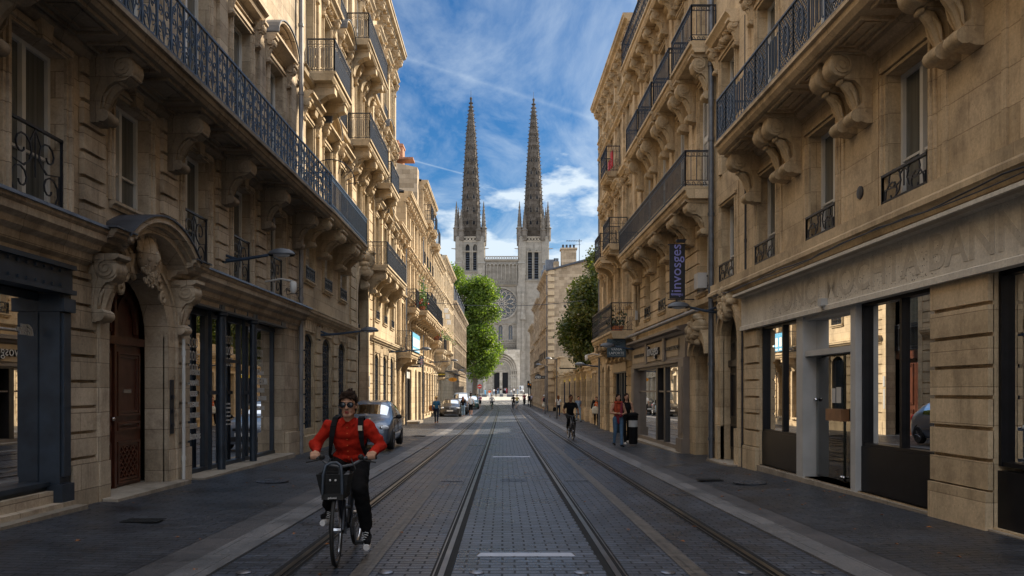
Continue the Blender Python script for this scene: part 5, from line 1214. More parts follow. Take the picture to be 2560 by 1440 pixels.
B = house('terraced_house', 'grey stone house with railed balcony beyond the gabled house', FR5, 98.0, 112.0, 13.0,
    [dict(z=.1, h=2.9, w=1.2, kind='fixed', pane='pane_dark'), dict(z=4.8, h=2.3, w=1.0, rail='plainbars'), dict(z=8.6, h=2.2, w=1.0)], [99.5+2.6*i for i in range(5)], 'stone_umber', strings=(3.9, 8.0, 12.4))
B = house('terraced_house', 'narrow shaded stone house at the corner of the church square', FR5, 112.0, 124.0, 11.0,
    [dict(z=.1, h=2.9, w=1.2, kind='fixed', pane='pane_dark'), dict(z=4.8, h=2.3, w=1.0), dict(z=8.0, h=1.8, w=1.0)], [113.5+2.6*i for i in range(4)], 'stone_umber', strings=(3.9, 7.4, 10.4))
# ================================================================== CATHEDRAL
CY = 215; CZ = gz(CY)
FC = type('F', (), {})()
class CF:                      # a = right, b = towards the street, z up (measured from camera datum)
    s = 1
    def p(self, u, n, z): return Vector((-.43+u, CY-n, z))
FC = CF()
def ux(x): return (x-1254)/9.3
def uz(y): return 1.65+(978-y)/9.3
root = thing('cathedral', 'gothic cathedral with two tall openwork spires and rose window closing the street', 'cathedral', FC.p(0, 0, CZ))
B = dict(F=FC, root=root)
m = MB()
rose_c, rose_r = uz(759), 4.05
ops = [(ux(1235), ux(1249), .8, uz(931), 0), (ux(1256), ux(1270), .8, uz(931), 0)]
lz0, lz1 = uz(850), uz(813)
for u in (-3.1, -.3, 2.4): ops.append((u-.5, u+.5, lz0, lz1, .7))
ops.append((-rose_r, rose_r-.05, rose_c-rose_r, rose_c+rose_r, 0))
wall(m, -4.6, 4.7, 0, uz(650), [o for o in ops], .6, 18)
# fill the square around the round window
for a0 in range(4):
    P = arc(0, rose_c, rose_r, a0*PI/2, (a0+1)*PI/2, 10); cx = rose_r*(1 if a0 in (0, 3) else -1); cz = rose_c+rose_r*(1 if a0 < 2 else -1)
    for i in range(10): m.add([(P[i][0], 0, P[i][1]), (P[i+1][0], 0, P[i+1][1]), (cx, 0, cz)], [(0,1,2)])
A = circ(0, rose_c, rose_r, 36); A2 = circ(0, rose_c, rose_r+.45, 36)
for i in range(36): j = (i+1) % 36; m.profn(-.1, .3, [A[i], A[j], A2[j], A2[i]])
# side walls and buttresses at street level
m.box(-14, -4.6, -6, -.4, 0, uz(700)); m.box(4.7, 15, -6, -.4, 0, uz(700))
for x0, x1, zt in ((1190, 1211, uz(880)), (1292, 1311, uz(812))): m.box(ux(x0), ux(x1), -.4, 1.2, 0, zt)
m.box(-30, -13, -8, -2, 0, 9)
for z in (uz(712), uz(808), uz(862)): m.prof(-4.6, 4.7, [(-.01, z), (.35, z), (.2, z-.25), (-.01, z-.35)])
for i in range(9):               # blind arcade under the parapet
    u = -4.1+i*1.02; m.box(u-.1, u+.1, -.01, .5, uz(700), uz(662)); m.ribbon(arc(u+.51, uz(664), .42, 0, PI, 8), .2, .55, lambda t, z, o: (t, .25+o, z))
for z, nn in ((uz(712), .7), (uz(650), .6)): m.prof(-4.6, 4.7, [(-.01, z), (nn, z), (nn*.6, z-.3), (-.01, z-.5)])
for x, w_ in ((-4.3, .5), (4.3, .5)):
    for zt_, nn in ((uz(812), 1.04), (uz(715), .745)): m.box(x-w_/2-(nn-.745)*.2, x+w_/2+(nn-.745)*.2, -.01, nn, 0, zt_)
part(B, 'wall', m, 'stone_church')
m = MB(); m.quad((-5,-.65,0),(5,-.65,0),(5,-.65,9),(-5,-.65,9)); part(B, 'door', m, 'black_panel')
m = MB()
def balus(m, a, b, z, h, n=.3, p=.62):
    m.box(a, b, n-.12, n+.12, z, z+.14); m.box(a, b, n-.12, n+.12, z+h-.16, z+h); k = int((b-a)/p); q = (b-a)/k
    for i in range(k): m.ribbon(circ(a+(i+.5)*q, z+h/2, q*.36, 8, h*.32), .1, .14, lambda t, zz_, o: (t, n+o, zz_), True); m.box(a+i*q-.04, a+i*q+.04, n-.08, n+.08, z, z+h)
balus(m, ux(1213), ux(1296), uz(650), 1.0); part(B, 'balustrade', m, 'stone_church'); m = MB(); balus(m, ux(1213), ux(1296), uz(711), 1.0); part(B, 'balustrade', m, 'stone_church'); m = MB(); balus(m, -4.4, 3.6, uz(857), .8)
part(B, 'balustrade', m, 'stone_church')
m = MB(); m.quad((-4.4,-.5,rose_c-4.4),(4.4,-.5,rose_c-4.4),(4.4,-.5,rose_c+4.4),(-4.4,-.5,rose_c+4.4)); rs = part(B, 'rose_window', m, 'pane_dark')
m = MB(); mf = lambda t, z, o: (t, -.15+o, z)
m.ribbon(circ(0, rose_c, .8, 14), .2, .3, mf, True); m.ribbon(circ(0, rose_c, .4, 10), .12, .3, mf, True)
for k in range(12):
    a = k*PI/6+.26
    def pol(r, b): return (r*math.cos(a+b), rose_c+r*math.sin(a+b))
    for s in (-1, 1):
        m.ribbon([pol(.8, 0), pol(1.4, s*.12), pol(2.1, s*.26), pol(2.9, s*.2), pol(3.5, 0)], .12, .3, mf)
        m.ribbon([pol(2.1, s*.26), pol(2.9, s*.2), pol(3.5, s*.13), pol(3.9, s*.26)], .09, .25, mf)
        m.ribbon([pol(3.5, 0), pol(4.05, s*.14)], .09, .25, mf)
part(B, 'tracery', m, 'stone_white', rs)
for u in (-3.1, -.3, 2.4):
    m = MB(); m.quad((u-.6,-.5,lz0),(u+.6,-.5,lz0),(u+.6,-.5,lz1),(u-.6,-.5,lz1)); w_ = part(B, 'window', m, 'pane_dark')
    m = MB(); m.ribbon([(u-.75, lz0)]+[(u-.75, lz1-.7)]+arc(u, lz1-.7, .75, PI, 0, 8, 1.0)+[(u+.75, lz0)], .22, .3, lambda t, z, o: (t, .1+o, z)); m.box(u-.06, u+.06, -.4, -.3, lz0, lz1); part(B, 'surround', m, 'stone_church', w_)
# portal
zs = uz(931)
m = MB(); pz = uz(884)-zs
wall(m, -4.9, 4.9, .5, zs+pz+.9, [(-4.25, 4.25, .5, zs+pz, pz)], 1.7, 0); m.v = [(u, n+1.7, z) for u, n, z in m.v]; m.box(-4.9, -4.895, 0, 1.7, .5, zs+pz+.9); m.box(4.895, 4.9, 0, 1.7, .5, zs+pz+.9); m.box(-4.9, 4.9, 0, 1.69, zs+pz+.9, zs+pz+1.0)
for k in range(5):
    r = 4.15-k*.5; nn = 1.5-k*.42; rz_ = pz*(1-k*.115)
    P1 = [(-r, 1.0), (-r, zs)]+[(-r+r*(1-math.cos(t*PI/2/8)), zs+rz_*math.sin(t*PI/2/8)**.9) for t in range(1, 9)]; P1 += [(-x, z) for x, z in P1[::-1][1:]]
    m.ribbon(P1, .26, .42, lambda t, z, o, nn=nn: (t, nn-.2+o, z))
    m.smooth = True
    for i, (x, z) in enumerate(P1):
        if 2 <= i < len(P1)-2 and k < 4:
            m.ball((x*.94, nn-.35, z-.05), (.13, .16, .26), 6, 4)
            x2, z2 = P1[i+1]; m.ball(((x+x2)/2*.94, nn-.35, (z+z2)/2-.05), (.12, .15, .24), 6, 4)
    if k < 4:                    # standing jamb figures
        for s in (-1, 1):
            m.lathe((s*(r-.22), nn-.4, 3.0), [(.14, 0), (.2, .5), (.17, 1.4), (.19, 1.9), (.08, 2.15), (.12, 2.35), (.001, 2.55)], 8); m.lathe((s*(r-.22), nn-.4, 1.1), [(.2, 0), (.1, .3), (.1, 1.6), (.22, 1.9)], 8)
            m.lathe((s*(r-.22), nn-.4, 5.65), [(.2, 0), (.22, .3), (.001, .8)], 8)
    m.smooth = False
P = [(-2.05, zs)]+[(-2.05*math.cos(t*PI/16), zs+2.9*math.sin(t*PI/16)) for t in range(0, 9)]
pts = P+[(-x, z) for x, z in P[::-1][1:]]
m.add([(x, -.15, z) for x, z in pts], [tuple(range(len(pts)))])
for zz0, c_ in ((zs+.15, 11), (zs+1.05, 8), (zs+1.9, 4)):
    for i in range(c_): m.ball(((i-(c_-1)/2)*.34, .0, zz0+.35), (.12, .14, .32), 6, 4)
    m.box(-c_*.19, c_*.19, -.15, .05, zz0-.12, zz0)
m.box(ux(1249), ux(1256), -.5, .1, .8, zs); m.ball((.0, .15, 4.2), (.2, .2, .9), 8, 6)
part(B, 'portal', m, 'stone_white')
m = MB()                          # openwork band and gable over the portal
for i in range(11):
    u = -3.6+i*.72
    for s in (-1, 1): m.ribbon([(u-.3*s, uz(880)), (u+.3*s, uz(864))], .1, .2, lambda t, z, o: (t, .5+o, z))
    m.ribbon(circ(u, uz(868), .2, 7), .08, .2, lambda t, z, o: (t, .5+o, z), True)

for s in (-1, 1):
    for zb_, zt_ in ((1, 9), ): m.lathe((s*5.0, .9, zb_), [(.5, 0), (.5, 7.2), (.62, 7.3), (.35, 7.7), (.05, 10.5), (.001, 10.6)], 8)
m.box(ux(1304), ux(1310), 1.2, 1.5, uz(880), uz(735)); m.lathe((ux(1307), 1.2, uz(800)), [(.8, 0), (.7, 1.2), (.4, 2.6), (.28, 4), (.5, 4.2), (.05, 9), (.001, 9.1)], 8)
part(B, 'openwork_gable', m, 'stone_church')
def pinnacle(m, x, n, z0, h, r):
    m.lathe((x, n, z0), [(r, 0), (r, h*.3), (r*1.3, h*.32), (r*.75, h*.36), (r*.6, h*.55), (r*.1, h*.98), (.001, h)], 6)
    for k in range(6):
        z = z0+h*(.4+.09*k); q = r*(.75-.1*k)
        for a in range(4): m.ball((x+q*math.cos(a*PI/2+.5), n+q*math.sin(a*PI/2+.5), z), r*.2, 4, 3)
for (x0, x1, ytop, b0, b1, wins, ybase, tp) in ((1139, 1211, 604, 676, 611, (1169, 1188), 1152, 237), (1297, 1372, 604, 698, 626, (1325, 1341), 1306, 240)):
    a, b = ux(x0), ux(x1); c = (a+b)/2+.1; zt = uz(ytop)
    m = MB(); ops = [(ux(w)-.55, ux(w)+.55, uz(b0), uz(b1), .9) for w in wins]
    wall(m, a+.6, b-.6, 0, zt, ops, .8, 0); m.quad((a+.6,0,0),(a+.6,-8,0),(a+.6,-8,zt),(a+.6,0,zt)); m.quad((b-.6,0,0),(b-.6,-8,0),(b-.6,-8,zt),(b-.6,0,zt)); m.quad((a,0,zt),(b,0,zt),(b,-8,zt),(a,-8,zt)); m.quad((a+.6,-8,0),(b-.6,-8,0),(b-.6,-8,zt),(a+.6,-8,zt))
    for s, x in ((-1, a+.75), (1, b-.75)):
        for n in (-.5, -7.5):
            m.box(x-1.0, x+1.0, n-.9, n+1.6, 0, zt-14); m.box(x-.9, x+.9, n-.9, n+1.2, zt-14, zt-6); m.box(x-.7, x+.7, n-.8, n+.9, zt-6, zt+.5); m.lathe((x-s*.3, n, zt-9), [(1.15, 0), (1.15, 9.8), (1.3, 10), (.9, 10.4)], 8)
            m.prof(x-1.0, x+1.0, [(n-.9, zt-6), (n+1.4, zt-6), (n+.9, zt-5.4), (n-.9, zt-5.4)])
        for z in (zt-.5,): m.box(x+s*.6-.1, x+s*.6+.1, -.3, -.1, z-2, z-1.85); m.tube([(x, -.2, z-1.5), (x+s*1.9, -.2, z-1.3)], [.2, .1], 5)
    for w in wins:
        m.ribbon([(ux(w)-.7, uz(b0)), (ux(w)-.7, uz(b1)-.9)]+arc(ux(w), uz(b1)-.9, .7, PI, 0, 6, 1.1)+[(ux(w)+.7, uz(b0))], .16, .3, lambda t, z, o: (t, .1+o, z))
    for k in range(5): m.box(a+1.1+k*(b-a-2.2)/4-.06, a+1.1+k*(b-a-2.2)/4+.06, -.01, .16, zt-2.4, zt-.4)
    m.prof(a+.6, b-.6, [(-.01, zt-2.5), (.3, zt-2.5), (.2, zt-2.75), (-.01, zt-2.9)]); m.prof(a+.6, b-.6, [(-.01, uz(b0)-.3), (.3, uz(b0)-.3), (.2, uz(b0)-.6), (-.01, uz(b0)-.8)])
    tw = part(B, 'tower', m, 'stone_church')
    m = MB(); balus(m, a+1.2, b-1.2, zt, 1.3, .1, .8); part(B, 'balustrade', m, 'stone_white', tw)
    for w in wins:
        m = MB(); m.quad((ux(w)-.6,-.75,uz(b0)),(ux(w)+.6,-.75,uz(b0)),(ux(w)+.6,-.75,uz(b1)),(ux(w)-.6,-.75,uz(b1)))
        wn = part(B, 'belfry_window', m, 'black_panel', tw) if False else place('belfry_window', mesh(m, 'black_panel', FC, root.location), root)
        m = MB(); 
        for k in range(9): z = uz(b0)+.4+k*(uz(b1)-uz(b0)-1.5)/9; m.add([(ux(w)-.55,-.5,z),(ux(w)+.55,-.5,z),(ux(w)+.55,-.2,z-.35),(ux(w)-.55,-.2,z-.35)], [(0,1,2,3)])
        place('louvres', mesh(m, 'slate', FC, root.location), wn)
    for x, n in ((a+.2, -.5), (b-.2, -.5), (a+.4, -7.5), (b-.4, -7.5), (a+1.5, .2), (b-1.5, .2)):
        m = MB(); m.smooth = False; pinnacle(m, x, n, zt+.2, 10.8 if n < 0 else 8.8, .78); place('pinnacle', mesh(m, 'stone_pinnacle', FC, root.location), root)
    # spire
    m = MB(); cy = -4; zb_ = zt+1.2; ztp = uz(tp); H = ztp-zb_
    m.lathe((c, cy, zb_-1.4), [(3.2, 0), (3.2, 1.2), (2.6, 1.3), (2.6, 3.2), (2.75, 3.4)], 8)
    def rad(t):
        K_ = ((0, 2.45), (.28, 2.25), (.52, 1.72), (.7, 1.33), (.81, 1.05), (.92, .58), (1, .12))
        for (a_, ra), (b_, rb) in zip(K_, K_[1:]):
            if t <= b_: return ra+(rb-ra)*(t-a_)/(b_-a_)
        return .12
    pr = [(rad(i/30), zb_+2+(H-2)*i/30) for i in range(31)]
    rows = 11
    m.lathe((c, cy, 0), pr+[(.25, ztp), (.32, ztp+.3), (.05, ztp+.6), (.03, ztp+2.6), (.001, ztp+2.7)], 8)
    for j in range(8):
        an = 2*PI*j/8; ca, sa = math.cos(an), math.sin(an)
        for i in range(34):      # crockets on the arrises
            t = .02+i*.029; r = rad(t)+.1; z = zb_+2+(H-2)*t; m.ball((c+(r+.12)*ca, cy+(r+.12)*sa, z), (.22, .22, .13), 5, 3)
        m.tube([(c+(rad(t)+.02)*ca, cy+(rad(t)+.02)*sa, zb_+2+(H-2)*t) for t in (0, .25, .5, .75, 1)], [.16, .13, .11, .08, .04], 4)
    for k in range(12):
        t = .0+k*.08; r = rad(t)*1.035; z = zb_+2+(H-2)*t; m.lathe((c, cy, z), [(r, -.12), (r+.07, 0), (r, .12)], 8)
    m.ball((c, cy, ztp+.5), .35, 8, 6)
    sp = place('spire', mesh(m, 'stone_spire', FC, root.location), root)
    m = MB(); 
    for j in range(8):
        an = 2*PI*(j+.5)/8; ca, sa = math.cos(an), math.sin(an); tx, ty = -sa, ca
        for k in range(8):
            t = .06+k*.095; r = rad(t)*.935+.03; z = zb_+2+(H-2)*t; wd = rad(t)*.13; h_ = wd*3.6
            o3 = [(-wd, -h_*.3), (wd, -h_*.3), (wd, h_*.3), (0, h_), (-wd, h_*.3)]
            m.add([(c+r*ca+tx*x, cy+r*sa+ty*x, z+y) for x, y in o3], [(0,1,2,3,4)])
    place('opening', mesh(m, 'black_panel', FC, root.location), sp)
    m = MB()
    for j in range(8):
        an = 2*PI*(j+.5)/8; ca, sa = math.cos(an), math.sin(an); tx, ty = -sa, ca
        for k in range(8):
            t = .06+k*.095; r = rad(t)*.94+.08; z = zb_+2+(H-2)*t; wd = rad(t)*.2; h_ = wd*3.3
            m.ribbon([(-wd, -h_*.3), (-wd*.8, h_*.2), (0, h_), (wd*.8, h_*.2), (wd, -h_*.3)], .12, .14, lambda x, y, o: (c+(r+o)*ca+tx*x, cy+(r+o)*sa+ty*x, z+y))
            m.ball((c+(r+.1)*ca, cy+(r+.1)*sa, z+h_+.1), .14, 5, 3)
    place('gablet', mesh(m, 'stone_pinnacle', FC, root.location), sp)
# ================================================================== TREES
def tree(name, label, cat, base, blobs, leafmat_, n, leaf, trunk_r, group=None, seed=1, trunk_top=None, forks=()):
    rd = random.Random(seed); t = thing(name, label, cat, base, 0, group)
    m = MB(); m.smooth = True; tt = trunk_top or (0, 0, 6)
    m.tube([(0, 0, -.5), (.1, .05, tt[2]*.4), (tt[0]*.6, tt[1]*.6, tt[2]*.75), tt], [trunk_r*1.25, trunk_r, trunk_r*.8, trunk_r*.55], 10)
    for b in blobs[:10]:
        c = Vector(b[:3]); s = Vector(tt)*rd.uniform(.55, 1); mid_ = (s+c)/2+Vector((rd.uniform(-.5, .5), rd.uniform(-.5, .5), .3))
        m.tube([s, mid_, c], [trunk_r*.42, trunk_r*.25, .03], 6)
    place('trunk', mesh(m, 'tree_bark'), t)
    tot = sum(b[3]*b[4]*b[5] for b in blobs); vs = []; fs = []
    for bx, by, bz, rx, ry, rz_ in blobs:
        cnt = int(n*(rx*ry*rz_)/tot)
        # twigs of leaves: clumps scattered in the outer shell of every bough
        k = 0
        while k < cnt:
            v = Vector((rd.gauss(0, 1), rd.gauss(0, 1), rd.gauss(0, 1))).normalized(); q = rd.uniform(.45, 1.0)**.5*rd.uniform(.85, 1.08)
            cc = Vector((bx+v.x*rx*q, by+v.y*ry*q, bz+v.z*rz_*q))
            if noise.noise(cc*.55+Vector((seed, 0, 0))) < -.12 and rd.random() < .85: k += 4; continue
            for j in range(9):
                p = cc+Vector((rd.gauss(0, 1), rd.gauss(0, 1), rd.gauss(0, .8)))*leaf*1.3
                a = Vector((rd.gauss(0, 1), rd.gauss(0, 1), rd.gauss(0, .5)-.3)).normalized()*leaf; nb = a.cross(Vector((rd.gauss(0, 1), rd.gauss(0, 1), rd.gauss(0, 1)))).normalized()*leaf*.42
                o = len(vs); vs += [p-a*.5, p+nb, p+a*.6, p-nb]; fs.append((o, o+1, o+2, o+3)); k += 1
    me = bpy.data.meshes.new('crown'); me.from_pydata([tuple(v) for v in vs], [], fs); me.materials.append(MATS[leafmat_]); place('crown', me, t)
    return t
rd = random.Random(3)
def blobs_in(x0, x1, y0, y1, z0, z1, n, r0, r1, shape):
    o = []
    while len(o) < n:
        x, y, z = rd.uniform(x0, x1), rd.uniform(y0, y1), rd.uniform(z0, z1); r = rd.uniform(r0, r1)
        if shape(x, y, z): o.append((x, y, z, r, r*rd.uniform(.8, 1.1), r*rd.uniform(.6, .9)))
    return o
bl = blobs_in(-5.0, 4.0, -3, 3, 4.2, 22.0, 100, 1.2, 2.0, lambda x, y, z: x < 3.2-max(0, z-18)*.45-max(0, 7-z)*.5)
tree('plane_tree', 'tall bright green plane tree standing before the cathedral', 'tree', (-5.0, 140, gz(140)+.5), bl, 'leaf_plane', 60000, .34, .42, None, 5, (0, 0, 8))
bl = [(x, y, z, a*.85, b, c) for x, y, z, a, b, c in blobs_in(-3.4, 3.0, -3, 3, 3.4, 11.3, 100, .85, 1.25, lambda x, y, z: x > -3.2+max(0, z-7.0)*.4+max(0, 5.5-z)*.4)]
tree('chestnut_tree', 'dark green chestnut tree with rusting leaves leaning over the garden wall', 'tree', (8.1, 55, gz(55)), bl, 'leaf_chestnut', 110000, .17, .3, None, 8, (0, 0, 4))
bl = blobs_in(-3.5, 3.5, -3, 3, 4, 9.0, 18, 1.2, 1.9, lambda x, y, z: True)
tree('chestnut_tree', 'second chestnut tree behind the dark green one, mostly hidden by it', 'tree', (11.5, 64, gz(64)), bl, 'leaf_chestnut', 14000, .2, .3, None, 9, (0, 0, 4))
def pot(u, P, z, F, lb, mat='leaf_pot', s=.5, flower=None, h=.8, seed=1, name='balcony_plant'):
    rd = random.Random(seed); c = F.p(u, P, z); t = thing(name, lb, 'plant', c, 0, 'potted plants on the balconies')
    m = MB(); m.lathe((0, 0, 0), [(.14*s*2, 0), (.2*s*2, .4*s), (.17*s*2, .4*s), (.001, .36*s)], 10); place('pot', mesh(m, 'pot_terracotta'), t)
    m = MB()
    for k in range(int(260*s*h)):
        p = Vector((rd.gauss(0, .3*s), rd.gauss(0, .5*s), .4*s+abs(rd.gauss(0, .45))*h)); a = Vector((rd.gauss(0, 1), rd.gauss(0, 1), rd.gauss(.2, 1))).normalized()*.09; nb = a.cross(Vector((rd.gauss(0, 1), rd.gauss(0, 1), 1))).normalized()*.045
        m.quad(p-a, p+nb, p+a, p-nb)
    place('foliage', mesh(m, mat), t)
    if flower:
        m = MB()
        for k in range(14): m.ball((rd.gauss(0, .25*s), rd.gauss(0, .4*s), .3+rd.uniform(0, .5)*s), .06, 5, 4)
        place('flowers', mesh(m, flower), t)
pot(49.8, .75, 6.7, FA, 'leafy green bush with red flowers at the near end of the flower balcony', s=.6, flower='petal_red', h=1.0, seed=1)
pot(51.6, .6, 6.7, FA, 'tall feathery pale green plant in the middle of the flower balcony', s=.5, h=2.0, seed=2)
pot(53.6, .6, 6.7, FA, 'slender tall green plant toward the far end of the flower balcony', s=.45, h=1.8, seed=3)
pot(63.6, .5, 5.7, FA, 'low plant with orange flowers on the small balcony below the black railing', s=.8, flower='petal_orange', h=.8, seed=4)
pot(71.6, .6, 5.25, FA, 'round dark green bush filling the carved stone balcony', s=1.2, h=1.2, seed=5)
pot(33.0, .5, 4.05, FR3, 'dark round ball shaped bush behind the low balcony railing above the teal sign', 'leaf_dark', s=.7, h=.7, seed=6)
# ================================================================== LAMPS, SIGNS, WIRE
def wall_lamp(F, u, z, L, lb, rise=.12, mat='steel_grey', base=True):
    t = thing('wall_lamp', lb, 'street lamp', F.p(u, 0, z), 0, 'arm lamps fixed to the house fronts')
    def P(n, dz): v = F.p(u, n, z+dz)-F.p(u, 0, z); return tuple(v)
    m = MB(); m.box(*sorted((P(0, 0)[0], P(.05, 0)[0])), -.05, .05, -.3, .3); m.smooth = True; m.tube([P(.05, .0), P(L*.5, rise*.35), P(L, rise)], [.045, .035, .03], 8); m.tube([P(.05, .12), P(.3, .03)], .03, 6); m.smooth = False; place('arm', mesh(m, 'iron_blue' if mat == 'steel_grey' else mat), t)
    m = MB(); m.smooth = True; c = P(L+.28, rise+.02)
    pr = [(.24, -.03), (.25, 0), (.21, .06), (.14, .10), (.05, .12), (.001, .125)]
    vs = []; k = 18
    for r, h_ in pr:
        for j in range(k): a = 2*PI*j/k; vs.append((c[0]+r*1.15*math.cos(a), c[1]+r*.8*math.sin(a), c[2]+h_))
    m.add(vs, [(i*k+j, i*k+(j+1) % k, (i+1)*k+(j+1) % k, (i+1)*k+j) for i in range(5) for j in range(k)]); place('lamp_shade', mesh(m, mat), t)
    m = MB(); m.smooth = True; m.ball((c[0], c[1], c[2]-.02), (.18, .14, .045), 12, 6); place('lamp_glass', mesh(m, 'lamp_glass'), t)
    return t
wall_lamp(FL, 16.75, 4.38, .95, 'dome arm lamp over the upholsterer shop')
wall_lamp(FL2, 24.95, 3.4, 1.3, 'dome arm lamp between two arched grilled ground floor windows')
wall_lamp(FL2, 39.9, 3.6, 1.6, 'dome arm lamp just before the blue painted balcony')
wall_lamp(FA, 62.5, 3.9, 1.7, 'pale arm lamp above the black and yellow shop sign')
wall_lamp(FA, 76.5, 3.5, 1.5, 'pale arm lamp above the orange oval sign'); wall_lamp(FA, 95, 3.6, 1.5, 'small dark arm lamp on the slate mansard house')
wall_lamp(FR, 20.05, 3.63, .72, 'dome arm lamp beside the zinc drainpipe under the violet banner')
wall_lamp(FR, 30.7, 3.25, .95, 'dome arm lamp crossing the teal hanging sign')
wall_lamp(FR4, 43.0, 2.95, 1.0, 'dome arm lamp on the low stone range before the garden wall')
def cctv(F, u, z, lb, n=.5):
    t = thing('security_camera', lb, 'camera', F.p(u, 0, z)); s = F.s
    m = MB(); m.smooth = True; m.tube([(0, 0, 0), (s*n*.6, 0, .08), (s*n, 0, .02)], .025, 6); m.smooth = False; place('bracket', mesh(m, 'grey_paint'), t)
    m = MB(); m.smooth = True; m.lathe((s*n, 0, -.22), [(.001, -.06), (.05, -.045), (.07, 0), (.08, .04), (.08, .2), (.05, .24), (.001, .24)], 12); place('housing', mesh(m, 'white_paint'), t)
cctv(FL, 19.3, 4.28, 'white cylinder camera hanging beyond the dome lamp over the upholsterer shop', .75)
cctv(FR3, 41.3, 3.5, 'white dome camera hanging before the low stone range', .8)
m = MB(); rd = random.Random(8)
t = thing('bird_nest_wires', 'tangle of thin wires beside the white cylinder camera', 'wire', FL.p(19.9, .4, 4.2)); 
for k in range(7): m.tube([(0, 0, 0), (rd.uniform(-.1, .25), rd.uniform(-.1, .2), rd.uniform(-.15, .1)), (rd.uniform(.1, .4), rd.uniform(0, .2), rd.uniform(-.2, .15))], .006, 4)
place('strands', mesh(m, 'iron'), t)
m = MB(); zA, zB = 6.9, 5.8; pts = []
for i in range(21): q = i/20; pts.append((-5.8+11*q, 50, 7.35-.75*4*q*(1-q)*.5)); 
m.tube(pts, .018, 5); m.tube([(x, 50, z+.0) for x, _, z in pts[:1]]+[(-5.8, 50, 7.3)], .03, 5)
t = thing('overhead_wire', 'thin black wire slung across the street between the houses', 'wire', (0, 0, 0)); place('cable', mesh(m, 'iron'), t)
m = MB(); m.ball((3.85, 50, 6.98), .08, 6, 5); place('insulator', mesh(m, 'iron'), t)
def sign(name, lb, c, w, h, d=.06, mat='sign_black', bracket=None, cat='sign'):
    """flat sign across the street, facing the camera; c = centre"""
    t = thing(name, lb, cat, c); m = MB(); m.box(-w/2, w/2, -d/2, d/2, -h/2, h/2); place('panel', mesh(m, mat), t); return t
mfs = lambda dx=0, dz=0, n=.034: (lambda p, q, c: (p+dx, -n-c, q+dz))
# violet-on-black vertical banner
yb = 22.2; cx = (1693-1258)*yb/2000; t = sign('hanging_banner', 'tall black banner with violet lettering read upward, above the taupe linen shop', (cx, yb, 1.65+(978-680)*yb/2000), .43, 1.48, .03, 'sign_black')
m = MB(); add_text(m, 'linvosges', .40, lambda p, q, c: (-q+.10, -.02-c, p-.0+.06), .002, bold=.002); add_text(m, 'linvosges', .125, lambda p, q, c: (p, -.02-c, -.66+q), .002, sx=.72); place('lettering', mesh(m, 'sign_violet'), t)
m = MB(); wallx = 5.72-.016*yb-cx
m.tube([(-.26, 0, .76), (wallx, 0, .76)], .018, 6); m.tube([(-.26, 0, -.76), (wallx, 0, -.76)], .014, 6); m.tube([(-.05, 0, .86), (.3, 0, .86)], .02, 6); m.box(-.02, .25, -.05, .05, .82, .9); place('bracket', mesh(m, 'iron'), t)
# teal square sign
yb = 31.6; cx = (1541-1258)*yb/2000; t = sign('hanging_sign', 'square teal hanging sign with white ribbon emblem over two words', (cx, yb, 1.65+(978-870)*yb/2000), .74, .72, .06, 'sign_teal')
m = MB(); add_text(m, 'VANIA', .145, mfs(0, -.10)); add_text(m, 'LAPORTE', .145, mfs(0, -.25))
for s in (-1, 1): m.ribbon(circ(s*.09, .2, .1, 12, .045), .014, .004, lambda p, q, o: (p, -.034, q), True); m.ribbon([(0, .18), (s*.1, .08), (s*.06, .14)], .014, .004, lambda p, q, o: (p, -.034, q))
m.box(-.3, .3, -.036, -.032, -.305, -.30); place('lettering', mesh(m, 'sign_white'), t)
m = MB(); m.tube([(0, 0, .4), (5.2-cx, 0, .4)], .02, 6); m.tube([(-.3, 0, .36), (-.3, 0, .4)], .012, 5); place('bracket', mesh(m, 'iron'), t)
# barber sign
yb = 46.9; X_ = lambda x, y: (x-1258)*y/2000
cx = X_(1041, yb); t = thing('barber_sign', 'black and white barber sign with red and blue striped pole beyond the blue balcony', 'sign', (cx, yb, 1.65+(978-904)*yb/2000))
m = MB(); m.box(-.42, .38, -.08, .08, -.19, .17); m.box(.22, .40, -.085, .085, -.34, .34); place('panel', mesh(m, 'sign_black'), t)
m = MB(); m.box(-.42, .22, -.08, .08, .19, .33); m.box(-.42, .22, -.08, .08, -.34, -.21); m.box(.25, .37, -.09, .09, -.18, .18)
m.lathe((.31, 0, .26), [(.001, -.095), (.05, -.095), (.05, .095), (.001, .095)], 14, 'y'); m.lathe((.31, 0, -.265), [(.001, -.095), (.05, -.095), (.05, .095), (.001, .095)], 14, 'y')
add_text(m, 'Gaëlle', .26, mfs(-.1, -.07, .085), shear=.3, bold=.004); place('white_panel', mesh(m, 'sign_white'), t)
m = MB(); add_text(m, 'BARBIER', .13, mfs(-.1, -.325, .085), bold=.004); add_text(m, 'COIFFURE', .1, mfs(-.1, .225, .085), bold=.003); place('lettering', mesh(m, 'sign_black'), t)
for nm, mt, k0 in (('red_stripe', 'sign_red', 0), ('blue_stripe', 'sign_blue', 1)):
    m = MB()
    for k in range(3): z = -.17+k*.12+k0*.06; m.add([(.25,-.095,z),(.37,-.095,z+.05),(.37,-.095,z+.08),(.25,-.095,z+.03)], [(0,1,2,3)])
    place(nm, mesh(m, mt), t)
m = MB(); m.tube([(-.42, 0, .2), (-5.75-cx, 0, .2)], .02, 6); m.tube([(-.2, 0, -.34), (-.2, 0, -.6)], .012, 5); place('bracket', mesh(m, 'iron'), t)
yb = 63; cx = X_(1104, yb); t = sign('hanging_sign', 'small black sign with yellow capital letters under a pale arm lamp', (cx-.0, yb, 1.65+(978-937)*yb/2000), .55, .36, .08, 'sign_black')
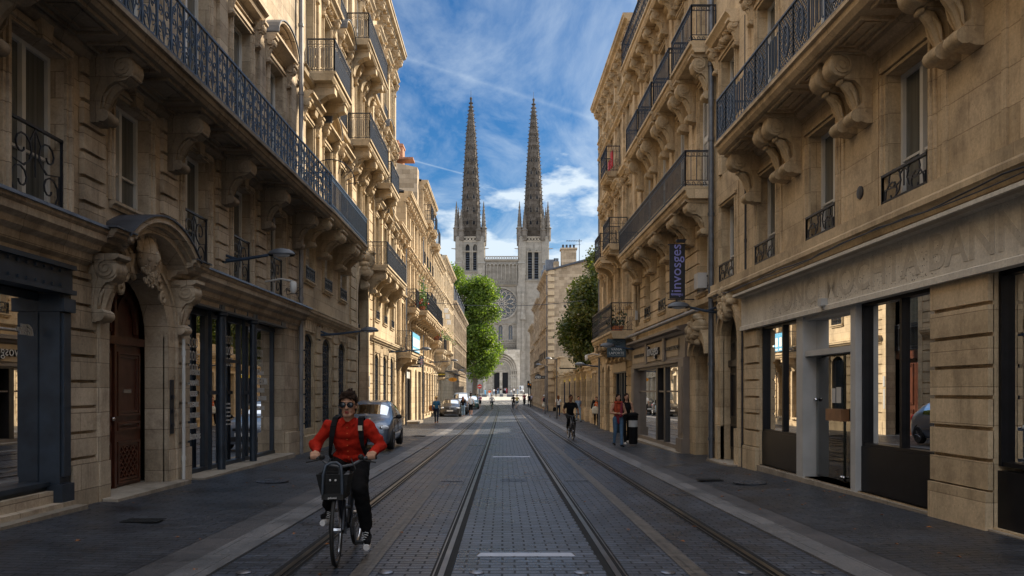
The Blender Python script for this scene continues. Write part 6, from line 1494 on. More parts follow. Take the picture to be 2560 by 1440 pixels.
m = MB(); add_text(m, 'CARTAN', .15, mfs(0, -.02, .044), sx=.85, bold=.005); place('lettering', mesh(m, 'sign_yellow'), t); m = MB(); m.tube([(-.2, 0, .1), (-5.8-cx, 0, .1)], .02, 5); place('bracket', mesh(m, 'iron'), t)
yb = 78; cx = X_(1132, yb); t = thing('oval_sign', 'orange oval hanging sign beyond the black and yellow sign', 'sign', (cx, yb, 1.65+(978-949)*yb/2000))
m = MB(); A = circ(0, 0, .42, 24, .2); m.add([(x, -.05, z) for x, z in A]+[(x, .05, z) for x, z in A], [tuple(range(24)), tuple(range(24, 48))[::-1]]+[(i, (i+1) % 24, (i+1) % 24+24, i+24) for i in range(24)]); place('panel', mesh(m, 'sign_orange'), t)
m = MB(); m.ribbon(circ(0, .04, .06, 10), .025, .01, lambda p, q, o: (p, -.056, q), True); m.box(-.1, .1, -.06, -.051, -.1, -.07); place('emblem', mesh(m, 'leather'), t); m = MB(); m.tube([(-.4, 0, .1), (-5.8-cx, 0, .1)], .02, 5); place('bracket', mesh(m, 'iron'), t)
yb = 84.5; cx = X_(1345, yb); t = thing('hanging_sign', 'black pentagon sign with white letters by the gabled house', 'sign', (cx, yb, 1.65+(978-941)*yb/2000))
m = MB(); m.profn(-.04, .04, [(-.34, -.28), (.34, -.28), (.34, .08), (0, .34), (-.34, .08)]); place('panel', mesh(m, 'sign_black'), t)
m = MB(); add_text(m, 'OEI', .36, mfs(0, -.2, .044)); place('lettering', mesh(m, 'sign_white'), t); m = MB(); m.tube([(.2, 0, .0), (4.65-cx, 0, .0)], .02, 5); place('bracket', mesh(m, 'iron'), t)
yb = 88; t = sign('hanging_sign', 'small plain black box sign behind the pentagon sign', (X_(1358, yb), yb, 1.65+(978-943)*yb/2000), .4, .35, .1, 'sign_black'); m = MB(); m.box(-.14, .14, -.056, -.051, -.02, .03); place('lettering', mesh(m, 'grey_paint'), t)
for x_, y_, lb in ((1355, 74, 'slender post lamp nearer the quoined house corner'), (1384, 60, 'slender post lamp in front of the garden wall pillars')):
    X0 = X_(x_+8, y_); t = thing('street_lamp', lb, 'street lamp', (X0, y_, gz(y_)), 0, 'slender post lamps by the garden wall'); zt = 1.65+(978-(912 if y_ == 74 else 897))*y_/2000-gz(y_)
    m = MB(); m.smooth = True; m.tube([(0, 0, 0), (0, 0, .8), (0, 0, zt)], [.07, .05, .035], 8); m.tube([(0, 0, zt-.05), (-.5, 0, zt+.05)], .025, 6); place('post', mesh(m, 'steel_grey'), t)
    m = MB(); m.smooth = True; m.lathe((-.62, 0, zt), [(.28, 0), (.2, .1), (.001, .15)], 12); place('lamp_shade', mesh(m, 'steel_grey'), t)
# far street furniture
def post_sign(x, y, lb, ztop_px, kind):
    t = thing('traffic_light' if kind == 'light' else 'road_sign', lb, 'traffic light' if kind == 'light' else 'road sign', (X_(x, y), y, gz(y))); zt = 1.65+(978-ztop_px)*y/2000-gz(y)
    m = MB(); m.tube([(0, 0, 0), (0, 0, zt)], .06, 8); place('post', mesh(m, 'iron'), t)
    m = MB()
    if kind == 'light':
        m.box(-.17, .17, -.2, 0, zt-1.0, zt); place('signal_head', mesh(m, 'black_panel'), t); m = MB(); m.lathe((0, -.21, zt-.5), [(.001, -.01), (.1, -.01), (.1, 0)], 10, 'y'); place('amber_lens', mesh(m, 'sign_orange'), t)
    else:
        m.lathe((0, -.08, zt-.4), [(.001, -.02), (.36, -.02), (.36, .0), (.001, .0)], 16, 'y'); place('disc', mesh(m, 'sign_red'), t); m = MB(); m.box(-.26, .26, -.115, -.105, zt-.46, zt-.34); place('bar', mesh(m, 'sign_white'), t)
post_sign(1199, 128, 'round red no entry sign on a dark post before the church square', 960, 'sign')
post_sign(1321, 118, 'black traffic light at the corner of the church square', 952, 'light')
t = thing('traffic_light', 'small traffic light with an orange lamp close to the grey railed house', 'traffic light', (X_(1326, 108), 108, gz(108))); m = MB(); m.tube([(0, 0, 0), (0, 0, 2.9)], .05, 6); place('post', mesh(m, 'iron'), t); m = MB(); m.box(-.14, .14, -.15, 0, 2.5, 3.2); place('signal_head', mesh(m, 'black_panel'), t)
m = MB(); m.ball((0, -.17, 3.0), .09, 6, 5); place('amber_lens', mesh(m, 'sign_orange'), t)
t = thing('street_lamp', 'thin grey post lamp on the square left of the cathedral door', 'street lamp', (X_(1181, 170), 170, gz(170)), 0); m = MB(); m.tube([(0, 0, 0), (0, 0, 4.2)], .08, 6); m.lathe((0, 0, 4.2), [(.45, 0), (.3, .2), (.001, .3)], 10); place('post', mesh(m, 'steel_grey'), t)
t = thing('poster_board', 'white poster board with dark figures right of the cathedral door', 'poster', (X_(1304, 205), 205, gz(205)))
m = MB(); m.box(-.6, .5, -.05, .05, .9, 2.2); m.box(-.5, -.44, -.05, .05, 0, .9); m.box(.4, .46, -.05, .05, 0, .9); place('board', mesh(m, 'white_paint'), t); m = MB(); m.box(-.5, -.2, -.06, -.055, 1.1, 2.0); m.box(.0, .1, -.06, -.055, 1.2, 1.7); place('print', mesh(m, 'cl_navy'), t)
for i, (x0, x1, y, lb) in enumerate(((1204, 1217, 180, 'leftmost dark block bench on the pale square'), (1249, 1258, 182, 'middle dark block bench on the pale square'), (1267, 1283, 180, 'rightmost wide dark block bench on the pale square'))):
    m = MB(); a, b = X_(x0, y), X_(x1, y); m.box(0, b-a, 0, .8, 0, .5); m.box(.05, b-a-.05, .05, .75, .5, .56); place('block_bench', mesh(m, 'steel_grey'), None, (a, y, gz(y)), label=lb, cat='bench', group='block benches on the square')
m = MB(); m.box(-9, 5.5, 0, .3, -.4, .35); place('low_wall', mesh(m, 'stone_white'), None, (0, 186, gz(186)), label='long low white kerb wall crossing the church square', cat='wall')
m = MB(); m.box(-14, -3, 0, 5, -.5, .9); place('stone_wall', mesh(m, 'stone_church'), None, (-9, 200, gz(200)), label='low stone wall beside the cathedral behind the plane tree', cat='wall')
for i, (x, y, lb) in enumerate(((3.2, 122, 'short dark bollard by the black traffic light'), (3.6, 130, 'short dark bollard just past the black traffic light'))):
    m = MB(); m.smooth = True; m.lathe((0, 0, 0), [(.07, 0), (.06, .8), (.075, .86), (.001, .93)], 10); place('bollard', mesh(m, 'iron'), None, (x, y, gz(y)+.03), label=lb, cat='bollard')
# litter bin by the linen shop, pigeon, notice on the pavement
y = 27.0; t = thing('litter_bin', 'tall dark grey litter bin with pale band beside the linen shop', 'bin', (X_(1583, y), y, gz(y)+.1))
m = MB(); m.lathe((0, 0, 0), [(.13, 0), (.15, .05), (.155, .85), (.17, .9), (.17, .96), (.001, .97)], 14); place('drum', mesh(m, 'cl_black'), t); m = MB(); m.lathe((0, 0, .58), [(.157, 0), (.16, .22), (.157, .22)], 14); place('band', mesh(m, 'grey_paint'), t); m = MB(); m.smooth = True; m.lathe((0, 0, .97), [(.19, 0), (.17, .06), (.08, .1), (.001, .1)], 14); place('lid', mesh(m, 'cl_black'), t)
for i, (x, y, lb) in enumerate(((3.62, 62, 'dark pigeon standing on the pavement near the kerb'),)):
    t = thing('pigeon', lb, 'bird', (x, y, gz(y)+.05)); m = MB(); m.smooth = True; m.ball((0, 0, .13), (.055, .12, .06), 10, 8); m.ball((0, -.1, .22), (.03, .035, .035), 8, 6); m.tube([(0, -.07, .16), (0, -.1, .21)], [.045, .028], 7); m.tube([(0, .08, .13), (0, .2, .1)], [.035, .02], 6); m.tube([(0, -.13, .215), (0, -.155, .21)], [.008, .003], 5)
    m.tube([(-.02, 0, .08), (-.02, 0, 0)], .006, 4); m.tube([(.02, 0, .08), (.02, 0, 0)], .006, 4); place('body', mesh(m, 'cl_grey'), t)
# fallen leaves
rd = random.Random(21); m = MB()
for k in range(150):
    x = rd.choice([rd.uniform(3.0, 5.3), rd.uniform(3.6, 5.3), rd.uniform(-5.6, -2.5), rd.uniform(-2.5, 3)]); y = rd.uniform(7, 40); z = gz(y)+(.03+.12*max(0, abs(x)-3)/2.7 if abs(x) > 3 else .01)+.015; s = rd.uniform(.02, .045); a = rd.uniform(0, 6)
    m.quad((x+s*math.cos(a), y+s*math.sin(a), z), (x+s*.6*math.cos(a+1.5), y+s*.6*math.sin(a+1.5), z+.012), (x-s*math.cos(a), y-s*math.sin(a), z), (x+s*.6*math.cos(a-1.5), y+s*.6*math.sin(a-1.5), z+.01))
place('fallen_leaves', mesh(m, 'leather'), kind='stuff', label='scattered dry brown leaves on the pavement')
# ================================================================== CARS
def subdiv_mesh(mb, mats, lv=2):
    me = mesh(mb, mats); o = bpy.data.objects.new('t', me); COL.objects.link(o); md = o.modifiers.new('s', 'SUBSURF'); md.levels = lv; md.render_levels = lv
    dg = bpy.context.evaluated_depsgraph_get(); r = bpy.data.meshes.new_from_object(o.evaluated_get(dg)); bpy.data.objects.remove(o); return r
def split_by_mat(me, n):
    out = []
    co = np.empty(len(me.vertices)*3); me.vertices.foreach_get('co', co); co = co.reshape(-1, 3)
    for k in range(n):
        fs = [list(p.vertices) for p in me.polygons if p.material_index == k]; used = sorted({v for f in fs for v in f}); ix = {v: i for i, v in enumerate(used)}
        m = MB(); m.smooth = True
        if fs: m.add([tuple(co[v]) for v in used], [[ix[v] for v in f] for f in fs])
        out.append(m)
    return out
def car(name, lb, cat, loc, rz, body, L=4.0, Wd=1.72, H=1.47, van=False, group='cars parked along the pavement', plate=True, face=True):
    """front faces -Y"""
    t = thing(name, lb, cat, loc, rz, group); hw = Wd/2; q = L/4.0
    hood = .98 if not van else 1.1
    # stations: y, sill half width, body half width, belt z, roof half width, roof z, glass flag to next
    wt_ = hw*.70
    S = [(-2.0, .70, .80, .62, .50, .66, 0), (-1.93, .80, .90, .74, .60, .78, 0), (-1.6, .86, .97, .84, .62, .88, 0), (-1.2, .87, .995, .91, .63, .955, 0), (-.98, .87, 1.0, .94, .74, 1.0, 1), (-.28, .87, 1.0, .97, .72, H-.07, 0), (-.2, .87, 1.0, .97, .72, H-.04, 2), (.42, .87, 1.0, .98, .73, H-.0, 0), (.5, .87, 1.0, .98, .73, H, 2), (1.15, .87, 1.0, 1.01, .71, H-.03, 0), (1.42, .87, .99, 1.03, .68, H-.07, 3), (1.78, .85, .96, 1.04, .62, 1.12, 0), (1.95, .82, .9, .95, .6, 1.0, 0), (2.0, .78, .85, .55, .5, .6, 0)]
    if van: S = [(y*(1.0), a, b, c+(.1 if -1.3 < y < 1.9 else 0), (d+.08 if y > -1 else d), (z if z < 1.05 else H-.02), g) for y, a, b, c, d, z, g in S]
    m = MB(); m.smooth = True; K = 13
    for y, ws, wb, zb, wr, zr, g in S:
        y *= q
        half = [(ws*hw, .2), (wb*hw*.99, .3), (wb*hw, .58), (wb*hw*.975, zb), (wr*hw, zr), (wr*hw*.55, zr+.03), (0, zr+.04)]
        ring = half+[(-x, z) for x, z in half[::-1][1:]]
        m.v += [(x, y, z) for x, z in ring]
    n = len(S)
    for i in range(n-1):
        g = S[i][6]
        for j in range(K-1):
            mi = 0
            side = j in (3, 8); top = 4 <= j <= 7
            if g == 2 and side: mi = 1
            if g in (1, 3) and top: mi = 1
            m.f.append([i*K+j, i*K+j+1, (i+1)*K+j+1, (i+1)*K+j]); m.sm.append(True); m.mi.append(mi)
    m.f.append(list(range(K))[::-1]); m.sm.append(True); m.mi.append(0); m.f.append([(n-1)*K+j for j in range(K)]); m.sm.append(True); m.mi.append(0)
    me = subdiv_mesh(m, [body, 'car_glass'], 2); a, b = split_by_mat(me, 2)
    place('body', mesh(a, body), t); place('glass', mesh(b, 'car_glass'), t)
    m = MB(); m.box(-hw*.8, hw*.8, -.8*q, 1.5*q, .3, .82); m.box(-.62, -.12, .0, .15, .8, 1.25); m.box(.12, .62, .0, .15, .8, 1.25); m.box(-.55, -.2, .02, .1, 1.25, 1.4); m.box(.2, .55, .02, .1, 1.25, 1.4); m.tube([(p, -.55, z) for p, z in circ(.35, .98, .17, 10)], .015, 5, closed=True); place('interior', mesh(m, 'rubber'), t)
    wz = .30; ws_ = []
    for s in (-1, 1):
        for y in (-1.28*q, 1.28*q):
            m = MB(); m.smooth = True; m.lathe((0, 0, 0), [(.19, -.09), (.27, -.1), (.30, -.07), (.305, 0), (.30, .07), (.27, .1), (.19, .09)], 20, 'x'); w = place('wheel', mesh(m, 'rubber'), t, (s*(hw-.09), y, wz))
            m = MB(); m.lathe((0, 0, 0), [(.19, s*.085), (.17, s*.09), (.15, s*.06), (.05, s*.07), (.04, s*.1), (.001, s*.1)], 18, 'x')
            for k in range(7): an = k*2*PI/7; m.box(min(s*.07, s*.1), max(s*.07, s*.1), -.02, .02, -.02, .02) if False else m.tube([(s*.09, .04*math.cos(an), .04*math.sin(an)), (s*.085, .18*math.cos(an), .18*math.sin(an))], .016, 4)
            place('rim', mesh(m, 'alloy'), w)
            m = MB(); A = arc(y, wz, .36, -.15, PI+.15, 12); Ai = arc(y, wz, .30, -.15, PI+.15, 12)
            for i in range(12): x = s*(hw*.985); m.add([(x, A[i][0], A[i][1]), (x, A[i+1][0], A[i+1][1]), (x, Ai[i+1][0], Ai[i+1][1]), (x, Ai[i][0], Ai[i][1]), (x-s*.12, A[i][0], A[i][1]), (x-s*.12, A[i+1][0], A[i+1][1])], [(0,1,2,3), (0,4,5,1)])
            place('wheel_arch', mesh(m, 'rubber'), t)
    for s in (-1, 1):
        m = MB(); m.smooth = True; m.ball((s*(hw+.1), -.72*q, 1.0), (.1, .06, .07), 8, 6); m.tube([(s*(hw-.06), -.7*q, .96), (s*(hw+.05), -.72*q, .98)], .025, 5); place('mirror', mesh(m, 'rubber'), t)
        m = MB(); m.smooth = True; m.ball((s*hw*.70, -1.86*q, .70), (.19, .13, .085), 12, 8); h = place('headlight', mesh(m, 'lamp_glass'), t)
        m = MB(); m.smooth = True; m.ball((s*hw*.66, -1.955*q, .695), (.07, .04, .05), 8, 6); place('bulb', mesh(m, 'chrome'), h)
        m = MB(); m.smooth = True; m.ball((s*hw*.8, 1.9*q, .85), (.1, .08, .14), 8, 6); place('tail_light', mesh(m, 'sign_red'), t)
        m = MB(); m.box(s*hw*1.0-.012, s*hw*1.0+.012, -.7*q, 1.0*q, .5, .56); m.box(s*hw-.015, s*hw+.015, .1, .28, .8, .83); place('side_trim', mesh(m, 'alloy'), t)
        m = MB(); m.tube([(s*hw*.975, .05*q, .35), (s*hw*1.003, .05*q, .6), (s*hw*.98, .05*q, .95)], .006, 4); m.tube([(s*hw*1.0, -.9*q, .4), (s*hw*.985, -.95*q, .9)], .006, 4); place('door_seam', mesh(m, 'rubber'), t)
    m = MB(); m.box(-hw*.55, hw*.55, -2.02*q, -1.9*q, .28, .42); m.box(-hw*.40, hw*.40, -2.005*q, -1.9*q, .6, .68); place('grille', mesh(m, 'rubber'), t)
    m = MB(); m.box(-.26, .26, -2.05*q, -2.02*q, .44, .55); place('number_plate', mesh(m, 'sign_white'), t)
    m = MB(); m.ribbon([(0, .60), (.045, .66), (0, .72), (-.045, .66)], .018, .02, lambda p, z, o: (p, -2.0*q+o, z), True); place('badge', mesh(m, 'chrome'), t)
    return t
car('parked_car', 'grey blue hatchback parked behind the red shirted cyclist', 'car', (-4.28, 26.0, gz(26)+.07), R(1.5), 'car_greyblue', 4.0, 1.72, 1.48)
car('parked_car', 'dark grey hatchback parked front on beside the woman in blue', 'car', (X_(1127, 66), 66.5, gz(66)+.05), R(1), 'car_dark', 4.2, 1.74, 1.42)
car('parked_car', 'low dark car half hidden between the dark hatchback and the white van', 'car', (X_(1146, 73), 73.5, gz(72)+.05), R(1), 'car_dark', 4.2, 1.72, 1.42)
car('parked_van', 'white van parked behind the dark hatchback', 'van', (X_(1153, 82), 82, gz(82)+.05), R(1), 'car_white', 4.4, 1.85, 1.95, van=True)
car('parked_car', 'dark green car parked beyond the white van', 'car', (X_(1177, 96)+.1, 96, gz(96)+.05), R(2), 'car_green', 4.2, 1.75, 1.6)
car('parked_car', 'far blue grey car by the end of the mansard house', 'car', (X_(1172, 128)-.6, 128, gz(128)+.05), R(2), 'car_greyblue', 4.2, 1.75, 1.5)
# ================================================================== PEOPLE
def cap(p0, p1, r0, r1, mat, k=12):      # tapered capsule
    return ('c', Vector(p0), Vector(p1), r0, r1, mat)
def ell(c, r, mat): return ('e', Vector(c), Vector(r), 0, 0, mat)
def prims_mesh(P, k=14):
    mb = MB()
    for kind, a, b, r0, r1, mt in P:
        if kind == 'c':
            d = b-a; L = d.length or 1e-6; d /= L; x = d.orthogonal().normalized(); y = d.cross(x); vs = []; st = []
            for i in range(0, 4): an = PI/2*(1-i/3); st.append((-math.sin(an)*r0, math.cos(an)*r0 if i else .001))
            for i in range(0, 4): an = PI/2*i/3; st.append((L+math.sin(an)*r1, math.cos(an)*r1 if i < 3 else .001))
            for h, r in st:
                for j in range(k): an = 2*PI*j/k; vs.append(a+d*h+(x*math.cos(an)+y*math.sin(an))*r)
            m = len(st); mb.add(vs, [(i*k+j, i*k+(j+1) % k, (i+1)*k+(j+1) % k, (i+1)*k+j) for i in range(m-1) for j in range(k)]+[tuple(range(k))[::-1], tuple(range((m-1)*k, m*k))])
        else: mb.ball(a, b, k, 10)
    return mb
def fuse(P, mats, voxel, fold=None, smooth_it=3, shades=None):
    mb = prims_mesh(P); me = bpy.data.meshes.new('t'); me.from_pydata(mb.v, [], mb.f); o = bpy.data.objects.new('t', me); COL.objects.link(o)
    md = o.modifiers.new('r', 'REMESH'); md.mode = 'VOXEL'; md.voxel_size = voxel; md.use_smooth_shade = True
    if smooth_it: s = o.modifiers.new('s', 'SMOOTH'); s.iterations = smooth_it; s.factor = .5
    dg = bpy.context.evaluated_depsgraph_get(); r = bpy.data.meshes.new_from_object(o.evaluated_get(dg)); bpy.data.objects.remove(o); bpy.data.meshes.remove(me)
    n = len(r.polygons); c = np.empty(n*3); r.polygons.foreach_get('center', c); c = c.reshape(-1, 3); best = np.full(n, 1e9); idx = np.zeros(n, int)
    names = []
    for kind, a, b, r0, r1, mt in P:
        if mt not in names: names.append(mt)
        a_ = np.array(a)
        if kind == 'c':
            d = np.array(b)-a_; L2 = max((d*d).sum(), 1e-9); tt = np.clip(((c-a_)@d)/L2, 0, 1); dist = np.linalg.norm(c-a_-tt[:, None]*d, axis=1)-(r0+(r1-r0)*tt)
        else:
            b_ = np.array(b); kk = np.linalg.norm((c-a_)/b_, axis=1); dist = (kk-1)*b_.min()
        w = dist < best; best[w] = dist[w]; idx[w] = names.index(mt)
    if fold:
        nv = len(r.vertices); co = np.empty(nv*3); r.vertices.foreach_get('co', co); co = co.reshape(-1, 3); nr = np.empty(nv*3); r.vertices.foreach_get('normal', nr); nr = nr.reshape(-1, 3)
        vm = np.zeros(nv, int)
        for p in r.polygons:
            for v in p.vertices: vm[v] = idx[p.index]
        for i in range(nv):
            amp = fold.get(names[vm[i]], 0)
            if amp:
                v = Vector(co[i]); q = noise.noise(Vector((v.x*9, v.y*9, v.z*16)))+.5*noise.noise(v*24); co[i] += nr[i]*amp*q
        r.vertices.foreach_set('co', co.reshape(-1))
    for nm in names: r.materials.append(MATS[nm])
    r.polygons.foreach_set('material_index', idx.astype(np.int32)); r.polygons.foreach_set('use_smooth', [True]*n); r.update()
    return r
def person(lb, loc, rz, H=1.72, top='cl_white', bottom='cl_jeans', skin='skin', hair='hair_brown', long=False, sleeves='short', legs='long', step=.25, phase=0, armL=None, armR=None, lean=0, female=False, shoes='cl_black', voxel=.022, vest=None, skirt=False, cat='person', group=None, hat=None, arms_fwd=0):
    """standing or walking; faces -Y"""
    k = H/1.75; P = []
    hip = .93; sh = 1.43; sw = .185 if not female else .165; hw = .095
    def V(x, y, z): return Vector((x*k, (y-lean*max(0, z-.9))*k, z*k))
    def add(a, b, r0, r1, m): P.append(cap(a, b, r0*k, r1*k, m))
    for s in (-1, 1):
        f = step*(1 if (s > 0) != bool(phase) else -1)
        hp = V(s*hw, 0, hip); kn = V(s*.09, -f*.45-.03, .5); an = V(s*.085, -f*.95 if f > 0 else -f*1.05, .085+(.05 if f < 0 else 0)); toe = an+Vector((s*.02, -.17, -.05+( -.02 if f < 0 else 0)))*k
        lm = bottom if legs == 'long' else skin; tl = 1
        add(hp, kn, .092, .06, bottom if legs != 'skirt' else skin)
        if legs == 'short': add(kn+(hp-kn)*.25, hp, .085, .095, bottom)
        add(kn, an, .062 if legs == 'long' else .052, .045 if legs == 'long' else .036, lm)
        add(an+Vector((0, .05*k, -.035*k)), toe, .042, .03, shoes)
    P.append(ell(V(0, .0, .95), Vector((.165, .115, .13))*k, bottom))
    if skirt: 
        for i in range(6): a = 2*PI*i/6; add(V(.06*math.cos(a), .05*math.sin(a), .98), V(.15*math.cos(a), .12*math.sin(a), .56), .1, .07, bottom)
    add(V(0, 0, 1.02), V(0, -.01, 1.2), .125 if female else .135, .135 if female else .15, top); P.append(ell(V(0, -.0, 1.28), Vector((.175 if female else .195, .115, .16))*k, top)); P.append(ell(V(0, 0, 1.39), Vector((sw+.015, .085, .08))*k, top))
    if female: P.append(ell(V(0, -.08, 1.26), Vector((.12, .06, .06))*k, top))
    add(V(0, .0, 1.42), V(0, -.015, 1.54), .055, .048, skin)
    hc = V(0, -.03, 1.64); P.append(ell(hc, Vector((.076, .092, .112))*k, skin)); P.append(ell(hc+Vector((0, -.085, -.01))*k, Vector((.014, .02, .025))*k, skin)); P.append(ell(hc+Vector((0, -.03, -.075))*k, Vector((.045, .05, .035))*k, skin))
    for s in (-1, 1):
        P.append(ell(hc+Vector((s*.078, .0, 0))*k, Vector((.012, .02, .03))*k, skin))
        f = step*(.7 if (s > 0) == bool(phase) else -.7); A_ = armR if s > 0 else armL
        S_ = V(s*sw, 0, sh-.03)
        if A_: el, wr = (V(*A_[0]), V(*A_[1]))
        else: el, wr = V(s*(sw+.06), .02-f*.35, 1.14), V(s*(sw+.07), -f*.9-.06, .90)
        um = top if sleeves != 'none' else skin; fm = top if sleeves == 'long' else skin
        P.append(ell(S_, Vector((.06, .06, .06))*k, um)); mid_ = S_+(el-S_)*.6
        if sleeves == 'short': add(S_, mid_, .056, .05, um); add(mid_, el, .042, .038, skin)
        else: add(S_, el, .052, .042, um)
        add(el, wr, .042 if sleeves == 'long' else .037, .034 if sleeves == 'long' else .026, fm)
        d = (wr-el).normalized(); pal = wr+d*.05*k; P.append(ell(pal, Vector((.026, .026, .045))*k, skin))
        for q in range(4): bs = pal+Vector((0, (q-1.5)*.016, 0))*k+d*.02*k; P.append(cap(bs, bs+d*(.065+(.01 if q in (1, 2) else 0))*k+Vector((-s*.01, 0, 0)), .0095*k, .008*k, skin))
        P.append(cap(pal+Vector((0, -.02, 0))*k, pal+Vector((-s*.01, -.045, 0))*k+d*.03*k, .011*k, .009*k, skin))
    t = thing('person', lb, cat, loc, rz, group)
    place('body', fuse(P, None, voxel*k, None, 2), t)
    Hh = [ell(hc+Vector((0, .022, .035))*k, Vector((.088, .096, .105))*k, hair)]
    if long: Hh += [cap(hc+Vector((0, .06, .0))*k, hc+Vector((0, .11, -.3))*k, .075*k, .05*k, hair), cap(hc+Vector((.07, .02, 0))*k, hc+Vector((.09, .04, -.26))*k, .03*k, .02*k, hair), cap(hc+Vector((-.07, .02, 0))*k, hc+Vector((-.09, .04, -.26))*k, .03*k, .02*k, hair)]
    place('hair', fuse(Hh, None, .015*k, {hair: .012}, 1), t)
    m = MB(); m.smooth = True
    for s in (-1, 1): m.ball(hc+Vector((s*.03, -.082, .012))*k, (.012*k, .008*k, .008*k), 6, 4)
    place('eyes', mesh(m, 'cl_black'), t); m = MB(); m.smooth = True; m.ball(hc+Vector((0, -.086, -.052))*k, (.022*k, .01*k, .007*k), 8, 4); place('mouth', mesh(m, 'lips'), t)
    if hat: m = MB(); m.smooth = True; m.lathe(tuple(hc+Vector((0, .01, .06))*k), [(.15*k, 0), (.1*k, .01), (.095*k, .07), (.06*k, .1), (.001, .1)], 14); place('hat', mesh(m, hat), t)
    return t
def bag(name, lb, loc, size, mat, strap=None, rz=0, cat='bag'):
    t = thing(name, lb, cat, loc, rz); P = [ell((0, 0, 0), Vector(size)*.55, mat), cap((-size[0]*.3, 0, -size[2]*.35), (size[0]*.3, 0, -size[2]*.35), size[1]*.5, size[1]*.5, mat), cap((-size[0]*.3, 0, size[2]*.3), (size[0]*.3, 0, size[2]*.3), size[1]*.4, size[1]*.4, mat)]
    place('bag_body', fuse(P, None, .02, {mat: .008}, 2), t)
    m = MB(); m.smooth = True; m.tube([(-size[0]*.35, 0, size[2]*.4), (-size[0]*.2, 0, size[2]*.9), (size[0]*.2, 0, size[2]*.9), (size[0]*.35, 0, size[2]*.4)] if strap is None else strap, .012, 6); place('strap', mesh(m, mat), t); return t
def at(x, y, dz=.0): return (X_(x, y), y, gz(y)+dz)
PW = dict(
 scarf=person('woman in a rust top and blue jeans holding her phone beside the litter bin', at(1545, 26.0, .07), R(8), 1.70, 'cl_rust', 'cl_jeans', hair='hair_brown', long=True, sleeves='none', step=.16, armL=((-.26, -.02, 1.13), (-.08, -.26, 1.12)), armR=((.27, .0, 1.12), (.12, -.24, 1.10)), female=True, voxel=.012, shoes='cl_black'))
person('woman in black with long dark hair walking just behind the rust topped woman', at(1566, 27.2, .08), R(4), 1.72, 'cl_black', 'cl_black', hair='hair_brown', long=True, sleeves='none', step=.2, phase=1, female=True, voxel=.016, shoes='cl_white')
t = thing('scarf', 'patterned red scarf hanging at the front of the rust topped woman', 'scarf', at(1545, 26.0, .07), R(8))
P = [cap((-.1, -.09, 1.42), (-.1, -.135, 1.05), .035, .05, 'cl_rust'), cap((.1, -.09, 1.42), (.06, -.14, 1.0), .035, .05, 'cl_maroon'), cap((-.07, -.14, 1.05), (-.02, -.15, .78), .05, .035, 'cl_maroon'), cap((-.11, -.05, 1.44), (.11, -.05, 1.44), .045, .045, 'cl_rust')]
place('cloth', fuse(P, None, .014, {'cl_rust': .01, 'cl_maroon': .01}, 2), t)
person('woman in dark jacket over an orange top walking by the low stone range', at(1491, 44.5, .1), R(-5), 1.60, 'cl_orange', 'cl_black', hair='hair_brown', sleeves='none', step=.14, female=True, voxel=.018)
bag('tote_bag', 'white cloth tote bag carried by the woman in the orange top', (X_(1488, 44.2), 44.2, gz(44)+.98), (.36, .14, .40), 'cl_skirt')
t = thing('jacket', 'dark open jacket worn over the orange top', 'jacket', at(1491, 44.5, .1), R(-5)); P = [cap((-.17, .02, 1.38), (-.25, .0, 1.0), .07, .06, 'cl_black'), cap((.17, .02, 1.38), (.26, .0, 1.0), .07, .06, 'cl_black'), cap((-.13, 0, 1.35), (-.15, -.02, .95), .08, .07, 'cl_black'), cap((.13, 0, 1.35), (.15, -.02, .95), .08, .07, 'cl_black'), cap((0, .08, 1.35), (0, .08, .95), .1, .1, 'cl_black')]
place('cloth', fuse(P, None, .02, None, 2), t)
person('woman in white t-shirt and dark trousers walking away with long hair', at(1396, 64, .06), PI, 1.70, 'cl_white', 'cl_navy', hair='hair_red', long=True, sleeves='short', step=.15, female=True, shoes='leather')
bag('handbag', 'black handbag in the hand of the woman in white', (X_(1387, 63.8), 63.8, gz(64)+.68), (.3, .13, .3), 'cl_black')
person('walker in a pale skirt and white sun hat seen from behind by the gabled house', at(1360, 84, .06), PI, 1.66, 'cl_pink', 'cl_skirt', hair='hair_grey', sleeves='none', legs='skirt', skirt=True, step=.12, female=True, hat='cl_white', shoes='leather')
t = bag('backpack', 'small black backpack on the walker in the pale skirt', (X_(1361, 83.7), 83.75, gz(84)+1.25), (.28, .16, .4), 'cl_black', [(-.1, .05, .15), (-.12, .2, .2), (-.12, .28, .0)])
person('walker with maroon top near the grey railed house', at(1310.5, 116, .06), PI, 1.75, 'cl_maroon', 'cl_black', step=.15)
person('walker in navy striding ahead of the one in a pale shirt', at(1323, 108, .06), R(20), 1.75, 'cl_navy', 'cl_black', step=.2)
person('walker in pale shirt just behind the one in navy', at(1328, 112, .06), R(10), 1.7, 'cl_lilac', 'cl_black', step=.2)
person('person in a blue plaid shirt and jeans behind the dark cyclist', at(1446, 52, .08), R(20), 1.65, 'cl_plaid', 'cl_lightjeans', sleeves='short', step=.15, female=True)
person('woman in bright blue jacket and dark trousers walking away with a tan bag', at(1091, 49, .07), PI, 1.66, 'cl_denim', 'cl_navy', hair='hair_blond', sleeves='long', step=.2, lean=-.08, female=True, shoes='leather', voxel=.018)
bag('handbag', 'tan leather handbag on the arm of the woman in the blue jacket', (X_(1079, 49.1), 49.1, gz(49)+1.02), (.34, .16, .32), 'leather')
person('woman in black top and pale jeans walking away past the dark hatchback', at(1157.5, 65, .04), PI, 1.64, 'cl_black', 'cl_lightjeans', hair='hair_red', long=True, sleeves='long', step=.14, female=True, shoes='leather')
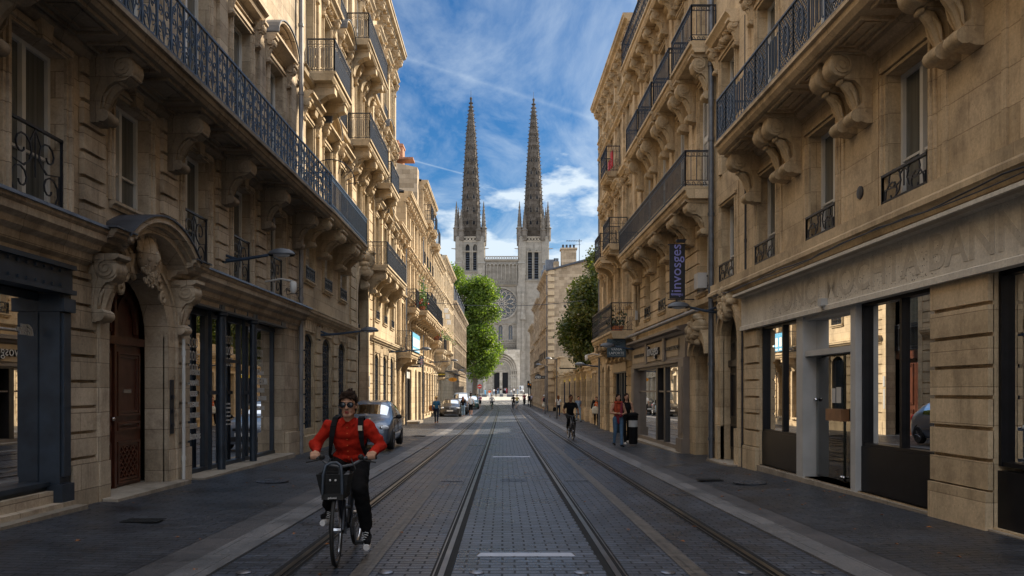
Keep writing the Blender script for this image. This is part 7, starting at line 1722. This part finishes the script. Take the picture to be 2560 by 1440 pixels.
person('man in white t-shirt and black shorts walking away', at(1177, 67, .04), PI, 1.80, 'cl_white', 'cl_black', hair='hair_brown', sleeves='short', legs='short', step=.22, shoes='cl_black')
for x, y, tp, bt, h, lb in ((1189.5, 101, 'cl_maroon', 'cl_green', 1.78, 'walker with dark top and green shorts, leftmost of the distant trio'), (1194.5, 102, 'cl_lilac', 'cl_skirt', 1.72, 'walker in lilac top, middle of the distant trio'), (1200, 103, 'cl_pink', 'cl_black', 1.66, 'walker in pink top, rightmost of the distant trio')):
    person(lb, at(x, y, .03), PI, h, tp, bt, legs='short', step=.15, voxel=.03)
sq = [(1213, 187, 'cl_cyan', 'cl_cyan', 'person in a bright cyan coat on the church square'), (1223, 176, 'cl_orange', 'cl_white', 'person with orange top left of the middle block bench'), (1226, 178, 'cl_rust', 'cl_lightjeans', 'person in rust and jeans beside the orange topped one'),
 (1235, 196, 'cl_white', 'cl_jeans', 'person in white and jeans left of the cathedral door'), (1240, 178, 'cl_black', 'cl_black', 'person all in black before the cathedral door'), (1243, 205, 'cl_navy', 'cl_lightjeans', 'person in navy at the left cathedral door'), (1245.5, 207, 'cl_denim', 'cl_lightjeans', 'person in blue denim at the left cathedral door'), (1252, 206, 'cl_black', 'cl_skirt', 'person in black top and pale skirt at the door pillar'),
 (1261, 207, 'cl_grey', 'cl_black', 'person in grey at the right cathedral door'), (1264, 206, 'cl_lilac', 'cl_black', 'person in lilac at the right cathedral door'), (1266.5, 204, 'cl_maroon', 'cl_maroon', 'person in maroon at the right cathedral door'), (1278, 187, 'cl_white', 'cl_jeans', 'person in white and jeans by the wide block bench'), (1285, 203, 'cl_white', 'cl_navy', 'person in white and navy left of the poster board'), (1294, 203, 'cl_plaid', 'cl_lightjeans', 'person in checked shirt close to the poster board'), (1308, 190, 'cl_white', 'cl_grey', 'person in white right of the poster board')]
for x, y, tp, bt, lb in sq: person(lb, at(x, y), random.uniform(0, 6), 1.72, tp, bt, step=.1, voxel=.04, group='visitors on the church square')
for x, y, tp, lb in ((1177, 150, 'cl_black', 'dark dressed person by the post lamp near the left corner'), (1194, 145, 'cl_grey', 'person in grey near the red round sign'),): person(lb, at(x, y), 0, 1.7, tp, 'cl_black', step=.1, voxel=.04)
# ================================================================== BICYCLES
def bicycle(lb, loc, rz, frame='iron', basket=False, seat_h=.92, tilt=0, steer=0, group='bicycles on the tracks'):
    """front wheel towards -Y; wheelbase 1.06; origin under the bottom bracket"""
    t = thing('bicycle', lb, 'bicycle', loc, rz, group); r = .34; yf, yr = -.58, .48
    for y, nm in ((yf, 'front_wheel'), (yr, 'rear_wheel')):
        m = MB(); m.smooth = True; m.tube([(0, a, z) for a, z in circ(0, 0, r-.018, 32)], .02, 8, closed=True)
        w = place(nm, mesh(m, 'rubber'), t, (0, y, r), (0, 0, steer if y == yf else 0))
        m = MB(); m.smooth = True; m.tube([(0, a, z) for a, z in circ(0, 0, r-.045, 32)], .011, 6, closed=True); m.lathe((0, 0, 0), [(.001, -.05), (.03, -.045), (.03, .045), (.001, .05)], 8, 'x'); place('rim', mesh(m, 'chrome'), w)
        m = MB()
        for k in range(18): a = 2*PI*k/18; m.tube([((-1)**k*.03, .02*math.cos(a+.6), .02*math.sin(a+.6)), (0, (r-.05)*math.cos(a), (r-.05)*math.sin(a))], .0022, 3)
        place('spokes', mesh(m, 'alloy'), w)
    bb = (0, 0, .28); hd = (0, -.40, .80); hb = (0, -.43, .62); st = (0, .14, .66)
    m = MB(); m.smooth = True
    m.tube([hb, (0, -.3, .42), bb], .024, 8); m.tube([bb, st, (0, .17, seat_h-.05)], .018, 8); m.tube([(0, -.415, .72), (0, -.2, .5), (0, .07, .47)], .018, 8)
    m.tube([hb, hd], .026, 8)
    for s in (-1, 1): m.tube([bb, (s*.06, yr, r)], .012, 6); m.tube([(0, .13, .62), (s*.06, yr, r)], .010, 6)
    place('frame', mesh(m, frame), t)
    m = MB(); m.smooth = True
    for s in (-1, 1): m.tube([(s*.02, -.435, .64), (s*.055, -.46, .60), (s*.06, yf, r)], .014, 6)
    m.tube([(-.03, -.435, .64), (.03, -.435, .64)], .018, 6); place('fork', mesh(m, frame), t)
    m = MB(); m.smooth = True; m.tube([hd, (0, -.39, .93)], .018, 8)
    m.tube([(-.31, -.27, 1.0), (-.22, -.31, 1.0), (-.12, -.39, .94), (0, -.40, .92), (.12, -.39, .94), (.22, -.31, 1.0), (.31, -.27, 1.0)], .014, 8)
    hbp = place('handlebar', mesh(m, 'steel_grey'), t)
    m = MB(); m.smooth = True
    for s in (-1, 1): m.tube([(s*.33, -.255, 1.0), (s*.23, -.30, 1.0)], .019, 8); m.tube([(s*.2, -.33, .99), (s*.24, -.37, .98), (s*.34, -.36, .96)], .008, 5); m.ball((s*.19, -.34, 1.01), .03, 8, 6)
    m.tube([(.1, -.38, 1.0), (.16, -.45, .9), (.03, -.45, .7)], .005, 5); m.tube([(-.1, -.38, 1.0), (-.14, -.46, .88), (-.03, -.45, .7)], .005, 5); place('grips', mesh(m, 'rubber'), hbp)
    m = MB(); m.smooth = True; m.ball((0, .20, seat_h), (.085, .13, .035), 12, 8); m.ball((0, .08, seat_h), (.035, .12, .028), 10, 6); place('saddle', mesh(m, 'rubber'), t)
    m = MB(); m.smooth = True; m.lathe((.04, 0, .28), [(.001, 0), (.09, 0), (.09, .008), (.001, .008)], 20, 'x'); m.tube([(.06, 0, .28), (.08, -.0, .12)], .012, 5); m.tube([(-.06, 0, .28), (-.08, 0, .44)], .012, 5); place('crank', mesh(m, 'steel_grey'), t)
    m = MB(); m.box(.07, .17, -.04, .04, .105, .13); m.box(-.17, -.07, -.04, .04, .43, .455); place('pedal', mesh(m, 'rubber'), t)
    m = MB(); m.tube([(.045, .0, .36), (.045, yr, r+.04)], .006, 4); m.tube([(.045, 0, .20), (.045, yr, r-.04)], .006, 4); place('chain', mesh(m, 'iron'), t)
    m = MB(); m.smooth = True
    for y in (yf, yr):
        A = arc(y, r, r+.03, R(-10 if y == yf else 20), R(150 if y == yf else 190), 14) if y == yr else arc(y, r, r+.03, R(-15), R(115), 12)
        for (a0, z0), (a1, z1) in zip(A, A[1:]): m.add([(-.028, a0, z0-.01), (0, a0, z0+.004), (.028, a0, z0-.01), (-.028, a1, z1-.01), (0, a1, z1+.004), (.028, a1, z1-.01)], [(0,1,4,3), (1,2,5,4)])
    place('mudguard', mesh(m, frame), t)
    if basket:
        m = MB(); m.smooth = True; yb0 = -.62
        for z, wx, dy in ((.88, .15, .13), (.79, .135, .115), (.70, .115, .095)): m.tube([(-wx, yb0-dy, z), (wx, yb0-dy, z), (wx, yb0+dy, z), (-wx, yb0+dy, z)], .009 if z > .9 else .004, 5, closed=True)
        for k in range(13):
            q = -1+k/6; m.tube([(q*.115, yb0-.095, .70), (q*.15, yb0-.13, .88)], .003, 3)
        for s in (-1, 1):
            for k in range(7): q = -1+k/3; m.tube([(s*.115, yb0+q*.095, .70), (s*.15, yb0+q*.13, .88)], .003, 3)
        m.smooth = False
        for z0, z1, w0, w1, a0, a1 in ((.70, .88, .115, .15, .095, .13),): m.quad((-w0, yb0-a0+.004, z0), (w0, yb0-a0+.004, z0), (w1, yb0-a1+.004, z1), (-w1, yb0-a1+.004, z1)); m.quad((w0, yb0-a0, z0), (w0, yb0+a0, z0), (w1, yb0+a1, z1), (w1, yb0-a1, z1)); m.quad((-w0, yb0-a0, z0), (-w0, yb0+a0, z0), (-w1, yb0+a1, z1), (-w1, yb0-a1, z1))
        bk = place('basket', mesh(m, 'rubber'), t)
        m = MB(); m.smooth = True; m.tube([(-.09, -.76, .70), (-.085, -.75, .88), (-.07, -.72, .96), (-.03, -.70, .985), (.03, -.70, .985), (.07, -.72, .96), (.085, -.75, .88), (.09, -.76, .70)], .015, 8); place('hoop', mesh(m, 'steel_blue'), bk)
        m = MB(); m.box(-.10, .10, -.76, -.42, .65, .70); place('rack', mesh(m, 'rubber'), bk); m = MB(); add_text(m, 'gebuxxi', .026, lambda p, q, c: (p, -.763-c, .66+q)); place('lettering', mesh(m, 'sign_white'), bk)
        m = MB(); m.smooth = True; m.ball((-.02, -.76, .83), .011); m.ball((.03, -.76, .83), .011); place('lamp', mesh(m, 'white_vinyl'), bk)
    return t
# ================================================================== THE RED-SHIRTED CYCLIST
CB = Vector((-1.575, 8.13, gz(8.1)+.012))
bicycle('dark city bicycle with front basket ridden by the red shirted man', CB, R(0), 'iron', True, .90, steer=R(4))
def rider_main():
    S, K, T, D = 'cl_red', 'cl_black', 'skin', 'cl_black'
    P = []
    hipc = Vector((0, .18, 1.0)); chest = Vector((.015, -.05, 1.255)); neck = Vector((.02, -.07, 1.375)); head = Vector((.03, -.14, 1.505))
    P += [cap((0, .15, .97), (.01, .05, 1.12), .148, .152, S), ell((.012, .0, 1.185), (.185, .125, .16), S), ell(chest+Vector((0, .01, .0)), (.205, .115, .12), S), ell((.015, -.03, 1.325), (.16, .08, .06), S)]
    P += [ell((0, .19, .95), (.175, .15, .12), K), ell((0, .10, .985), (.178, .165, .07), S)]
    P += [cap(neck-Vector((0, -.01, .03)), neck+Vector((.003, -.02, .07)), .055, .052, T)]
    for s, hx in ((-1, -.275), (1, .285)):
        sh = Vector((.015+s*.19, -.04, 1.295)); el = Vector((s*.335+.0, -.03, 1.10)) if s > 0 else Vector((-.315, -.05, 1.12)); wr = Vector((hx*1.0, -.225, 1.045))
        P += [ell(sh, (.075, .075, .07), S), cap(sh, el, .068, .058, S), cap(el, wr+Vector((0, .03, .0)), .060, .046, S), cap(wr+Vector((0, .035, 0)), wr+Vector((0, -.005, 0)), .046, .036, S)]
        P += [cap(wr, wr+Vector((0, -.03, -.005)), .026, .027, T), ell(wr+Vector((0, -.048, -.008)), (.042, .028, .022), T), cap(wr+Vector((-.03, -.05, -.005)), wr+Vector((.03, -.05, -.005)), .02, .02, T)]
        for q in range(4):
            fx = hx+(q-1.5)*.0205; y0 = wr.y-.062; z0 = wr.z-.012+(.002 if q in (1, 2) else -.002); ln = (.9, 1.0, .97, .82)[q]
            P += [cap((fx, y0, z0), (fx, y0-.022*ln, z0-.016), .0105, .0098, T), cap((fx, y0-.022*ln, z0-.016), (fx, y0-.014, z0-.045*ln), .0098, .0092, T), cap((fx, y0-.014, z0-.045*ln), (fx, y0+.012, z0-.05*ln), .009, .0082, T)]
        tx = hx-s*.04; P += [cap((tx, wr.y-.035, wr.z-.01), (tx-s*.012, wr.y-.055, wr.z-.035), .0125, .0115, T), cap((tx-s*.012, wr.y-.055, wr.z-.035), (tx-s*.002, wr.y-.06, wr.z-.058), .0112, .0095, T)]
    # legs: his right foot (image left) is up and back, the left one down
    kL, aL = Vector((-.13, -.24, .78)), Vector((-.215, .10, .42)); kR, aR = Vector((.16, -.22, .68)), Vector((.19, -.03, .235))
    for hp, kn, an in ((Vector((-.09, .15, .95)), kL, aL), (Vector((.09, .15, .95)), kR, aR)):
        P += [cap(hp, kn, .112, .082, K), cap(kn, an+Vector((0, 0, .06)), .084, .066, K), cap(an+Vector((0, 0, .05)), an, .04, .034, T)]
    P += [cap(aL+Vector((0, .05, -.055)), aL+Vector((-.03, -.12, -.045)), .038, .034, D), cap(aR+Vector((0, .06, -.06)), aR+Vector((.03, -.13, -.085)), .040, .036, D), ell(aR+Vector((.005, 0, -.02)), (.042, .055, .05), D), ell(aL+Vector((.0, 0, -.02)), (.04, .055, .045), D)]
    # head
    h = head; k = 1.0
    P += [ell(h+Vector((0, .012, .028)), (.078, .098, .088), T), ell(h+Vector((0, -.028, -.028)), (.064, .068, .078), T), cap(h+Vector((-.022, -.062, -.088)), h+Vector((.022, -.062, -.088)), .026, .026, T), cap(h+Vector((-.045, -.01, -.06)), h+Vector((-.02, -.06, -.09)), .024, .02, T), cap(h+Vector((.045, -.01, -.06)), h+Vector((.02, -.06, -.09)), .024, .02, T)]
    P += [cap(h+Vector((0, -.088, .018)), h+Vector((0, -.112, -.024)), .010, .0145, T), ell(h+Vector((-.012, -.1, -.028)), (.010, .012, .009), T), ell(h+Vector((.012, -.1, -.028)), (.010, .012, .009), T)]
    P += [cap(h+Vector((-.04, -.078, .034)), h+Vector((.04, -.078, .034)), .014, .014, T), ell(h+Vector((-.04, -.07, -.012)), (.024, .022, .02), T), ell(h+Vector((.04, -.07, -.012)), (.024, .022, .02), T)]
    for s in (-1, 1): P += [ell(h+Vector((s*.08, .005, 0)), (.011, .022, .034), T)]
    return P, head
P, head = rider_main()
t = thing('person', 'young man in red shirt and sunglasses cycling toward the viewer', 'person', CB, 0)
place('body', fuse(P, None, .0078, {'cl_red': .018, 'cl_black': .010}, 2), t)
HB = 'hair_brown'; rd = random.Random(2)
Hh = [ell(head+Vector((0, .03, .058)), (.088, .098, .088), HB), ell(head+Vector((0, .06, .0)), (.083, .06, .08), HB), ell(head+Vector((0, -.035, .112)), (.074, .058, .042), HB)]
for q in range(26):
    a = rd.uniform(-PI, PI); b = rd.uniform(.1, .9); p = head+Vector((math.sin(a)*.075*b+.0, -.01-math.cos(a)*.085*b, .085+.05*(1-b*b))); d = Vector((rd.uniform(-.01, .04), rd.uniform(-.03, .01), rd.uniform(.012, .04))); Hh.append(cap(p, p+d, .02, .008, HB))
for q in range(9): x = -.065+q*.0163; p = head+Vector((x, -.078, .092-abs(x)*.25)); Hh.append(cap(p+Vector((0, .025, .02)), p+Vector((rd.uniform(-.01, .015), -.012, rd.uniform(-.012, .008))), .019, .008, HB))
for s in (-1, 1): Hh += [cap(head+Vector((s*.078, -.02, .06)), head+Vector((s*.08, -.015, .005)), .014, .007, HB)]
place('hair', fuse(Hh, None, .0055, {HB: .007}, 1), t)
m = MB(); m.smooth = True
for q in range(2): m.ball(head+Vector((0, -.093, -.0575-.011*q)), (.021, .009, .0068), 10, 6)
place('lips', mesh(m, 'lips'), t)
m = MB(); m.smooth = True; m.ball(head+Vector((0, -.098, -.063)), (.013, .005, .003), 8, 4); place('mouth_gap', mesh(m, 'cl_black'), t)
m = MB(); m.smooth = True
for s in (-1, 1):
    m.ball(head+Vector((s*.038, -.108, .012)), (.0295, .006, .0265), 18, 8)
gl = place('sunglasses', mesh(m, 'lens'), t)
m = MB(); m.smooth = True
for s in (-1, 1):
    m.tube([tuple(head+Vector((s*.038+a, -.110, .012+b))) for a, b in circ(0, 0, .030, 20, .027)], .0025, 6, closed=True); m.tube([tuple(head+Vector((s*.068, -.105, .018))), tuple(head+Vector((s*.084, -.04, .018))), tuple(head+Vector((s*.086, .02, .012)))], .0028, 5)
m.tube([tuple(head+Vector((-.012, -.112, .014))), tuple(head+Vector((0, -.118, .019))), tuple(head+Vector((.012, -.112, .014)))], .0025, 5); m.tube([tuple(head+Vector((-.05, -.112, .034))), tuple(head+Vector((.05, -.112, .034)))], .0022, 5)
place('glasses_rim', mesh(m, 'cl_black'), gl)
m = MB()                                           # shirt collar, placket, buttons
nk = Vector((.018, -.075, 1.355))
for s in (-1, 1): m.add([tuple(nk+Vector(v)) for v in ((s*.012, -.075, -.01), (s*.062, -.03, .035), (s*.078, -.055, -.02), (s*.05, -.098, -.055))], [(0,1,2,3)]); m.add([tuple(nk+Vector(v)) for v in ((s*.012, -.069, -.01), (s*.062, -.024, .035), (s*.07, .03, .03), (s*.07, .03, -.01), (s*.075, -.04, -.02))], [(0,1,2,3,4)])
place('collar', mesh(m, 'cl_red'), t)
m = MB(); m.smooth = True
for k in range(6): z = 1.29-k*.06; m.lathe((.018, -.15+max(0, 1.15-z)*.45, z), [(.001, -.004), (.006, -.004), (.006, 0)], 8, 'y')
place('buttons', mesh(m, 'cl_orange'), t)
for an, dx in ((Vector((-.215, .10, .42)), -.03), (Vector((.19, -.03, .235)), .03)):
    m = MB(); m.smooth = True; z = an.z-(.098 if dx < 0 else .115)
    m.tube([tuple(an+Vector((dx*q, .085-.26*q, z-an.z-(.0 if dx < 0 else .02*q)))) for q in (0, .25, .5, .75, 1)], [.03, .036, .036, .042, .03], 10); so = place('shoe_sole', mesh(m, 'cl_white'), t)
    m = MB()
    for q in range(4): y0 = -.05-.022*q; zz0 = -.012-.014*q-(.0 if dx < 0 else .006*q); m.tube([tuple(an+Vector((-.025, y0, zz0))), tuple(an+Vector((.0, y0-.012, zz0+.012))), tuple(an+Vector((.03, y0, zz0)))], .004, 4)
    place('laces', mesh(m, 'cl_white'), so)
# backpack
t = thing('backpack', 'black backpack with grey patch strap on the red shirted cyclist', 'backpack', CB+Vector((0, -.03, -.085)), 0)
P = [ell((.02, .23, 1.24), (.15, .09, .22), 'cl_black'), cap((-.09, .22, 1.08), (.13, .22, 1.08), .07, .07, 'cl_black')]; place('pack', fuse(P, None, .015, None, 2), t)
for s in (-1, 1):
    m = MB(); x = .015+s*.125
    pth = [(x, .1, 1.44, .024), (x, .03, 1.475, .026), (x+s*.003, -.055, 1.462, .027), (x+s*.012, -.118, 1.38, .027), (x+s*.022, -.138, 1.28, .025), (x+s*.034, -.125, 1.19, .018), (x+s*.055, -.06, 1.1, .014), (x+s*.065, .05, 1.06, .012)]
    for i in range(len(pth)-1):
        a, b = pth[i], pth[i+1]; d = Vector(b[:3])-Vector(a[:3]); nr = Vector((0, -d.z, d.y)).normalized()
        if nr.y > 0 and i > 1: nr = -nr
        nr = nr if nr.z > -0.2 or i > 1 else -nr
        o = nr*.009
        q = [Vector(a[:3])+Vector((-a[3], 0, 0)), Vector(a[:3])+Vector((a[3], 0, 0)), Vector(b[:3])+Vector((b[3], 0, 0)), Vector(b[:3])+Vector((-b[3], 0, 0))]
        m.add([tuple(v+o) for v in q]+[tuple(v-o) for v in q], [(0,1,2,3), (7,6,5,4), (0,4,5,1), (1,5,6,2), (2,6,7,3), (3,7,4,0)])
    stp = place('strap', mesh(m, 'cl_black'), t)
    if s > 0: m = MB(); m.add([(x-.012, -.130, 1.395), (x+.03, -.130, 1.395), (x+.035, -.152, 1.345), (x-.007, -.152, 1.345)], [(0,1,2,3)]); place('patch', mesh(m, 'patch'), stp)
# other riders
def rider(lb, loc, rz, top, bottom, skin='skin', hair='hair_brown', sleeves='short', legs='long', female=False, long=False, voxel=.018, bike='bicycle', bl='', frame='iron', upright=.0, basket=False):
    P = []; S, K, T = top, bottom, skin
    P += [cap((0, .17, 1.0), (0, .08, 1.2), .14, .145, S), ell((0, .03, 1.30), (.19, .12, .17), S), ell((0, .0, 1.41), (.18, .08, .07), S), ell((0, .19, .96), (.16, .14, .11), K), cap((0, -.02, 1.43), (0, -.05, 1.53), .052, .048, T)]
    hd = Vector((0, -.07, 1.63)); P += [ell(hd, (.076, .094, .112), T), ell(hd+Vector((0, -.09, -.01)), (.014, .02, .025), T), ell(hd+Vector((0, -.04, -.075)), (.043, .045, .034), T)]
    for s in (-1, 1):
        sh = Vector((s*.19, -.0, 1.40)); el = Vector((s*.29, -.04, 1.15)); wr = Vector((s*.275, -.21, 1.03)); md_ = sh+(el-sh)*.6
        if sleeves == 'short': P += [cap(sh, md_, .064, .058, S), cap(md_, el, .045, .04, T), cap(el, wr, .04, .028, T)]
        elif sleeves == 'long': P += [cap(sh, el, .062, .055, S), cap(el, wr, .05, .036, S)]
        else: P += [cap(sh, el, .048, .04, T), cap(el, wr, .038, .027, T)]
        P += [ell(wr+Vector((0, -.035, -.005)), (.042, .035, .028), T)]+[cap(wr+Vector(((q-1.5)*.02, -.05, 0)), wr+Vector(((q-1.5)*.02, -.075, -.035)), .0105, .0095, T) for q in range(4)]+[cap(wr+Vector((-s*.04, -.03, 0)), wr+Vector((-s*.045, -.05, -.04)), .011, .01, T), ell(hd+Vector((s*.08, .0, 0)), (.012, .02, .03), T)]
        kn, an = (Vector((s*.12, -.25, .80)), Vector((s*.12, .02, .50))) if s < 0 else (Vector((s*.12, -.18, .62)), Vector((s*.12, -.02, .19)))
        P += [cap((s*.09, .15, .95), kn, .10, .07, K), cap(kn, an, .068 if legs == 'long' else .052, .05 if legs == 'long' else .036, K if legs == 'long' else T), cap(an+Vector((0, .05, -.04)), an+Vector((s*.02, -.14, -.05)), .04, .032, 'cl_black')]
    bicycle(bl, loc, rz, frame, basket, .92)
    t = thing('person', lb, 'person', loc, rz); place('body', fuse(P, None, voxel, None, 2), t)
    Hh = [ell(hd+Vector((0, .022, .035)), (.088, .098, .105), hair)]
    if long: Hh.append(cap(hd+Vector((0, .07, 0)), hd+Vector((0, .13, -.28)), .07, .04, hair))
    place('hair', fuse(Hh, None, .015, {hair: .012}, 1), t)
    m = MB(); m.smooth = True
    for s in (-1, 1): m.ball(hd+Vector((s*.03, -.085, .012)), (.014, .009, .009), 6, 4)
    place('eyes', mesh(m, 'cl_black'), t)
rider('man in black shirt and trousers cycling toward the viewer', (X_(1428, 31.6), 31.9, gz(32)+.03), R(5), 'cl_black', 'cl_black', 'skin_dark', sleeves='short', bl='dark bicycle under the man in black', voxel=.014)
rider('woman in white top cycling toward the viewer', (X_(1229.5, 93), 93, gz(93)), R(0), 'cl_white', 'cl_black', hair='hair_red', legs='short', sleeves='long', bl='green bicycle under the woman in white', frame='cl_green', voxel=.03)
rider('cyclist in black riding away beside one in mustard', (X_(1284, 95), 95, gz(95)), PI, 'cl_black', 'cl_black', bl='dark bicycle under the distant cyclist in black', voxel=.03)
rider('cyclist in mustard top riding away', (X_(1292.5, 92), 92, gz(92)), PI, 'cl_mustard', 'cl_lightjeans', hair='hair_red', long=True, legs='short', sleeves='none', bl='pale bicycle under the distant cyclist in mustard', frame='grey_paint', voxel=.03)
